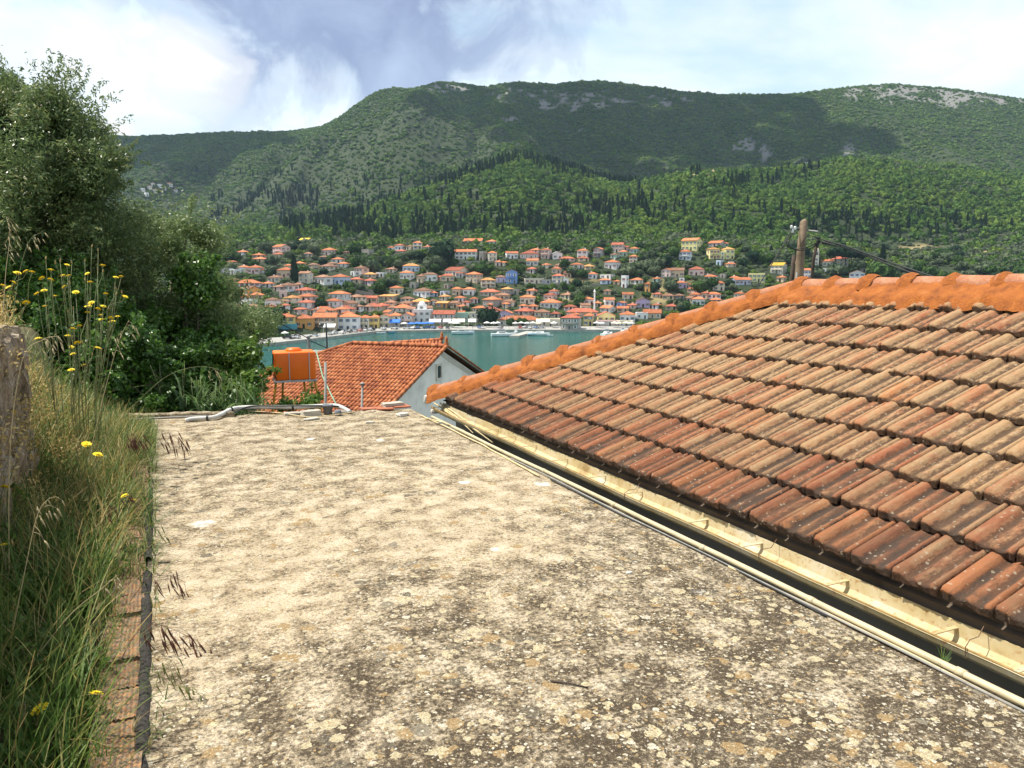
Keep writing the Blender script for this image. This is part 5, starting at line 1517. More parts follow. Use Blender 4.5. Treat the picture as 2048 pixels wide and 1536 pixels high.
def cap_run(pts, seed):
    """pts: two ends of the line the caps follow (local); returns nothing, adds parts"""
    r = random.Random(seed)
    a_, b_ = Vector(pts[0]), Vector(pts[1])
    d = (b_ - a_); Ln = d.length; d.normalize()
    side = d.cross(Vector((0, 0, 1))).normalized(); up = side.cross(d).normalized()
    n_ = max(1, round(Ln / .425)); st = Ln / n_
    for i in range(n_):
        mb = MB(); vs, fs = [], []
        nseg = 10
        o_ = a_ + d * (i * st)
        for j, (f_, ra) in enumerate(((-.04, .094), (-.04, .102), (.0, .104), (.10, .094), (.5, .088), (1.0, .080))):
            for k in range(nseg + 1):
                th = math.pi * (k / nseg) * 1.08 - .04 * math.pi
                th = math.pi * k / nseg
                rr_ = ra * (1 + r.uniform(-.012, .012)) - (.02 if j == 0 else 0)
                vs.append(d * (f_ * st) + side * (math.cos(th) * rr_ * 1.05) + up * (math.sin(th) * rr_ * .95 - .02))
        for j in range(5):
            for k in range(nseg): fs.append((j * (nseg + 1) + k, j * (nseg + 1) + k + 1, (j + 1) * (nseg + 1) + k + 1, (j + 1) * (nseg + 1) + k))
        o = link('cap_tile', mb.add(vs, fs).mesh('cap_tile', MATS['cap_tile_clay'], True), roof, o_)
        # mortar collar smeared over the joint
        mb = MB(); vs, fs = [], []
        rows = 7; gj = r.uniform(-.008, .010)
        for j in range(rows):
            f_ = (j / (rows - 1) - .5)
            wj = .15 * (1 - (2 * f_) ** 2 * .55)
            for k in range(nseg + 1):
                th = math.pi * k / nseg
                bul = .118 + gj - abs(f_) * .05 + r.uniform(-.006, .006)
                foot = 1 + .35 * (abs(math.cos(th)) ** 6) * (1 - abs(f_))
                vs.append(d * (f_ * .15 + r.uniform(-.010, .010)) + side * (math.cos(th) * bul * 1.08 * foot) + up * (math.sin(th) * bul * .97 - .022 - .03 * abs(math.cos(th)) ** 4))
        for j in range(rows - 1):
            for k in range(nseg): fs.append((j * (nseg + 1) + k, j * (nseg + 1) + k + 1, (j + 1) * (nseg + 1) + k + 1, (j + 1) * (nseg + 1) + k))
        mc = link('mortar_collar', mb.add(vs, fs).mesh('mortar_collar', MATS['orange_mortar'], True), roof, o_ + d * .02)
corner = P_(Q0 - .05, T0 + .05, .085); peak = P_(Q0 + RUN, T0 - RUN, .115)
cap_run((corner, peak), 1)
rend = P_(Q0 + RUN, 0.2, .125)
cap_run((peak + (rend - peak).normalized() * .1, rend), 2)
def mortar_band(a_, b_, down, width, seed, lift=.02):
    """ragged fillet of mortar from the cap line down over the tile heads"""
    r = random.Random(seed)
    n_ = int((b_ - a_).length / .03); m_ = 8
    vs, fs = [], []
    xs = np.arange(n_ + 1) * .20
    edge_ = (fbm(xs, xs * 0 + seed, 4) - .5) * .17; lumps = fbm(xs * .8, xs * 0 + seed + 4, 3) - .5
    for i in range(n_ + 1):
        p = a_.lerp(b_, i / n_)
        w_ = width + edge_[i] + r.uniform(-.008, .008)
        for j in range(m_ + 1):
            f_ = j / m_
            h_ = .050 * (1 - f_) ** 1.3 + .016 * math.sin(f_ * 3.1) + r.uniform(-.0055, .0055) + lumps[i] * (1 - f_) * .05
            if j == m_: h_ = -.06
            vs.append(p + down * (.055 + w_ * f_) + Vector((0, 0, h_ + lift - .06)))
    for i in range(n_):
        for j in range(m_): fs.append((i * (m_ + 1) + j, i * (m_ + 1) + j + 1, (i + 1) * (m_ + 1) + j + 1, (i + 1) * (m_ + 1) + j))
    MB().add(vs, fs).build('mortar_fillet', MATS['orange_mortar'], roof, True)
hipd = (peak - corner).normalized()
dn = (-NA - Vector((0, 0, TANP))).normalized()
dh = (-EA * 1.0 + NA * 0 ).normalized()
down_hip = (-EA - NA - Vector((0, 0, TANP))).normalized()
mortar_band(corner + Vector((0, 0, .02)), peak + Vector((0, 0, .01)), down_hip, .17, 5, .05)
mortar_band(peak + Vector((0, 0, .01)), rend, dn, .27, 9, .04)

# ---- gutter with straps
m, t, b = mat('gutter_yellow')
co = coords(t, 'Object'); nn = noise(t, co, 3.5, 6, .65); n2_ = noise(t, co, 30, 4, .7)
setc(t, b, mixc(t, ramp(t, n2_, [(.55, 0), (.68, .8)]).outputs[0], ramp(t, nn, [(.30, (0.27, 0.19, 0.085)), (.43, (0.42, 0.335, 0.175)), (.57, (0.48, 0.41, 0.26)), (.72, (0.54, 0.50, 0.40))]).outputs[0], (0.30, 0.15, 0.05)))
b.inputs['Roughness'].default_value = .6
gut = empty('roof_gutter', QT(3.1, T0, 0), ROTZ)
tag(gut, 'yellow metal gutter hung under the tiled eaves', 'gutter')
mb = MB()
cs = [(-.082, .082), (-.078, .094), (-.070, .090), (-.070, .080), (-.066, .040), (-.052, .012), (-.02, -.006), (.02, -.006), (.055, .010), (.072, .04), (.080, .125), (.084, .125), (.076, .036), (.058, .004), (.02, -.012), (-.022, -.012), (-.056, .006), (-.072, .036), (-.080, .076)]
tt_ = np.arange(0, 8.9, .08); nC_ = len(cs); vs, fs = [], []
for i, tv_ in enumerate(tt_):
    wob = (fbm(np.array([tv_ * 1.3]), np.array([2.0]), 3)[0] - .5) * .02
    sag = -.006 * tv_ * .3
    for (x, z) in cs: vs.append((x + wob, -tv_ - .02, .094 - (.094 - z) * (.62 if z < .094 else 1) - .012 + wob * .5 + sag))
for i in range(len(tt_) - 1):
    for j in range(nC_): fs.append((i * nC_ + j, (i + 1) * nC_ + j, (i + 1) * nC_ + (j + 1) % nC_, i * nC_ + (j + 1) % nC_))
fs.append(tuple(range(nC_)))
mb.add(vs, fs).build('channel', MATS['gutter_yellow'], gut)
lipm = simple('gutter_ochre', (0.26, 0.165, 0.060), .8, .3, 12)
MB().tube([(-.076 + (fbm(np.array([tv_ * 1.3]), np.array([2.0]), 3)[0] - .5) * .02, -tv_ - .02, .081 + (fbm(np.array([tv_ * 1.3]), np.array([2.0]), 3)[0] - .5) * .01 - .0018 * tv_) for tv_ in tt_], .0055, 6).build('rolled_lip', lipm, gut, True)
for px_, py_ in [(905, 812), (950, 838), (985, 858), (1021, 872), (1061, 890), (1115, 918), (1180, 952), (1245, 985), (1378, 1040), (1482, 1088), (1658, 1162), (1870, 1258), (2030, 1335)]:
    p_ = at_z(px_, py_, .09); tl = p_.dot(EA) - T0
    if tl > -.05: continue
    k_ = .012 if px_ > 1300 else .006
    MB().box((0.0, tl, .086 + tl * .002), (.158, k_ * 2, .004)).build('strap', MATS['gutter_yellow'], gut)
simple('rust_wire', (0.16, 0.10, 0.06), .8, .2, 20)
for px_ in (1250, 1520, 1935):
    p_ = at_z(px_, 985 + (px_ - 1250) * .445, .09); tl = p_.dot(EA) - T0
    MB().tube([(-.085, tl, .03), (-.088, tl, .085), (-.04, tl + .015, .10), (.02, tl + .02, .098), (.08, tl + .03, .15)], .0022, 5).build('tie_wire', MATS['rust_wire'], gut)
# leaf litter in the gutter
mb = MB(); r_ = random.Random(8)
for i in range(260):
    tl = -r_.uniform(.1, 8.6); x = r_.gauss(0, .022)
    a_ = r_.uniform(0, 6.28); s_ = r_.uniform(.004, .012)
    mb.add([(x, tl, -.004), (x + math.cos(a_) * s_, tl + math.sin(a_) * s_ * 2, .002), (x + math.cos(a_ + 1.5) * s_ * .6, tl + math.sin(a_ + 1.5) * s_, -.002)], [(0, 1, 2)])
simple('dry_litter', (0.16, 0.10, 0.05), .95, .2, 8)
o = mb.build('leaf_litter', MATS['dry_litter'], gut); o['kind'] = 'stuff'

# ---- conduit pipe and cables along the terrace edge
simple('pvc_cream', (0.44, 0.38, 0.245), .5, .10, 6, spec=.4)
simple('cable_grey', (0.24, 0.23, 0.21), .7, .15, 10); simple('cable_black', (0.025, 0.025, 0.025), .6, .1, 10); simple('dry_cane', (0.52, 0.42, 0.24), .8, .15, 12)
def along(q0_, t0_, t1_, z_, wob, seed, r_, name, mt, label, cat, parent=None, step=.12):
    tt = np.arange(t0_, t1_, step)
    w_ = (fbm(tt * .9 + seed * 5, tt * 0 + seed, 3) - .5) * wob
    o = MB().tube([QT(q0_ + x, a, z_) for a, x in zip(tt, w_)], r_, 8).build(name, mt, parent, True)
    if label: tag(o, label, cat)
    return o
pp = empty('conduit_pipe', QT(2.9, 4, 0)); tag(pp, 'long cream plastic conduit lying along the terrace edge', 'pipe')
o = along(2.905, .6, 8.75, .022, .03, 1, .0165, 'tube', MATS['pvc_cream'], None, None, None); o.parent = pp; o.matrix_parent_inverse = Matrix.Translation(-pp.location)
for k, t_ in enumerate((1.95, 2.75, 3.6, 4.6, 5.7)):
    mb = MB().tube([QT(2.905, t_ - .02, .022), QT(2.905, t_ + .02, .022)], .0195, 8)
    o = mb.build('coupling', MATS['pvc_cream'], pp, True); o.matrix_parent_inverse = Matrix.Translation(-pp.location)
along(2.868, .9, 6.4, .010, .035, 2, .0062, 'cable', MATS['cable_grey'], 'thin grey cable beside the cream conduit', 'cable')
along(2.852, 2.6, 5.6, .009, .05, 3, .0055, 'cable', MATS['cable_black'], 'thin black cable nearest the slab beside the conduit', 'cable')
along(2.872, 1.4, 3.4, .008, .04, 4, .0065, 'cane', MATS['dry_cane'], 'dry straw-coloured cane lying along the conduit, near end', 'cane')
along(2.83, 5.6, 8.9, .012, .10, 6, .008, 'cane', MATS['dry_cane'], 'dry straw-coloured cane along the far end of the conduit', 'cane')
along(2.965, 4.6, 8.3, -.02, .03, 7, .008, 'cable', MATS['cable_black'], 'black hose lying in the gap below the gutter', 'cable')
# dry sprays of cane at the far corner
for i, (x0, y0, x1, y1) in enumerate([(880, 806, 968, 872), (884, 812, 946, 866), (868, 806, 920, 846), (890, 822, 958, 868), (902, 830, 985, 885), (850, 836, 930, 862)]):
    a_ = at_z(x0, y0, .09 - .01 * i); b_ = at_z(x1, y1, .012)
    mid_ = (a_ + b_) / 2 + Vector((0, 0, .02))
    o = MB().tube([a_, mid_, b_], [.010 - .0008 * i, .009, .005], 6).build('cane', MATS['dry_cane'], None, True)
    tag(o, ['longest dry cane at the terrace corner', 'dry cane second from the gutter corner', 'short thick dry cane by the hip end', 'dry cane tucked behind the white rock', 'dry cane leaning over the gutter end', 'lone dry cane lying across the slab corner'][i], 'cane', 'dry canes at the corner')
# ================================================================== NEIGHBOUR'S HOUSE, WATER TANK, POLE AND CLUTTER
m, t, b = mat('barrel_tile_clay')
oi = t.nodes.new('ShaderNodeObjectInfo'); co = coords(t, 'Object')
gm = t.nodes.new('ShaderNodeNewGeometry')
wn1 = N(t, 'ShaderNodeTexWhiteNoise'); 
sn = N(t, 'ShaderNodeVectorMath', operation='SNAP'); L(t, gm.outputs['Position'], sn.inputs[0]); sn.inputs[1].default_value = (.19, .33, 9)
L(t, sn.outputs[0], wn1.inputs[0])
nn = noise(t, gm.outputs['Position'], 2.2, 5, .6); n2_ = noise(t, gm.outputs['Position'], 14, 4, .7)
cc = ramp(t, math_n(t, 'ADD', math_n(t, 'MULTIPLY', wn1.outputs['Value'], .45), math_n(t, 'MULTIPLY', nn, .55)), [(.22, (0.20, 0.062, 0.030)), (.45, (0.31, 0.098, 0.040)), (.62, (0.38, 0.130, 0.050)), (.85, (0.43, 0.185, 0.085))])
setc(t, b, mixc(t, ramp(t, n2_, [(.6, 0), (.8, .5)]).outputs[0], cc.outputs[0], (0.14, 0.055, 0.03)))
simple('tile_pan', (0.12, 0.045, 0.026), .95, .25, 3)
simple('gable_plaster', (0.88, 0.84, 0.75), .9, .12, 1.2, bumpk=.15)
simple('grey_trim', (0.66, 0.62, 0.54), .9, .1, 2)

DA = 38.0
AP = at(893, 694, DA)
PH = R(22); RD = Vector((math.cos(PH), -math.sin(PH), 0)); FD = Vector((-math.sin(PH), -math.cos(PH), 0))
TP = 0.40; LR = 5.35; WF_ = 6.6
nh = empty('neighbour_house', AP - Vector((0, 0, 9.5)), 0)
tag(nh, 'neighbour house with terracotta barrel-tile roof and pale gable below the terrace', 'house')
def NB(a, w_, dz=0.0):   # a along ridge from the apex (negative = left), w_ down the front slope
    return RD * a + FD * w_ + Vector((0, 0, -TP * abs(w_) + dz)) + Vector((0, 0, 9.5))
mb = MB()
WB = 5.2     # back slope run
pts = [NB(-.35, 0, -.12), NB(-.35, WF_, -.12), NB(-.35, WF_, -8 + TP * WF_), RD * -.35 - FD * WB + Vector((0, 0, 1.5)), RD * -.35 - FD * WB + Vector((0, 0, 9.38 - TP * WB))]
lft = [RD * -(LR + WF_) + p - RD * -.35 for p in pts]
mb.add(pts, [(0, 1, 2, 3, 4)])
mb.add([pts[1], pts[2], lft[2], NB(-(LR + WF_), WF_, -.12)], [(0, 1, 2, 3)])
mb.add([pts[3], pts[4], lft[4], lft[3]], [(0, 1, 2, 3)])
mb.build('wall', MATS['gable_plaster'], nh)
# gable trim and attic window, set in the gable plane (normal RD)
def gp_(w_, z, out=0.0): return RD * (-.35 + out) + FD * w_ + Vector((0, 0, 9.5 + z))
win = MB()
win.mi = 0
def gbox(mbx, w0, w1, z0, z1, o0, o1):
    vs = [gp_(w_, z, o_) for o_ in (o0, o1) for (w_, z) in ((w0, z0), (w1, z0), (w1, z1), (w0, z1))]
    mbx.add(vs, [(0, 1, 2, 3), (7, 6, 5, 4), (0, 4, 5, 1), (1, 5, 6, 2), (2, 6, 7, 3), (3, 7, 4, 0)])
f_ = MB()
for (w0, w1, z0, z1) in ((.40, .52, -1.62, -.82), (-.10, .02, -1.62, -.82), (.02, .40, -.92, -.82), (.02, .40, -1.62, -1.52)): gbox(f_, w0, w1, z0, z1, .005, .06)
fo = f_.build('window', MATS['grey_trim'], nh)
f_ = MB(); gbox(f_, .02, .40, -1.52, -.92, .004, .012); f_.build('pane', MATS['window_dark'], fo)
for sgn, lim in ((1, 5.4), (-1, WB - .3)):
    f_ = MB()
    vs = []
    for (w_, dz) in ((.0, -.24), (.0, -.42), (lim, -.42), (lim, -.24)):
        for o_ in (.003, .03): vs.append(gp_(sgn * w_, -TP * w_ + dz, o_))
    f_.add(vs, [(0, 2, 4, 6), (1, 7, 5, 3), (0, 1, 3, 2), (2, 3, 5, 4), (4, 5, 7, 6), (6, 7, 1, 0)]); f_.build('gable_trim', MATS['grey_trim'], nh)
# pans (roof decks)
mb = MB()
mb.add([NB(0, 0, -.03), NB(0, WF_, -.03), NB(-LR - WF_, WF_, -.03), NB(-LR, 0, -.03)], [(3, 2, 1, 0)])
b0, b1 = RD * 0 - FD * WB + Vector((0, 0, 9.5 - TP * WB)), RD * -(LR + WF_) - FD * WB + Vector((0, 0, 9.5 - TP * WB))
mb.add([NB(0, 0, -.03), NB(-LR, 0, -.03), b1, b0], [(3, 2, 1, 0)])
mb.add([NB(-LR, 0, -.03), NB(-LR - WF_, WF_, -.03), b1], [(2, 1, 0)])
mb.build('roof_deck', MATS['tile_pan'], nh)
# barrel tiles
SPC, EXB = .205, .36
def barrel(seed):
    vs, fs = [], []; n_ = 6
    r_ = random.Random(seed)
    for (x, ra, z) in ((-.012, .082, .018), (-.012, .094, .030), (.21, .086, .018), (.42, .078, .004)):
        for k in range(n_ + 1):
            th = math.pi * k / n_
            vs.append((math.cos(th) * ra, x, math.sin(th) * ra * .78 + z - .02))
    for j in range(3):
        for k in range(n_): fs.append((j * (n_ + 1) + k, j * (n_ + 1) + k + 1, (j + 1) * (n_ + 1) + k + 1, (j + 1) * (n_ + 1) + k))
    return vs, fs
bv, bf = barrel(1)
bme = MB().add(bv, bf).mesh('barrel_tile', MATS['barrel_tile_clay'], True)
upv = (-FD + Vector((0, 0, TP))).normalized(); sdv = RD; nrv = sdv.cross(upv).normalized()
if nrv.z < 0: nrv = -nrv
ROTB = Matrix((sdv, upv, nrv)).transposed().to_4x4()
cand = []
rows_ = int(WF_ * math.sqrt(1 + TP * TP) / EXB) + 1
r_ = random.Random(2)
for rw in range(rows_):
    w_ = WF_ - rw * EXB / math.sqrt(1 + TP * TP)
    for cidx in range(int((LR + WF_) / SPC)):
        a = -.06 - cidx * SPC
        if a < -LR - w_ + .02: continue
        if w_ < .25: continue
        p = NB(a + r_.uniform(-.006, .006), w_, .02)
        wp = p + nh.location
        px_, py_ = pix(wp)
        cand.append((-(wp - cam.location).length, p, px_, py_))
vis = [c_ for c_ in cand if 560 < c_[2] < 960 and c_[3] < 806]
vis.sort(key=lambda c_: -c_[0])
ids = set(id(c_[1]) for c_ in vis[:295])
mbs = MB()
for c_ in cand:
    Mx = Matrix.Translation(c_[1]) @ ROTB @ Matrix.Rotation(r_.uniform(-.02, .02), 4, 'Z')
    if id(c_[1]) in ids:
        o = link('barrel_tile', bme, nh); o.matrix_local = Mx
    else:
        mbs.add([Mx @ Vector(v_) for v_ in bv], bf)
o = mbs.build('barrel_tiles_beyond', MATS['barrel_tile_clay'], nh, True); o['kind'] = 'stuff'
# ridge, hip and verge caps, finials
def capline(a_, b_, n_, rad=.11, name='ridge_tile'):
    d = (b_ - a_)
    for i in range(n_):
        p0 = a_ + d * (i / n_); p1 = a_ + d * ((i + 1.08) / n_)
        MB().tube([p0, p1], [rad * 1.08, rad * .92], 9).build(name, MATS['barrel_tile_clay'], nh, True)
capline(NB(-LR, 0, .05), NB(.02, 0, .05), 13)
capline(NB(-LR - WF_, WF_, .06), NB(-LR, 0, .06), 20)
capline(NB(.03, 6.2, .07), NB(.03, 0, .07), 16, .09, 'verge_tile')
capline(RD * .03 - FD * WB + Vector((0, 0, 9.57 - TP * WB)), NB(.03, 0, .07), 13, .06, 'verge_tile')
MB().lathe([(.10, 0), (.12, .12), (.07, .2), (.10, .3), (.02, .5)], NB(0, 0, .05), 8).build('finial', MATS['barrel_tile_clay'], nh, True)
# second roof behind the ridge
b_l, b_r = at(757, 690, 46), at(884, 682, 44.5)
mb = MB()
dnv = Vector((.05, -3.2, -1.2))
off = -nh.location
mb.add([b_l + off, b_r + off, b_r + dnv + off, b_l + dnv + off], [(3, 2, 1, 0)]); mb.add([b_l + off, b_r + off, b_r + Vector((.3, 3.2, -1.4)) + off, b_l + Vector((.3, 3.2, -1.4)) + off], [(0, 1, 2, 3)])
rr2 = mb.build('rear_roof', MATS['tile_pan'], nh)
for i in range(19):
    p0 = b_l.lerp(b_r, (i + .5) / 19) + off
    MB().tube([p0 + Vector((0, .05, .04)), p0 + dnv * .5 + Vector((0, 0, .05)), p0 + dnv + Vector((0, 0, .04))], .095, 7).build('barrel_tile', MATS['barrel_tile_clay'], rr2, True)
for i in range(10):
    p0 = b_l.lerp(b_r, i / 10) + off; p1 = b_l.lerp(b_r, (i + 1.05) / 10) + off
    MB().tube([p0 + Vector((0, 0, .08)), p1 + Vector((0, 0, .08))], [.12, .10], 8).build('ridge_tile', MATS['barrel_tile_clay'], rr2, True)
MB().lathe([(.10, 0), (.13, .12), (.07, .2), (.09, .28), (.02, .45)], b_r + off + Vector((0, 0, .1)), 8).build('finial', MATS['barrel_tile_clay'], rr2, True)
# eaves board along the front edge
mb = MB(); a_, c_ = NB(0.05, WF_ + .02, -.10), NB(-LR - WF_, WF_ + .02, -.10)
mb.add([a_, c_, c_ - Vector((0, 0, .25)), a_ - Vector((0, 0, .25)), a_ + FD * -.1, c_ + FD * -.1, c_ + FD * -.1 - Vector((0, 0, .25)), a_ + FD * -.1 - Vector((0, 0, .25))], [(0, 1, 2, 3), (7, 6, 5, 4), (0, 4, 5, 1), (3, 2, 6, 7)])
mb.build('eaves_board', MATS['grey_trim'], nh)

# ---- orange water tank on a splayed steel stand
m, t, b = mat('tank_orange')
co = coords(t, 'Object'); nn = noise(t, co, 3, 5, .6); n2_ = noise(t, co, 25, 4, .6)
setc(t, b, mixc(t, ramp(t, n2_, [(.6, 0), (.8, .35)]).outputs[0], ramp(t, nn, [(.3, (0.84, 0.135, 0.006)), (.6, (0.92, 0.175, 0.008))]).outputs[0], (0.78, 0.21, 0.04)))
b.inputs['Roughness'].default_value = .45; b.inputs['Specular IOR Level'].default_value = .4
simple('stand_yellow', (0.50, 0.25, 0.03), .6, .2, 6); simple('strap_grey', (0.45, 0.44, 0.42), .5, .1, 8)
DT = 14.0
tc0 = at(589, 757, DT); k_ = DT / FPX
TW_, TH_, TD_ = 79 * k_, 56 * k_, .52
tank = empty('water_tank', tc0, R(20)); tag(tank, 'orange plastic water tank on a stand beyond the terrace edge', 'water tank')
bm = bmesh.new()
bmesh.ops.create_cube(bm, size=1, matrix=Matrix.Translation((0, 0, TH_ / 2)) @ Matrix.Diagonal((TW_, TD_, TH_, 1)))
bmesh.ops.bevel(bm, geom=[e_ for e_ in bm.edges], offset=.03, segments=3, profile=.5, affect='EDGES')
for v_ in bm.verts:      # sides bulge slightly under the water's weight
    f_ = 1 + .03 * math.sin(math.pi * max(0, min(1, v_.co.z / TH_))); v_.co.x *= f_; v_.co.y *= f_
me = bpy.data.meshes.new('body'); bm.to_mesh(me); bm.free(); me.materials.append(MATS['tank_orange'])
for p_ in me.polygons: p_.use_smooth = True
link('body', me, tank)
MB().lathe([(.14, TH_ - .01), (.14, TH_ + .03), (.12, TH_ + .035), (.12, TH_ + .05), (.03, TH_ + .055)], n=18).build('lid', MATS['tank_orange'], tank, True)
for x in (-.10, .245):
    mb = MB(); h_ = TH_ + .004
    mb.box((x, -TD_ / 2 - .012, TH_ / 2), (.016, .006, TH_)); mb.build('strap', MATS['strap_grey'], tank)
MB().tube([(-TW_ / 2 - .01, -TD_ / 2 + .05, TH_ * .95), (-TW_ / 2 - .02, -TD_ / 2 + .05, .3), (-TW_ / 2 + .03, -TD_ / 2 + .0, .02)], .012, 6).build('overflow_pipe', MATS['cable_black'], tank)
std = empty('tank_stand', tc0 - Vector((0, 0, 2.6)), R(20)); tag(std, 'yellow splayed-leg steel stand under the orange tank', 'stand')
mb = MB()
for sx in (-1, 1): mb.box((sx * TW_ * .49, 0, 2.585), (.035, TD_ + .1, .035))
for sy in (-1, 1): mb.box((0, sy * TD_ * .5, 2.583), (TW_ * .98, .035, .035))
mb.box((0, 0, 2.575), (TW_ * .9, TD_ * .9, .012)); mb.build('frame', MATS['strap_grey'], std)
for sx in (-1, 1):
    for sy in (-1, 1):
        MB().tube([(sx * (TW_ * .47 if sy < 0 else TW_ * .26), sy * TD_ * .45, 2.57), (sx * (TW_ * .47 + .27 if sy < 0 else TW_ * .26 + .1), sy * (TD_ * .45 + .22), .9)], .02, 8).build('leg', MATS['stand_yellow'], std)
MB().box((0, 0, .2), (1.6, 1.3, 1.45)).build('plinth', MATS['lichen_concrete'], std)

# ---- posts, hose, solar heater, lamp post and poles beyond
simple('galvanised', (0.24, 0.235, 0.22), .7, .2, 6); simple('hose_green', (0.20, 0.32, 0.22), .6, .1, 8); simple('pole_wood', (0.20, 0.145, 0.095), .9, .25, 6, bumpk=.5); simple('pole_dark', (0.06, 0.045, 0.035), .9, .2, 8)
def post(px_, y0, y1, D, rad, name, mt, label, cat, down=0.0):
    a_, b_ = at(px_[0], y0, D), at(px_[1], y1, D)
    d = (b_ - a_).normalized()
    o = empty(name, b_ + d * down)
    MB().tube([b_ + d * down - o.location, a_ - o.location], rad, 10).build('shaft', mt, o, True)
    tag(o, label, cat)
    return o, a_ - o.location
o, tp = post((651, 651), 724, 806, 11.5, .019, 'metal_post', MATS['galvanised'], 'thin grey metal post right of the orange tank', 'post', 1.5)
o, tp = post((725, 724), 770, 806, 10.6, .016, 'vent_pipe', MATS['galvanised'], 'short grey vent pipe in front of the barrel-tiled roof', 'pipe', 1.5)
MB().lathe([(.03, 0), (.034, .02), (.02, .035)], tp, 10).build('cap', MATS['galvanised'], o, True)
a_, c_ = at(632, 700, 13.6), at(672, 808, 10.6)
o = MB().tube([a_, at(645, 752, 12.6), at(660, 785, 11.4), c_], .011, 7).build('garden_hose', MATS['hose_green'], None, True); tag(o, 'pale green hose running down from the orange tank', 'hose')
sh = empty('solar_water_heater', at(632, 712, 44)); tag(sh, 'silver solar water heater lying behind the barrel-tiled roof', 'water heater')
MB().tube([(-.8, 0, .1), (-.78, 0, .1), (.85, 0, .14), (.87, 0, .14)], [.1, .22, .22, .1], 14).build('cylinder', MATS['galvanised'], sh, True)
MB().box((0, .1, -.6), (1.3, .08, .08)).box((-.6, .1, -2.8), (.08, .08, 5.6)).box((.6, .1, -2.8), (.08, .08, 5.6)).build('support', MATS['galvanised'], sh)
lp = empty('street_lamp', Vector((at(652, 645, 70).x, 70, float(Hz(at(652, 645, 70).x, 70))))); tag(lp, 'tall black street lamp with flat head rising before the harbour', 'street lamp')
hgt = at(652, 647, 70).z - lp.location.z
MB().tube([(0.15, 0, 0), (0, 0, hgt)], .11, 8, .07).build('pole', MATS['rail_dark'], lp)
MB().box((0.0, 0, hgt + .05), (1.0, .3, .10)).build('lamp_head', MATS['strap_grey'], lp)
up = empty('utility_pole', Vector((at(617, 672, 60).x, 60, float(Hz(at(617, 672, 60).x, 60))))); tag(up, 'weathered grey utility pole between tank and harbour', 'pole')
hgt = at(617, 672, 60).z - up.location.z
MB().tube([(0, 0, 0), (0, 0, hgt)], .17, 8, .14).build('shaft', MATS['galvanised'], up)
MB().box((0, 0, hgt - .3), (.5, .12, .1)).build('crossarm', MATS['galvanised'], up)
def cable(pts, rad, label, mt='cable_black', n=14, group=None):
    P3 = [Vector(p) for p in pts]
    out = []
    for i in range(len(P3) - 1):
        for j in range(n): 
            f_ = j / n
            p0, p1, p2, p3 = P3[max(i - 1, 0)], P3[i], P3[i + 1], P3[min(i + 2, len(P3) - 1)]
            out.append(.5 * ((2 * p1) + (p2 - p0) * f_ + (2 * p0 - 5 * p1 + 4 * p2 - p3) * f_ ** 2 + (3 * p1 - p0 - 3 * p2 + p3) * f_ ** 3))
    out.append(P3[-1])
    o = MB().tube(out, rad, 6).build('overhead_cable', MATS[mt], None, True)
    tag(o, label, 'cable', group)
cable([at(120, 370, 22), at(250, 452, 28), at(455, 585, 40), at(520, 624, 46), at(617, 677, 60)], .035, 'black cable sagging from the olive trees to the utility pole')
cable([at(617, 680, 60), at(640, 690, 66), at(668, 702, 72)], .04, 'black cable running on from the utility pole')
# wooden power pole behind the ridge, with its fittings
DP = 15.5
pl = empty('power_pole', Vector((at(1590, 570, DP).x, DP, -3.5))); tag(pl, 'leaning weathered wooden power pole behind the tiled ridge', 'pole')
off = -pl.location
p_top, p_mid = at(1606, 440, DP), at(1597, 570, DP)
dd = (p_mid - p_top)
MB().tube([p_mid + dd * 2.2 + off, p_mid + off, p_top.lerp(p_mid, .45) + off, p_top + Vector((.02, 0, -.03)) + off, p_top + off], [.105, .088, .078, .072, .045], 12).build('shaft', MATS['pole_wood'], pl, True)
q_top, q_mid = at(1588, 510, DP + .15), at(1582, 570, DP + .15)
MB().tube([q_mid + (q_mid - q_top) * 3 + off, q_mid + off, q_top + off], .05, 8, .04).build('brace_post', MATS['pole_dark'], pl, True)
MB().tube([at(1594, 545, DP - .12) + off, at(1591, 572, DP - .12) + off], .016, 8).build('conduit', MATS['strap_grey'], pl)
ins = MB()
for px_, py_ in ((1583, 454), (1590, 456), (1585, 462)):
    c_ = at(px_, py_, DP - .1) + off
    ins = MB().lathe([(.012, -.035), (.03, -.02), (.018, 0), (.03, .015), (.012, .035)], c_, 8); ins.build('insulator', MATS['plaster_white'], pl, True)
MB().tube([at(1584, 458, DP - .05) + off, at(1602, 455, DP) + off], .012, 6).build('insulator_arm', MATS['galvanised'], pl)
MB().tube([at(1612, 460, DP) + off, at(1636, 463, DP - .3) + off], .016, 6).build('bracket', MATS['galvanised'], pl)
cl = MB()
for i in range(7):
    r_ = random.Random(i)
    c_ = at(1637 + r_.uniform(-8, 24), 482 + r_.uniform(-7, 8), DP - .3) + off
    cl.box(c_, (r_.uniform(.04, .1), .05, r_.uniform(.03, .06)), 0)
o = cl.build('cable_clamps', MATS['cable_black'], pl); 
st_ = empty('stay_rod', Vector((at(1622, 560, DP - .2).x, DP - .2, -3.5))); tag(st_, 'dark crooked wooden stay leaning right of the power pole', 'post')
MB().tube([at(1612, 640, DP - .2) - st_.location, at(1623, 565, DP - .2) - st_.location, at(1627, 520, DP - .2) - st_.location, at(1634, 486, DP - .25) - st_.location], .03, 8, .034).build('shaft', MATS['pole_dark'], st_, True)
e1 = at(1640, 478, DP - .3)
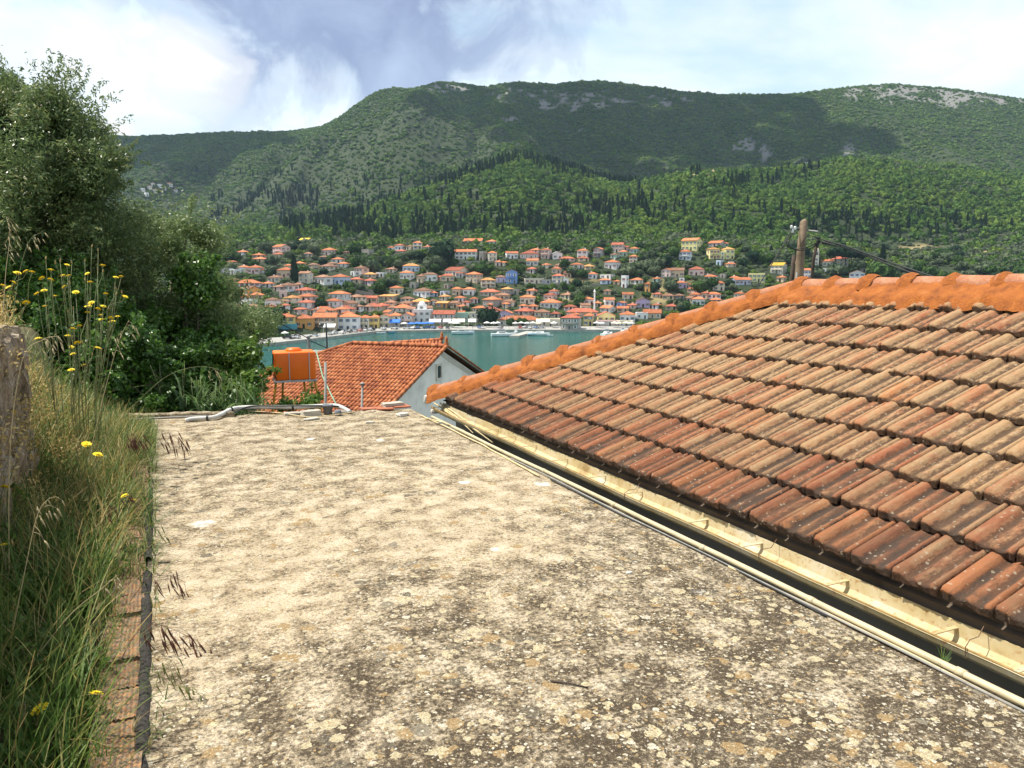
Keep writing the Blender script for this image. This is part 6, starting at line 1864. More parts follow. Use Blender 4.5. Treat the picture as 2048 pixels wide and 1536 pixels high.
cable([e1, at(1700, 495, DP - 1.2), at(1790, 528, DP - 2.8), at(1905, 566, DP - 4.6)], .013, 'upper black cable sagging from the power pole to the right ridge', group='service cables')
cable([e1 + Vector((0, 0, -.04)), at(1702, 500, DP - 1.2), at(1790, 534, DP - 2.8), at(1895, 570, DP - 4.6)], .013, 'lower black cable sagging from the power pole to the right ridge', group='service cables')
cable([at(1584, 458, DP - .1), at(1556, 508, DP - .4), at(1508, 585, DP - .9)], .010, 'thin black wire dropping left from the power pole', group='service cables')
cable([at(1584, 470, DP - .15), at(1572, 486, DP - .2), at(1590, 498, DP - .25), at(1615, 494, DP - .28), at(1636, 484, DP - .3)], .010, 'black wire looping round the power pole to the clamps', group='service cables')
cable([at(1582, 472, DP - .18), at(1578, 492, DP - .2), at(1598, 501, DP - .25), at(1622, 496, DP - .28), at(1640, 486, DP - .3)], .008, 'lowest black wire loop beneath the pole bracket', group='service cables')
cable([at(1602, 488, DP - .12), at(1615, 472, DP - .2), at(1628, 474, DP - .28), at(1637, 480, DP - .3)], .007, 'thin black wire arching over to the cable clamps', group='service cables')

# ---- far edge of the terrace: kerb, white hose, blocks, pot, tiles, stones
simple('hose_white', (0.50, 0.49, 0.46), .55, .12, 8); simple('block_concrete', (0.40, 0.37, 0.31), .95, .15, 5, bumpk=.4); simple('pot_grey', (0.16, 0.17, 0.19), .6, .1, 8); simple('red_slab', (0.34, 0.12, 0.065), .9, .2, 7, bumpk=.3); simple('lime_rock', (0.52, 0.49, 0.43), .95, .15, 8, bumpk=.6)
mb = MB(); vs, fs = [], []
kq = np.linspace(-.55, .78, 40)
for q in kq:
    tt = float(far_t(q)) - .10; jz = (fbm(np.array([q * 6]), np.array([3.]), 3)[0] - .5) * .05
    for (dt, z) in ((-.02, -.02), (-.015, .05 + jz), (.0, .065 + jz), (.085, .06 + jz), (.10, .04 + jz), (.11, -.3)): vs.append(QT(q, tt + dt, z))
for i in range(len(kq) - 1):
    for j in range(5): fs.append((i * 6 + j, i * 6 + j + 1, (i + 1) * 6 + j + 1, (i + 1) * 6 + j))
fs += [tuple(range(6)), tuple(reversed(range(len(vs) - 6, len(vs))))]
o = mb.add(vs, fs).build('kerb', MATS['lichen_concrete']); tag(o, 'low rough concrete kerb at the far left of the terrace', 'kerb')
def ground_pts(L_, z): return [at_z(x, y, z) for x, y in L_]
hp = [at_z(372, 841, .02), at_z(385, 838, .03), at_z(410, 836, .035), at_z(430, 834, .04), at_z(448, 826, .05), at_z(462, 819, .07), at_z(485, 815, .075), at_z(540, 814.5, .075), at_z(600, 814, .075), at_z(640, 812, .075), at_z(668, 811, .075), at_z(684, 815, .06), at_z(700, 824, .02)]
P3 = hp; out = []
for i in range(len(P3) - 1):
    for j in range(8):
        f_ = j / 8; p0, p1, p2, p3 = P3[max(i - 1, 0)], P3[i], P3[i + 1], P3[min(i + 2, len(P3) - 1)]
        out.append(.5 * ((2 * p1) + (p2 - p0) * f_ + (2 * p0 - 5 * p1 + 4 * p2 - p3) * f_ ** 2 + (3 * p1 - p0 - 3 * p2 + p3) * f_ ** 3))
out.append(P3[-1])
hw = empty('white_hose', P3[4]); tag(hw, 'thick white plastic hose snaking along the far terrace edge', 'hose')
MB().tube([p - hw.location for p in out], .026, 10).build('tube', MATS['hose_white'], hw, True)
for i in (18, 40, 62):
    d = (out[i + 1] - out[i]).normalized()
    MB().tube([out[i] - d * .012 - hw.location, out[i] + d * .012 - hw.location], .031, 10).build('tie', MATS['cable_black'], hw)
cable([at_z(468, 826, .08), at_z(500, 813, .10), at_z(560, 812, .10), at_z(640, 811.5, .10), at_z(700, 814, .05)], .010, 'black hose behind the thick white hose', n=6)
cable([at_z(208, 842, .03), at_z(300, 837, .03), at_z(410, 832, .05)], .012, 'thin grey pipe along the foot of the kerb', 'cable_grey', 6)
cable([at_z(495, 822, .03), at_z(560, 826, .02), at_z(625, 834, .012), at_z(710, 824, .02)], .007, 'thin dry stem lying before the concrete blocks', 'dry_cane', 6)
def rock(px_, py_, sx, sy, sz, seed, mt, name, label, cat, rz=0, z=0.0, bev=.15, group=None):
    """a rough block: a cube with chipped, uneven faces"""
    r_ = random.Random(seed)
    bm = bmesh.new(); bmesh.ops.create_cube(bm, size=1)
    bmesh.ops.subdivide_edges(bm, edges=bm.edges[:], cuts=3, use_grid_fill=True)
    for v_ in bm.verts:
        l_ = max(abs(v_.co.x), abs(v_.co.y), abs(v_.co.z))
        nsp = v_.co.normalized() * .62
        v_.co = v_.co.lerp(nsp, bev) + Vector((r_.uniform(-1, 1), r_.uniform(-1, 1), r_.uniform(-1, 1))) * .028
        v_.co = Vector((v_.co.x * sx, v_.co.y * sy, v_.co.z * sz))
    me = bpy.data.meshes.new(name); bm.to_mesh(me); bm.free(); me.materials.append(mt)
    p = at_z(px_, py_, z)
    o = link(name, me, None, p + Vector((0, 0, sz * .44)), (0, 0, rz))
    tag(o, label, cat, group)
    return o
rock(622, 832, .22, .12, .075, 1, MATS['block_concrete'], 'concrete_block', 'pale concrete block beside the grey pot', 'block', ROTZ + .2)
rock(585, 829, .20, .12, .03, 2, MATS['block_concrete'], 'flat_stone', 'thin flat stone left of the pale concrete block', 'stone', ROTZ)
rock(623, 839, .17, .10, .02, 3, MATS['block_concrete'], 'flat_stone', 'dark thin slate in front of the concrete block', 'stone', ROTZ + .4)
rock(785, 812, .27, .14, .05, 4, MATS['block_concrete'], 'concrete_block', 'flat concrete slab resting on the red tiles', 'block', ROTZ + .15, .02)
rock(855, 806, .09, .09, .11, 5, MATS['lime_rock'], 'white_rock', 'white limestone rock by the end of the tiled hip', 'rock', .4, .0, .5)
rock(690, 826, .16, .08, .03, 6, MATS['block_concrete'], 'flat_stone', 'small flat stone at the end of the white hose', 'stone', ROTZ - .3)
rock(805, 832, .14, .09, .04, 7, MATS['lime_rock'], 'rubble_stone', 'grey rubble stone below the red tiles', 'stone', .8, 0, .4)
rock(870, 826, .10, .08, .05, 8, MATS['lime_rock'], 'rubble_stone', 'pale rubble stone near the gutter end', 'stone', .2, 0, .5)
rock(1258, 1147, .035, .02, .012, 9, MATS['lime_rock'], 'pebble', 'small pale pebble on the open concrete', 'stone', .3, 0, .6)
rock(740, 846, .10, .06, .02, 12, MATS['block_concrete'], 'rubble_stone', 'low grey mortar lump in front of the red tiles', 'stone', .3, 0, .4)
for i, (x, y, rz) in enumerate([(738, 817, .05), (768, 817, -.06), (800, 813, .1)]):
    p = at_z(x, y, .012)
    o = MB().box((0, 0, 0), (.22, .20, .018)).build('red_tile', MATS['red_slab'], None, False, p + Vector((0, 0, .003 * i)), (0.03 * (i - 1), .02, ROTZ + rz))
    tag(o, ['loose red clay tile nearest the white hose', 'loose red clay tile in the middle of three', 'loose red clay tile under the concrete slab'][i], 'tile', 'loose red tiles')
p = at_z(656, 828, 0)
pt = empty('plastic_pot', p); tag(pt, 'grey plastic pot standing by the concrete blocks', 'pot')
MB().lathe([(.050, 0), (.062, .10), (.066, .10), (.066, .118), (.058, .118), (.048, .02)], n=16).build('body', MATS['pot_grey'], pt, True)
p = at_z(676, 830, 0)
pt = empty('drain_pipe_end', p); tag(pt, 'grey pipe stub opening upward beside the pot', 'pipe')
MB().lathe([(.040, -.02), (.042, .06), (.036, .062), (.032, .02)], n=14).build('body', MATS['pot_grey'], pt, True)
o = MB().tube([at_z(1103, 1362, .006), at_z(1140, 1367, .008), at_z(1176, 1375, .005)], .0045, 6, .002).build('twig', MATS['pole_dark'], None, True); tag(o, 'short dark twig lying on the lichen-covered concrete', 'twig')
# ================================================================== LEFT SIDE: bank, rubble wall, brick edging, weeds, trees
m, t, b = mat('dry_soil')
co = coords(t, 'Object'); nn = noise(t, co, 3, 6, .65); n2_ = noise(t, co, 22, 5, .7)
setc(t, b, ramp(t, math_n(t, 'ADD', math_n(t, 'MULTIPLY', nn, .5), math_n(t, 'MULTIPLY', n2_, .5)), [(.3, (0.045, 0.045, 0.018)), (.5, (0.085, 0.075, 0.034)), (.7, (0.15, 0.115, 0.06))]).outputs[0])
bump(t, b, n2_, .8, .03)
def bank_z(q, t_):
    q = np.asarray(q, float); t_ = np.asarray(t_, float)
    sm = lambda x: np.clip(x, 0, 1) ** 2 * (3 - 2 * np.clip(x, 0, 1))
    strip = -.03 + .10 * sm((-.45 - q) / .3)
    behind = sm((-.78 - q) / .25) * sm((6.9 - t_) / .5) * 1.05
    mound = sm((t_ - 6.3) / .6) * sm((-.42 - q) / 1.3) * .95
    z = strip + np.maximum(behind, mound)
    drop = sm((t_ - 9.9 - 3.5 * sm((-1.0 - q) / .8)) / 2.4) * 3.8
    return z - drop + (fbm(q * 2.2, t_ * 2.2, 3) - .5) * .10
qs = np.linspace(-6.5, -.27, 90); ts = np.linspace(-1.5, 17, 180)
QQ, TT = np.meshgrid(qs, ts, indexing='ij')
V = np.stack([QQ, TT, bank_z(QQ, TT)], -1).reshape(-1, 3)
a_, b_ = QQ.shape; ix = np.arange(a_ * b_).reshape(a_, b_)
F = np.stack([ix[:-1, :-1], ix[1:, :-1], ix[1:, 1:], ix[:-1, 1:]], -1).reshape(-1, 4)
bk = link('earth_bank', np_mesh('earth_bank', V, F, MATS['dry_soil'], True), None, None, (0, 0, ROTZ))
tag(bk, 'weedy earth bank left of the terrace', kind='structure')

# ---- hollow bricks along the terrace edge and the torn felt strip beside them
m, t, b = mat('hollow_brick')
tco = t.nodes.new('ShaderNodeTexCoord'); co = tco.outputs['Object']
oi = t.nodes.new('ShaderNodeObjectInfo')
gm = t.nodes.new('ShaderNodeNewGeometry'); nn = noise(t, gm.outputs['Position'], 16, 6, .7); n2_ = noise(t, gm.outputs['Position'], 55, 4, .7)
c = ramp(t, nn, [(.3, (0.17, 0.09, 0.045)), (.5, (0.33, 0.165, 0.070)), (.7, (0.40, 0.25, 0.135))])
c = mixc(t, ramp(t, n2_, [(.42, 0), (.54, .9)]).outputs[0], c.outputs[0], (0.15, 0.125, 0.092))
setc(t, b, c); bump(t, b, n2_, .6, .006)
simple('felt_strip', (0.060, 0.054, 0.047), .95, .45, 70, bumpk=1.0)
mp_ = simple('mortar_grey', (0.26, 0.22, 0.17), .95, .2, 12, bumpk=.5)
bed = empty('brick_edging', QT(-.21, 4, 0), ROTZ); tag(bed, 'row of ribbed orange hollow bricks edging the terrace beside the weeds', 'edging')
mb = MB(); mb.box((0, 0, -.55), (.17, 11.0, 1.05)); mb.build('mortar_bed', MATS['mortar_grey'], bed)
r_ = random.Random(4)
y = -4.6
def brick_mesh(seed):
    rb = random.Random(seed); mb = MB()
    Lb, Wb = .235, .155
    n_ = 9; vs, fs = [], []
    for i in range(n_ * 2 + 1):
        x = -Wb / 2 + Wb * i / (n_ * 2); z = .0 if i % 2 else .006
        for yy in (-Lb / 2, -Lb / 4, 0, Lb / 4, Lb / 2): vs.append((x, yy + rb.uniform(-.003, .003), z + rb.uniform(-.002, .002)))
    k = n_ * 2 + 1
    for i in range(k - 1):
        for j in range(4): fs.append((i * 5 + j, (i + 1) * 5 + j, (i + 1) * 5 + j + 1, i * 5 + j + 1))
    mb.add(vs, fs); mb.box((0, 0, -.045), (Wb - .002, Lb - .004, .085))
    return mb.mesh('brick', MATS['hollow_brick'])
BR = [brick_mesh(s) for s in range(4)]
while y < 4.6:
    link('brick', r_.choice(BR), bed, (r_.uniform(-.012, .006), y, .006 + r_.uniform(-.012, .008)), (r_.uniform(-.02, .02), r_.uniform(-.03, .03), r_.uniform(-.03, .03)))
    y += .25
mb = MB(); vs, fs = [], []
ty = np.arange(1.2, 6.6, .06)
for i, tv_ in enumerate(ty):
    h_ = max(-.01, .022 + (fbm(np.array([tv_ * 9]), np.array([1.5]), 3)[0] - .5) * .13); wb_ = (fbm(np.array([tv_ * 6]), np.array([7.5]), 3)[0] - .5) * .022
    for (dq, z) in ((-.026, -.03), (-.022, h_ * .5), (.0, h_ * .5 + .006), (.020, h_ * .4 - .004), (.030, -.02)): vs.append(QT(-.125 + dq + wb_, tv_, z))
for i in range(len(ty) - 1):
    if 4.55 < ty[i] < 4.8: continue
    for j in range(4): fs.append((i * 5 + j, i * 5 + j + 1, (i + 1) * 5 + j + 1, (i + 1) * 5 + j))
o = mb.add(vs, fs).build('felt_edge_strip', MATS['felt_strip'], None, True); tag(o, 'torn blackened felt strip between the bricks and concrete', 'strip')

# ---- rubble wall end at the left
m, t, b = mat('rubble_stone')
gm = t.nodes.new('ShaderNodeNewGeometry'); st_ = N(t, 'ShaderNodeMapping'); st_.inputs['Scale'].default_value = (1, 1, .35); L(t, gm.outputs['Position'], st_.inputs[0])
nn = noise(t, st_.outputs[0], 7, 7, .7); n2_ = noise(t, gm.outputs['Position'], 40, 5, .7)
c = ramp(t, math_n(t, 'ADD', math_n(t, 'MULTIPLY', nn, .65), math_n(t, 'MULTIPLY', n2_, .35)), [(.34, (0.050, 0.036, 0.024)), (.46, (0.22, 0.165, 0.11)), (.56, (0.40, 0.33, 0.245)), (.70, (0.56, 0.52, 0.45))])
setc(t, b, c.outputs[0]); bump(t, b, math_n(t, 'ADD', nn, n2_), 1.0, .03)
rw = empty('rubble_wall', QT(-1.17, 4, 0), ROTZ); tag(rw, 'weathered rubble stone wall at the left edge of the picture', 'wall')
mb = MB(); mb.box((0, -1.3, .35), (.36, 7.4, 1.7)); mb.build('mortar_core', MATS['mortar_grey'], rw)
r_ = random.Random(9)
def stone_mesh(seed):
    rs = random.Random(seed); bm = bmesh.new(); bmesh.ops.create_cube(bm, size=1); bmesh.ops.subdivide_edges(bm, edges=bm.edges[:], cuts=2, use_grid_fill=True)
    for v_ in bm.verts:
        v_.co = v_.co.lerp(v_.co.normalized() * .6, .3) + Vector([rs.uniform(-.07, .07) for _ in range(3)])
    me = bpy.data.meshes.new('stone'); bm.to_mesh(me); bm.free(); me.materials.append(MATS['rubble_stone'])
    return me
STN = [stone_mesh(s) for s in range(8)]
z = -.15
while z < 1.16:
    h_ = r_.uniform(.15, .24)
    if z + h_ > 1.2: h_ = 1.24 - z
    y = 2.45
    while y > -3.2:
        ln = r_.uniform(.18, .42)
        link('stone', r_.choice(STN), rw, (.19 + r_.uniform(-.02, .03), y - ln / 2, z + h_ / 2), (r_.uniform(-.1, .1), r_.uniform(-.1, .1), r_.uniform(-.08, .08)), (.24, ln * 1.02, h_ * 1.03))
        y -= ln
    # the wall's end face
    for x in (-.12, .06): link('stone', r_.choice(STN), rw, (x, 2.42 + r_.uniform(-.02, .03), z + h_ / 2), (0, 0, r_.uniform(-.1, .1)), (.22, .24, h_ * 1.03))
    z += h_ * .97
z = 1.22; y = 2.5
while y > -3:      # coping
    ln = r_.uniform(.25, .5)
    link('stone', r_.choice(STN), rw, (.02, y - ln / 2, 1.24), (r_.uniform(-.05, .05), r_.uniform(-.05, .05), r_.uniform(-.1, .1)), (.52, ln, .13))
    y -= ln

# ---- grasses and weeds
leafmat('grass_green', [(0, (0.030, 0.075, 0.010)), (.45, (0.070, 0.140, 0.018)), (.78, (0.140, 0.190, 0.035)), (1, (0.30, 0.26, 0.10))], .35, .55, .3, attr='tint')
leafmat('grass_dry', [(0, (0.22, 0.15, 0.045)), (.4, (0.40, 0.285, 0.09)), (.75, (0.52, 0.40, 0.16)), (1, (0.58, 0.48, 0.27))], .25, .7, .2, attr='tint')
leafmat('weed_leaf', [(0, (0.035, 0.085, 0.012)), (.5, (0.080, 0.155, 0.022)), (1, (0.160, 0.225, 0.035))], .35, .5, .3, attr='tint')
def blades(P0, length, width, lean, seed, segs=4, droop=.8):
    """ribbons that arch over: P0 (n,3) roots"""
    r = np.random.default_rng(seed); n = len(P0)
    Ln = length[0] + (length[1] - length[0]) * r.random(n) ** 1.3
    az = r.random(n) * 2 * np.pi
    ln0 = lean[0] + (lean[1] - lean[0]) * r.random(n)
    w = width[0] + (width[1] - width[0]) * r.random(n)
    dirh = np.stack([np.cos(az), np.sin(az), np.zeros(n)], 1); sd = np.stack([-np.sin(az), np.cos(az), np.zeros(n)], 1)
    V = np.zeros((n, (segs + 1) * 2, 3)); p = P0.copy(); th = ln0.copy()
    for s in range(segs + 1):
        ww = (w * (1 - (s / segs) ** 1.5) + .0006)[:, None]
        V[:, 2 * s] = p - sd * ww; V[:, 2 * s + 1] = p + sd * ww
        p = p + (dirh * np.sin(th)[:, None] + np.array([0, 0, 1.0]) * np.cos(th)[:, None]) * (Ln / segs)[:, None]
        th = th + droop * r.random(n) / segs * 1.6
    base = (np.arange(n) * (segs + 1) * 2)[:, None, None]
    f = np.array([[2 * s, 2 * s + 1, 2 * s + 3, 2 * s + 2] for s in range(segs)])[None]
    tint = np.repeat(r.random(n), (segs + 1) * 2)
    return V.reshape(-1, 3), (base + f).reshape(-1, 4), tint
def local_roots(n, qr, tr, seed, zf=None, dens=None):
    r = np.random.default_rng(seed)
    q = qr[0] + (qr[1] - qr[0]) * r.random(n); t_ = tr[0] + (tr[1] - tr[0]) * r.random(n)
    if dens is not None:
        k = r.random(n) < dens(q, t_); q, t_ = q[k], t_[k]
    z = bank_z(q, t_) if zf is None else zf(q, t_)
    return np.stack([q * NA.x + t_ * EA.x, q * NA.y + t_ * EA.y, z - .01], 1)
def stuff(name, VFT, mt, label):
    V, F, T = VFT
    o = link(name, np_mesh(name, V, F, MATS[mt], False, {'tint': ('POINT', T)}))
    tag(o, label, kind='stuff'); return o
def cat_(*L_):
    V, F, T, n = [], [], [], 0
    for v, f, t_ in L_:
        V.append(v); F.append(f + n); T.append(t_); n += len(v)
    return np.concatenate(V), np.concatenate(F), np.concatenate(T)
clumpd = lambda q, t_: np.clip(fbm(q * 5 + 3, t_ * 5, 3) * 3.2 - 1.0, .12, 1)
stuff('grass', cat_(blades(local_roots(12000, (-.94, -.30), (1.0, 9.6), 1, None, clumpd), (.12, .50), (.0016, .0042), (.05, .7), 2),
                    blades(local_roots(4800, (-.45, -.22), (1.0, 9.4), 3, None, clumpd), (.06, .22), (.0014, .003), (.1, .9), 4),
                    blades(local_roots(5200, (-.60, -.08), (4.4, 9.7), 7, lambda q, t_: q * 0 + .0, clumpd), (.08, .30), (.0014, .0034), (.1, 1.0), 8),
                    blades(local_roots(420, (-.16, -.05), (1.2, 9.0), 9, lambda q, t_: q * 0, clumpd), (.04, .14), (.0012, .0024), (.2, 1.1), 10),
                    blades(local_roots(5000, (-3.2, -.5), (6.6, 10.6), 5), (.10, .34), (.002, .005), (.1, .8), 6)), 'grass_green', 'green grass growing thick along the terrace edge and bank')
stuff('dry_grass', cat_(blades(local_roots(3600, (-.86, -.26), (1.0, 9.6), 11, None, lambda q, t_: clumpd(q, t_) * np.clip((t_ - 2.2) / 3.0, .22, 1)), (.16, .50), (.0010, .0024), (.05, .8), 12),
                        blades(local_roots(3600, (-1.3, -.25), (4.9, 9.0), 13, lambda q, t_: bank_z(q, t_) ), (.12, .42), (.0010, .0024), (.1, 1.0), 14, droop=1.3),
                        blades(local_roots(2600, (-1.5, -.92), (1.5, 6.6), 15, lambda q, t_: q * 0 + 1.29), (.08, .30), (.0010, .0022), (.1, 1.2), 16, droop=1.4)), 'grass_dry', 'straw-dry grass and dead stems hanging on the wall and bank')
# broad-leaved weeds
def leafcloud(centers, rad, n, size, seed, aspect=.45, flat=0.0, normal_out=.6):
    r = np.random.default_rng(seed)
    C = np.asarray(centers, float); k = r.integers(0, len(C), n)
    d = r.normal(size=(n, 3)); d /= np.linalg.norm(d, axis=1)[:, None]
    rr_ = r.random(n) ** .45
    Rr = np.asarray(rad, float)[k] if np.ndim(rad) else np.full(n, rad)
    p = C[k] + d * (Rr * rr_)[:, None] * np.array([1, 1, .85])
    nr = d * normal_out + r.normal(size=(n, 3)) * .6 + np.array([0, 0, .35]); nr /= np.linalg.norm(nr, axis=1)[:, None]
    a1 = np.cross(nr, r.normal(size=(n, 3))); a1 /= np.linalg.norm(a1, axis=1)[:, None]; a2 = np.cross(nr, a1)
    s1 = (size[0] + (size[1] - size[0]) * r.random(n))[:, None]; s2 = s1 * aspect
    V = np.stack([p - a1 * s1, p - a1 * s1 * .1 - a2 * s2 + nr * s1 * .06, p + a1 * s1, p + a1 * s1 * .1 + a2 * s2 + nr * s1 * .06], 1)
    tint = np.clip(np.repeat(r.random(n) * .75 + .25 * np.repeat(r.random(len(C)), 1)[k], 4), 0, 1)
    return V.reshape(-1, 3), np.arange(n * 4).reshape(-1, 4), tint
wr = local_roots(260, (-.84, -.34), (1.0, 9.5), 21, None, clumpd)
stuff('weed_undergrowth', cat_(leafcloud(wr + np.array([0, 0, .09]), .11, 9000, (.012, .034), 22, .5)), 'weed_leaf', 'low broad-leaved weeds among the grass')
dc = local_roots(120, (-1.5, -.50), (5.4, 8.8), 23); dc[:, 2] += .12
dw = local_roots(70, (-1.7, -1.0), (4.2, 7.2), 27, lambda q, t_: q * 0 + 1.36); dw[:, 2] += .12 * np.random.default_rng(4).random(len(dw))
dc = np.concatenate([dc, dw, local_roots(14, (-.98, -.80), (4.6, 6.6), 28, lambda q, t_: .5 + .7 * np.random.default_rng(8).random(len(q)))])
stuff('dry_weed_bush', cat_(leafcloud(dc, .15, 15000, (.006, .020), 24, .4)), 'grass_dry', 'dried brownish weeds matted over the end of the wall')

# ---- yellow-flowered hawkweeds, one plant per root, each head a part
m, t, b = mat('petal_yellow'); setc(t, b, mixc(t, noise(t, coords(t), 60), (0.78, 0.56, 0.01), (0.86, 0.68, 0.03))); b.inputs['Roughness'].default_value = .6
simple('weed_stem', (0.17, 0.19, 0.085), .7, .2, 30); simple('bud_brown', (0.30, 0.22, 0.09), .8, .2, 30)
mb = MB(); r_ = random.Random(6)
for ring_, (r0, r1, z0, z1, n_) in enumerate(((.003, .021, .004, .006, 13), (.002, .014, .006, .011, 11))):
    for k in range(n_):
        a = 2 * math.pi * (k + .5 * ring_) / n_ + r_.uniform(-.08, .08); w_ = .0034
        ca, sa = math.cos(a), math.sin(a); L1 = r1 * r_.uniform(.85, 1.05)
        mb.add([(ca * r0 + sa * w_ * .5, sa * r0 - ca * w_ * .5, z0), (ca * L1 + sa * w_, sa * L1 - ca * w_, z1), (ca * (L1 + .0015), sa * (L1 + .0015), z1 - .001), (ca * L1 - sa * w_, sa * L1 + ca * w_, z1), (ca * r0 - sa * w_ * .5, sa * r0 + ca * w_ * .5, z0)], [(0, 1, 2, 3, 4)])
mb.lathe([(.002, .005), (.006, .010), (.002, .013)], n=8)
mb.mi = 1; mb.lathe([(.0015, -.010), (.0055, -.004), (.006, .004), (.003, .005)], n=8)
FLW = mb.mesh('flower_head', [MATS['petal_yellow'], MATS['weed_stem']])
BUD = MB().lathe([(.0012, -.006), (.0042, 0), (.0046, .006), (.0022, .011), (.004, .016)], n=7).mesh('seed_head', MATS['bud_brown'], True)
heads7 = [(428, 355), (325, 390), (270, 440), (322, 450), (440, 425), (405, 425), (560, 410), (577, 467), (415, 495), (485, 530), (657, 360), (740, 435), (775, 430), (283, 520), (240, 540), (168, 597), (290, 620), (352, 555), (585, 598), (565, 622), (660, 620), (627, 637), (560, 660), (645, 677), (708, 693), (718, 718), (752, 687), (650, 705), (800, 558), (676, 540), (467, 765), (437, 812), (245, 828), (497, 855), (455, 880), (625, 887), (468, 925), (457, 1027), (538, 998), (110, 408), (205, 402), (168, 397), (40, 560), (20, 490), (60, 500), (85, 470), (510, 745)]
heads = [(x / 3.2, 420 + y / 3.2) for x, y in heads7]
buds = [(x / 3.2, 420 + y / 3.2) for x, y in [(588, 235), (628, 262), (543, 330), (293, 312), (355, 342), (385, 328), (625, 385), (545, 450), (448, 470), (660, 395), (743, 505), (745, 540), (470, 635), (435, 655), (697, 633), (650, 900), (600, 890), (590, 930), (530, 850), (780, 530), (460, 340)]]
roots_px = [(120, 765, 5.95, 'yellow hawkweed at the corner of the rubble wall, nearest its top'), (150, 790, 6.25, 'tall yellow hawkweed just right of the wall corner'), (165, 800, 6.5, 'spreading yellow hawkweed second right of the wall corner'), (185, 805, 6.8, 'rightmost tall yellow hawkweed reaching over the dark shrubs'), (40, 690, 5.7, 'small yellow hawkweed on top of the rubble wall')]
asg = {i: ([], []) for i in range(len(roots_px))}
for lst, w_ in ((heads, 0), (buds, 1)):
    for (x, y) in lst:
        if x < 70: k = 4
        elif x < 108: k = 0
        elif x < 150: k = 1
        elif x < 190: k = 2
        else: k = 3
        asg[k][w_].append((x, y))
r_ = random.Random(12)
def flower_plant(root, hd, bd, label, Dref, name='hawkweed_plant', spread=.45):
    o = empty(name, root); tag(o, label, 'flower', 'yellow hawkweeds')
    mb = MB(); placed = []
    nodes = []
    for i, (x, y) in enumerate(sorted(hd + bd, key=lambda v_: -v_[1])):
        D = Dref + r_.uniform(-spread, spread) * .6
        p = at(x, y, D) - root
        # stems rise from a shared main stalk
        base = Vector((0, 0, 0)) if i % 3 == 0 or not nodes else r_.choice(nodes)
        if base.z > p.z - .08: base = Vector((0, 0, 0))
        mid1 = base.lerp(p, .45) + Vector((r_.uniform(-.05, .03), r_.uniform(-.03, .03), r_.uniform(-.03, .05))); mid2 = base.lerp(p, .8) + Vector((0, 0, -.004)) 
        rb = .0038 if base.length < .01 else .0028
        mb.tube([base, mid1, mid2, p], [rb, rb * .8, rb * .65, rb * .55], 5)
        nodes += [mid1, mid2]
        if (x, y) in hd:
            f_ = link('flower_head', FLW, o, p, (r_.uniform(-.1, .6), r_.uniform(-.35, .35), r_.uniform(0, 6)), (r_.uniform(1.0, 1.45),) * 3)
        else: link('seed_head', BUD, o, p, (r_.uniform(-.3, .3), r_.uniform(-.3, .3), 0), (1.3,) * 3)
    mb.build('stem', MATS['weed_stem'], o, True)
for k, (x, y, D, lab) in enumerate(roots_px):
    if k == 4: root = at(28, 650, 5.6)
    else:
        root = at(x, y, D); q_, t_ = root.dot(NA), root.dot(EA); root.z = float(bank_z(q_, t_)) - .02
    flower_plant(root, asg[k][0], asg[k][1], lab, D)
low = [((8, 1092), (30, 1330), 3.6, 'single yellow hawkweed at the left picture edge, halfway down'), ((173, 890), (160, 1010), 4.9, 'lone yellow hawkweed above the brick edging, farther of two'), ((195, 911), (185, 1040), 4.7, 'lone yellow hawkweed above the brick edging, nearer of two'),
       ((250, 993), (225, 1100), 4.3, 'yellow hawkweed pair drooping onto the concrete edge'), ((192, 1390), (150, 1470), 2.75, 'large yellow hawkweed over the dark base of the brick edging'), ((81, 1421), (70, 1520), 2.5, 'yellow hawkweed deep in the grass near the bottom corner'), ((259, 1464), (240, 1530), 2.65, 'yellow hawkweed bloom lying over the felt strip'), ((9, 976), (20, 1120), 3.9, 'orange-yellow hawkweed at the left edge beside the wall'), ((5, 815), (20, 900), 5.0, 'yellow hawkweed growing from the rubble wall face')]
for (h_, rt, D, lab) in low:
    tgt = at(*h_, D); root = at(*rt, D + .05)
    bd = [(h_[0] + r_.uniform(-30, 20), h_[1] + r_.uniform(-8, 40))]
    hd = [h_] + ([(265, 1002)] if 'pair' in lab else [])
    flower_plant(root, hd, bd, lab, D, spread=.05)

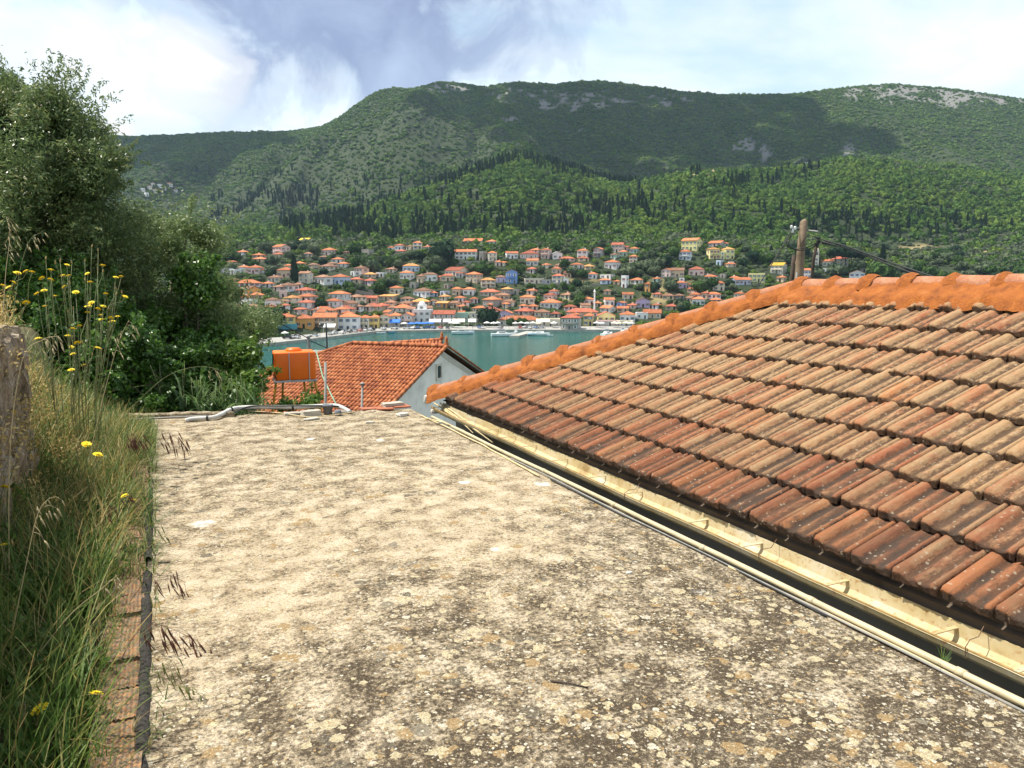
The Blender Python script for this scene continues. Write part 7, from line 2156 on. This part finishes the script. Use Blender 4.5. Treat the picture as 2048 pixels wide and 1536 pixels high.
# ---- wild oats and drooping bromes
simple('oat_straw', (0.46, 0.38, 0.21), .7, .15, 30); simple('brome_purple', (0.115, 0.050, 0.032), .8, .25, 30); simple('brome_green', (0.16, 0.17, 0.055), .8, .25, 30)
def spik(mt, Ls, Ws):
    return MB().lathe([(.0004, 0), (Ws, Ls * .25), (Ws * .8, Ls * .55), (.0004, Ls), ], n=5).mesh('spikelet', mt, True)
SP_OAT, SP_PUR, SP_GRN = spik(MATS['oat_straw'], .042, .0042), spik(MATS['brome_purple'], .062, .0034), spik(MATS['brome_green'], .062, .0034)
def grass_plant(path, D, sp, mt, label, nsp, frm=.55, rad=.0022, hang=1.0, name='wild_oat', scl=1.0):
    """path: photo points of the stem from root to tip"""
    n_ = len(path)
    P3 = [at(x, y, D + (i / (n_ - 1)) * .12) for i, (x, y) in enumerate(path)]
    out = []
    for i in range(n_ - 1):
        for j in range(8):
            f_ = j / 8; p0, p1, p2, p3 = P3[max(i - 1, 0)], P3[i], P3[i + 1], P3[min(i + 2, n_ - 1)]
            out.append(.5 * ((2 * p1) + (p2 - p0) * f_ + (2 * p0 - 5 * p1 + 4 * p2 - p3) * f_ ** 2 + (3 * p1 - p0 - 3 * p2 + p3) * f_ ** 3))
    out.append(P3[-1])
    o = empty(name, P3[0]); tag(o, label, 'grass', 'tall seeding grasses')
    mb = MB().tube([p - P3[0] for p in out], rad, 5, rad * .4)
    k0 = int(len(out) * frm)
    sps = []
    for i in range(nsp):
        kx = k0 + int((len(out) - 1 - k0) * (i + r_.random()) / nsp)
        b0 = out[kx] - P3[0]
        off = Vector((r_.uniform(-.045, .06), r_.uniform(-.04, .04), r_.uniform(-.055, .01) * hang)) * scl
        mb.tube([b0, b0 + off * .55 + Vector((0, 0, .012 * scl)), b0 + off], rad * .35, 4)
        sps.append(b0 + off)
    mb.build('stem', mt, o, True)
    for p in sps:
        e_ = Vector((r_.uniform(.15, .65), r_.uniform(-.25, .25), -1)).to_track_quat('Z', 'Y').to_euler()
        link('spikelet', sp, o, p, e_, (scl * r_.uniform(.8, 1.15),) * 3)
oat = MATS['oat_straw']
grass_plant([(175, 930), (205, 800), (235, 690), (258, 640)], 4.9, SP_OAT, oat, 'tall straw-coloured wild oat leaning across the dark shrubs', 12, .62)
grass_plant([(190, 900), (250, 830), (330, 755), (400, 733), (452, 745)], 5.3, SP_OAT, MATS['weed_stem'], 'long green stalk arching right over the far kerb', 7, .8, .0022)
grass_plant([(18, 1150), (20, 900), (45, 720), (85, 680), (118, 672)], 3.6, SP_OAT, oat, 'wild oat rising in front of the rubble wall face', 9, .7)
grass_plant([(5, 640), (12, 540), (20, 470), (12, 432)], 5.2, SP_OAT, oat, 'straw wild oat standing on the wall at the upper left edge', 14, .45)
grass_plant([(25, 640), (40, 540), (60, 480), (84, 465)], 5.3, SP_OAT, MATS['weed_stem'], 'green oat with hanging spikelets on the wall top', 9, .6)
grass_plant([(20, 1290), (50, 1140), (75, 1030), (100, 995)], 3.0, SP_OAT, oat, 'pale wild oat in the grass below the wall', 10, .55)
grass_plant([(60, 1330), (140, 1230), (200, 1180), (235, 1150)], 2.9, SP_OAT, oat, 'bent pale stalk crossing the grass at lower left', 4, .8)
for (path, D, pur, nsp, lab, scl) in [([(225, 980), (250, 900), (262, 868), (275, 880)], 5.2, 1, 16, 'purple drooping brome at the far end of the brick edging', 1.0), ([(240, 985), (300, 890), (335, 866), (360, 885)], 5.3, 1, 16, 'purple drooping brome hanging over the concrete, farthest right', 1.0),
                                      ([(225, 1260), (285, 1170), (330, 1150), (372, 1165)], 3.7, 1, 12, 'purple brome with three heads over the middle of the concrete edge', .9), ([(215, 1380), (270, 1270), (320, 1250), (400, 1285)], 3.1, 1, 18, 'dark purple brome drooping over the felt strip', 1.0),
                                      ([(200, 1480), (280, 1380), (370, 1375), (455, 1430)], 2.75, 0, 18, 'large green brome drooping onto the concrete near the bottom', 1.05), ([(230, 1180), (262, 1080), (290, 1045), (325, 1070)], 4.0, 0, 10, 'thin green brome in front of the white lime patch', .7),
                                      ([(240, 1500), (300, 1390), (330, 1330), (345, 1320)], 2.8, 0, 8, 'thin upright green brome beside the felt strip', .7), ([(150, 1200), (190, 1080), (225, 1010), (262, 985)], 3.9, 1, 8, 'slender purple grass over the brick edging', .7)]:
    grass_plant(path, D, SP_PUR if pur else SP_GRN, MATS['brome_purple'] if pur else MATS['brome_green'], lab, int(nsp * 1.4), .58, .0018, 1.0, 'brome_grass', scl * 1.3)
# foxtail barley tufts along the bricks
FOX = MB()
rf = random.Random(3)
FOX.lathe([(.001, 0), (.006, .012), (.007, .03), (.002, .055)], n=6)
for i in range(26):
    a = rf.uniform(0, 6.28); z = rf.uniform(.008, .05); l_ = rf.uniform(.02, .04)
    p0 = Vector((math.cos(a) * .005, math.sin(a) * .005, z)); p1 = p0 + Vector((math.cos(a) * l_ * .35, math.sin(a) * l_ * .35, l_))
    FOX.add([p0 + Vector((.0006, 0, 0)), p0 - Vector((.0006, 0, 0)), p1], [(0, 1, 2)])
FOXM = FOX.mesh('seed_head', MATS['oat_straw'])
for i, (x, y, D) in enumerate([(215, 1150, 3.9), (205, 1190, 3.7), (225, 1110, 4.05), (190, 1230, 3.5), (200, 1260, 3.35), (310, 1190, 3.5), (278, 1145, 3.8), (185, 1300, 3.2), (240, 1120, 4.0), (265, 1470, 2.6), (300, 1500, 2.5)]):
    tip = at(x, y, D); root = tip + Vector((rf.uniform(-.05, .03), rf.uniform(-.05, .05), -.22)); root.z = max(root.z, -.02)
    o = empty('foxtail_grass', root); tag(o, f'straw foxtail grass beside the brick edging, {ordinal(i + 1)} counting from far to near' if False else f'straw foxtail grass sprouting beside the brick edging, {ordinal(i + 1)} of eleven seed heads', 'grass', 'foxtail grasses')
    MB().tube([(0, 0, 0), (tip - root) * .5 + Vector((.008, 0, .01)), tip - root], .0013, 4).build('stem', MATS['weed_stem'], o)
    link('seed_head', FOXM, o, tip - root, (rf.uniform(-.3, .3), rf.uniform(-.1, .4), 0))
# tuft by the conduit at the right
o = empty('grass_tuft', QT(2.93, 2.05, -.01)); tag(o, 'small green grass tuft growing beside the conduit at lower right', 'grass')
V, F, T = blades(np.zeros((26, 3)), (.04, .11), (.001, .002), (.05, .8), 77)
link('blades', np_mesh('blades', V, F, MATS['grass_green'], False, {'tint': ('POINT', T)}), o)

# ================================================================== TREES AND SHRUBS BEYOND THE TERRACE
leafmat('olive_leaf', [(0, (0.070, 0.120, 0.034)), (.4, (0.130, 0.195, 0.058)), (.75, (0.20, 0.265, 0.095)), (1, (0.31, 0.35, 0.18))], .45, .45, .45, attr='tint')
leafmat('holm_leaf', [(0, (0.045, 0.090, 0.024)), (.5, (0.100, 0.155, 0.042)), (.85, (0.185, 0.220, 0.072)), (1, (0.28, 0.26, 0.10))], .45, .4, .45, attr='tint')
leafmat('ivy_leaf', [(0, (0.024, 0.075, 0.010)), (.5, (0.062, 0.150, 0.017)), (1, (0.140, 0.255, 0.032))], .42, .35, .5, attr='tint')
leafmat('bright_leaf', [(0, (0.035, 0.090, 0.010)), (.5, (0.080, 0.165, 0.018)), (1, (0.170, 0.240, 0.035))], .4, .4, .4, attr='tint')
leafmat('reed_leaf', [(0, (0.040, 0.100, 0.020)), (.5, (0.085, 0.160, 0.040)), (1, (0.17, 0.24, 0.08))], .35, .4, .4, attr='tint')
simple('olive_bark', (0.13, 0.105, 0.08), .95, .25, 6, bumpk=.6)
def leafy_tree(name, base, ell, nclump, nleaf, size, mt, label, cat='tree', aspect=.32, seed=1, clump=.42, trunk=.12, inner=.35, spray=True, group=None):
    """ell: list of (center, radii) ellipsoids the crown fills"""
    r = np.random.default_rng(seed)
    C = []
    vol = np.array([e_[1][0] * e_[1][1] * e_[1][2] for e_ in ell]) ** .67; vol /= vol.sum()
    for (c, rad), f_ in zip(ell, vol):
        k = max(3, int(nclump * f_))
        d = r.normal(size=(k, 3)); d /= np.linalg.norm(d, axis=1)[:, None]
        rr_ = (inner + (1 - inner) * r.random(k) ** .6)
        C.append(np.array(c) + d * rr_[:, None] * np.array(rad))
    C = np.concatenate(C)
    rc = clump * (.55 + .75 * r.random(len(C)))
    o = empty(name, base); tag(o, label, cat, group)
    V, F, T = leafcloud(C - np.array(base), rc, nleaf, size, seed + 5, aspect)
    if spray:   # thin sprigs break the outline
        k = nleaf // 9
        idx = r.integers(0, len(C), k // 14)
        ctr = np.mean([e_[0] for e_ in ell], axis=0)
        dirs = C[idx] - ctr; dirs /= np.linalg.norm(dirs, axis=1)[:, None] + 1e-6
        dirs += r.normal(size=dirs.shape) * .45 + np.array([0, 0, .35]); dirs /= np.linalg.norm(dirs, axis=1)[:, None]
        pts = []
        for i_, d_ in zip(idx, dirs):
            s_ = np.linspace(.5, 1.0, 7)[:, None] * rc[i_] * 1.75
            pts.append(C[i_] + d_ * s_ - np.array(base))
        pts = np.concatenate(pts)
        V2, F2, T2 = leafcloud(pts, size[1] * 1.1, len(pts) * 3, size, seed + 9, aspect)
        V, F, T = cat_((V, F, T), (V2, F2, T2))
    link('crown', np_mesh('crown', V, F, MATS[mt], False, {'tint': ('POINT', T)}), o)
    mb = MB(); ctr = Vector(np.mean([e_[0] for e_ in ell], axis=0)) - Vector(base)
    fork = Vector((ctr.x * .4, ctr.y * .4, max(.3, ctr.z * .45)))
    mb.tube([(0, 0, -.3), fork * .5 + Vector((.05, 0, 0)), fork], [trunk * 1.3, trunk, trunk * .8], 8)
    for i in range(min(len(C), 26)):
        e_ = Vector(C[int(i * len(C) / 26) % len(C)]) - Vector(base)
        md = fork.lerp(e_, .5) + Vector((r.uniform(-.1, .1), r.uniform(-.1, .1), .1))
        mb.tube([fork, md, e_], [trunk * .5, trunk * .26, trunk * .08], 5)
    mb.build('trunk', MATS['olive_bark'], o, True)
    return o
def E_(px_, py_, D, rx, ry, rz):
    """ellipsoid centred on a photo pixel; radii in photo pixels across and up, depth in metres"""
    k = D / FPX
    return (tuple(at(px_, py_, D)), (rx * k, ry, rz * k))
leafy_tree('holm_oak', tuple(at(20, 900, 13.5).xy) + (-3.2,), [E_(30, 330, 13, 150, 1.6, 170), E_(120, 310, 12.6, 75, 1.2, 120), E_(60, 238, 13, 70, 1.0, 75), E_(170, 420, 12.6, 85, 1.2, 110), E_(-60, 260, 13.2, 110, 1.5, 150), E_(40, 520, 12.8, 170, 1.5, 110), E_(195, 340, 12.8, 40, .8, 75), E_(95, 225, 12.9, 55, .9, 50), E_(-30, 240, 13, 90, 1.1, 75), E_(100, 440, 12.4, 130, 1.2, 120)],
           210, 165000, (.024, .046), 'holm_leaf', 'big dark evergreen tree filling the upper left corner', seed=31, clump=.40, trunk=.22)
leafy_tree('olive_tree', tuple(at(330, 900, 15.5).xy) + (-3.6,), [E_(330, 560, 15, 90, 1.3, 120), E_(300, 470, 15, 45, .9, 55), E_(395, 500, 15, 45, .9, 60), E_(400, 600, 14.6, 75, 1.2, 90), E_(270, 620, 14.8, 60, 1, 80)],
           100, 72000, (.020, .042), 'olive_leaf', 'grey-green olive tree left of the village, beside the dark tree', seed=41, clump=.32, trunk=.16)
leafy_tree('olive_tree', tuple(at(480, 900, 17).xy) + (-4.4,), [E_(470, 660, 17, 60, 1.1, 60), E_(510, 650, 17, 40, .8, 38), E_(420, 690, 16.6, 50, .9, 55)],
           44, 28000, (.020, .040), 'olive_leaf', 'lower small olive tree in front of the quay end', seed=51, clump=.28, trunk=.12)
leafy_tree('ivy_thicket', tuple(at(380, 840, 14).xy) + (-3.6,), [E_(390, 570, 14.0, 36, .5, 46), E_(330, 670, 14, 60, .9, 50), E_(420, 700, 13.8, 70, .8, 40)],
           40, 19000, (.024, .046), 'ivy_leaf', 'dark ivy thicket climbing in front of the olive tree', 'shrub', .75, 61, .30, .08)
leafy_tree('leafy_shrub', tuple(at(265, 760, 11.4).xy) + (0.0,), [E_(262, 690, 11.4, 55, .6, 42), E_(215, 680, 11.2, 35, .5, 35), E_(320, 720, 11.6, 60, .6, 45), E_(370, 740, 11.8, 50, .6, 45)],
           40, 17000, (.020, .042), 'ivy_leaf', 'glossy green shrub behind the grassy mound', 'shrub', .7, 71, .22, .05)
leafy_tree('leafy_shrub', tuple(at(170, 780, 11).xy) + (.2,), [E_(150, 640, 11.6, 100, .8, 70), E_(60, 600, 11.8, 90, .8, 80), E_(200, 730, 11, 50, .5, 50), E_(90, 720, 11.2, 80, .6, 60)],
           55, 26000, (.022, .044), 'ivy_leaf', 'dark green shrub in the shade under the big tree', 'shrub', .6, 81, .30, .06)
leafy_tree('fruit_bush', tuple(at(470, 840, 12.4).xy) + (-2.2,), [E_(462, 735, 12.4, 60, .5, 34), E_(430, 760, 12, 50, .5, 36), E_(480, 775, 12, 40, .5, 28)],
           34, 8500, (.030, .062), 'bright_leaf', 'bright green broad-leaved bush left of the orange tank', 'shrub', .5, 91, .20, .04)
leafy_tree('dark_bush', tuple(at(330, 860, 12.6).xy) + (-2.0,), [E_(300, 790, 12.2, 60, .5, 42), E_(360, 790, 12.6, 70, .6, 45), E_(440, 800, 12.8, 90, .6, 40)],
           34, 14000, (.020, .044), 'ivy_leaf', 'dark shaded bush behind the far kerb', 'shrub', .6, 101, .24, .05)
leafy_tree('leafy_shrub', tuple(at(180, 830, 10.8).xy) + (.3,), [E_(130, 775, 10.6, 60, .5, 40), E_(200, 765, 10.8, 60, .5, 36), E_(265, 770, 11.2, 50, .5, 36), E_(215, 720, 11.0, 60, .5, 40), E_(215, 806, 10.6, 50, .3, 18), E_(295, 810, 10.9, 45, .3, 14)],
           48, 18000, (.020, .040), 'ivy_leaf', 'green shrub rising right behind the hawkweeds on the bank', 'shrub', .6, 141, .22, .05)
# potted-looking low plants by the tank legs
leafy_tree('low_bush', tuple(at(590, 840, 12.6).xy) + (-2.2,), [E_(576, 810, 12.4, 18, .2, 6), E_(622, 805, 12.4, 18, .2, 8)],
           12, 1000, (.024, .05), 'bright_leaf', 'low green bush between the legs of the tank stand', 'shrub', .45, 111, .14, .03)
# reeds and big-leaved grasses before the bushes
for i, (x, y, D, n_, lab) in enumerate([(395, 800, 11.0, 46, 'broad-leaved reed clump left of the white hose bend'), (440, 800, 11.2, 60, 'broad-leaved reed clump behind the white hose bend'), (490, 800, 11.0, 52, 'broad-leaved reed clump between hose and orange tank'), (350, 770, 11.2, 26, 'slender reed clump beside the dark bush')]):
    root = at(x, y + 45, D)
    o = empty('reed_clump', root); tag(o, lab, 'reeds', 'reed clumps')
    r = np.random.default_rng(i + 200)
    P0 = np.column_stack([r.normal(0, .14, n_), r.normal(0, .14, n_), r.random(n_) * .25])
    V, F, T = blades(P0, (.35, .85), (.008, .020), (.05, .7), i + 210, 7, 2.2)
    link('leaves', np_mesh('leaves', V, F, MATS['reed_leaf'], True, {'tint': ('POINT', T)}), o)
    mb = MB()
    for k in range(8): mb.tube([P0[k], P0[k] + np.array([r.normal(0, .05), r.normal(0, .05), .45])], .006, 5, .003)
    mb.build('stem', MATS['weed_stem'], o, True)
# old broken masonry on the mound
rock(303, 778, .22, .18, .30, 33, MATS['rubble_stone'], 'mound_stone', 'rough upright stone on the grassy mound', 'stone', .3, .05, .4)
# two more trees beyond, so the slope below the terrace is clothed
for (x, D, r0, zb, lab, sd) in [(560, 24, 1.6, None, 'green shrub on the slope below the orange tank', 121), (470, 26, 2.0, None, 'dark shrub on the slope behind the small olive', 131)]:
    p = at(x, 830, D); z0 = float(Hz(p.x, D))
    leafy_tree('slope_shrub', (p.x, D, z0), [((p.x, D, z0 + 1.0), (r0, r0, 1.3))], 20, 6000, (.04, .08), 'ivy_leaf', lab, 'shrub', .6, sd, .5, .06)
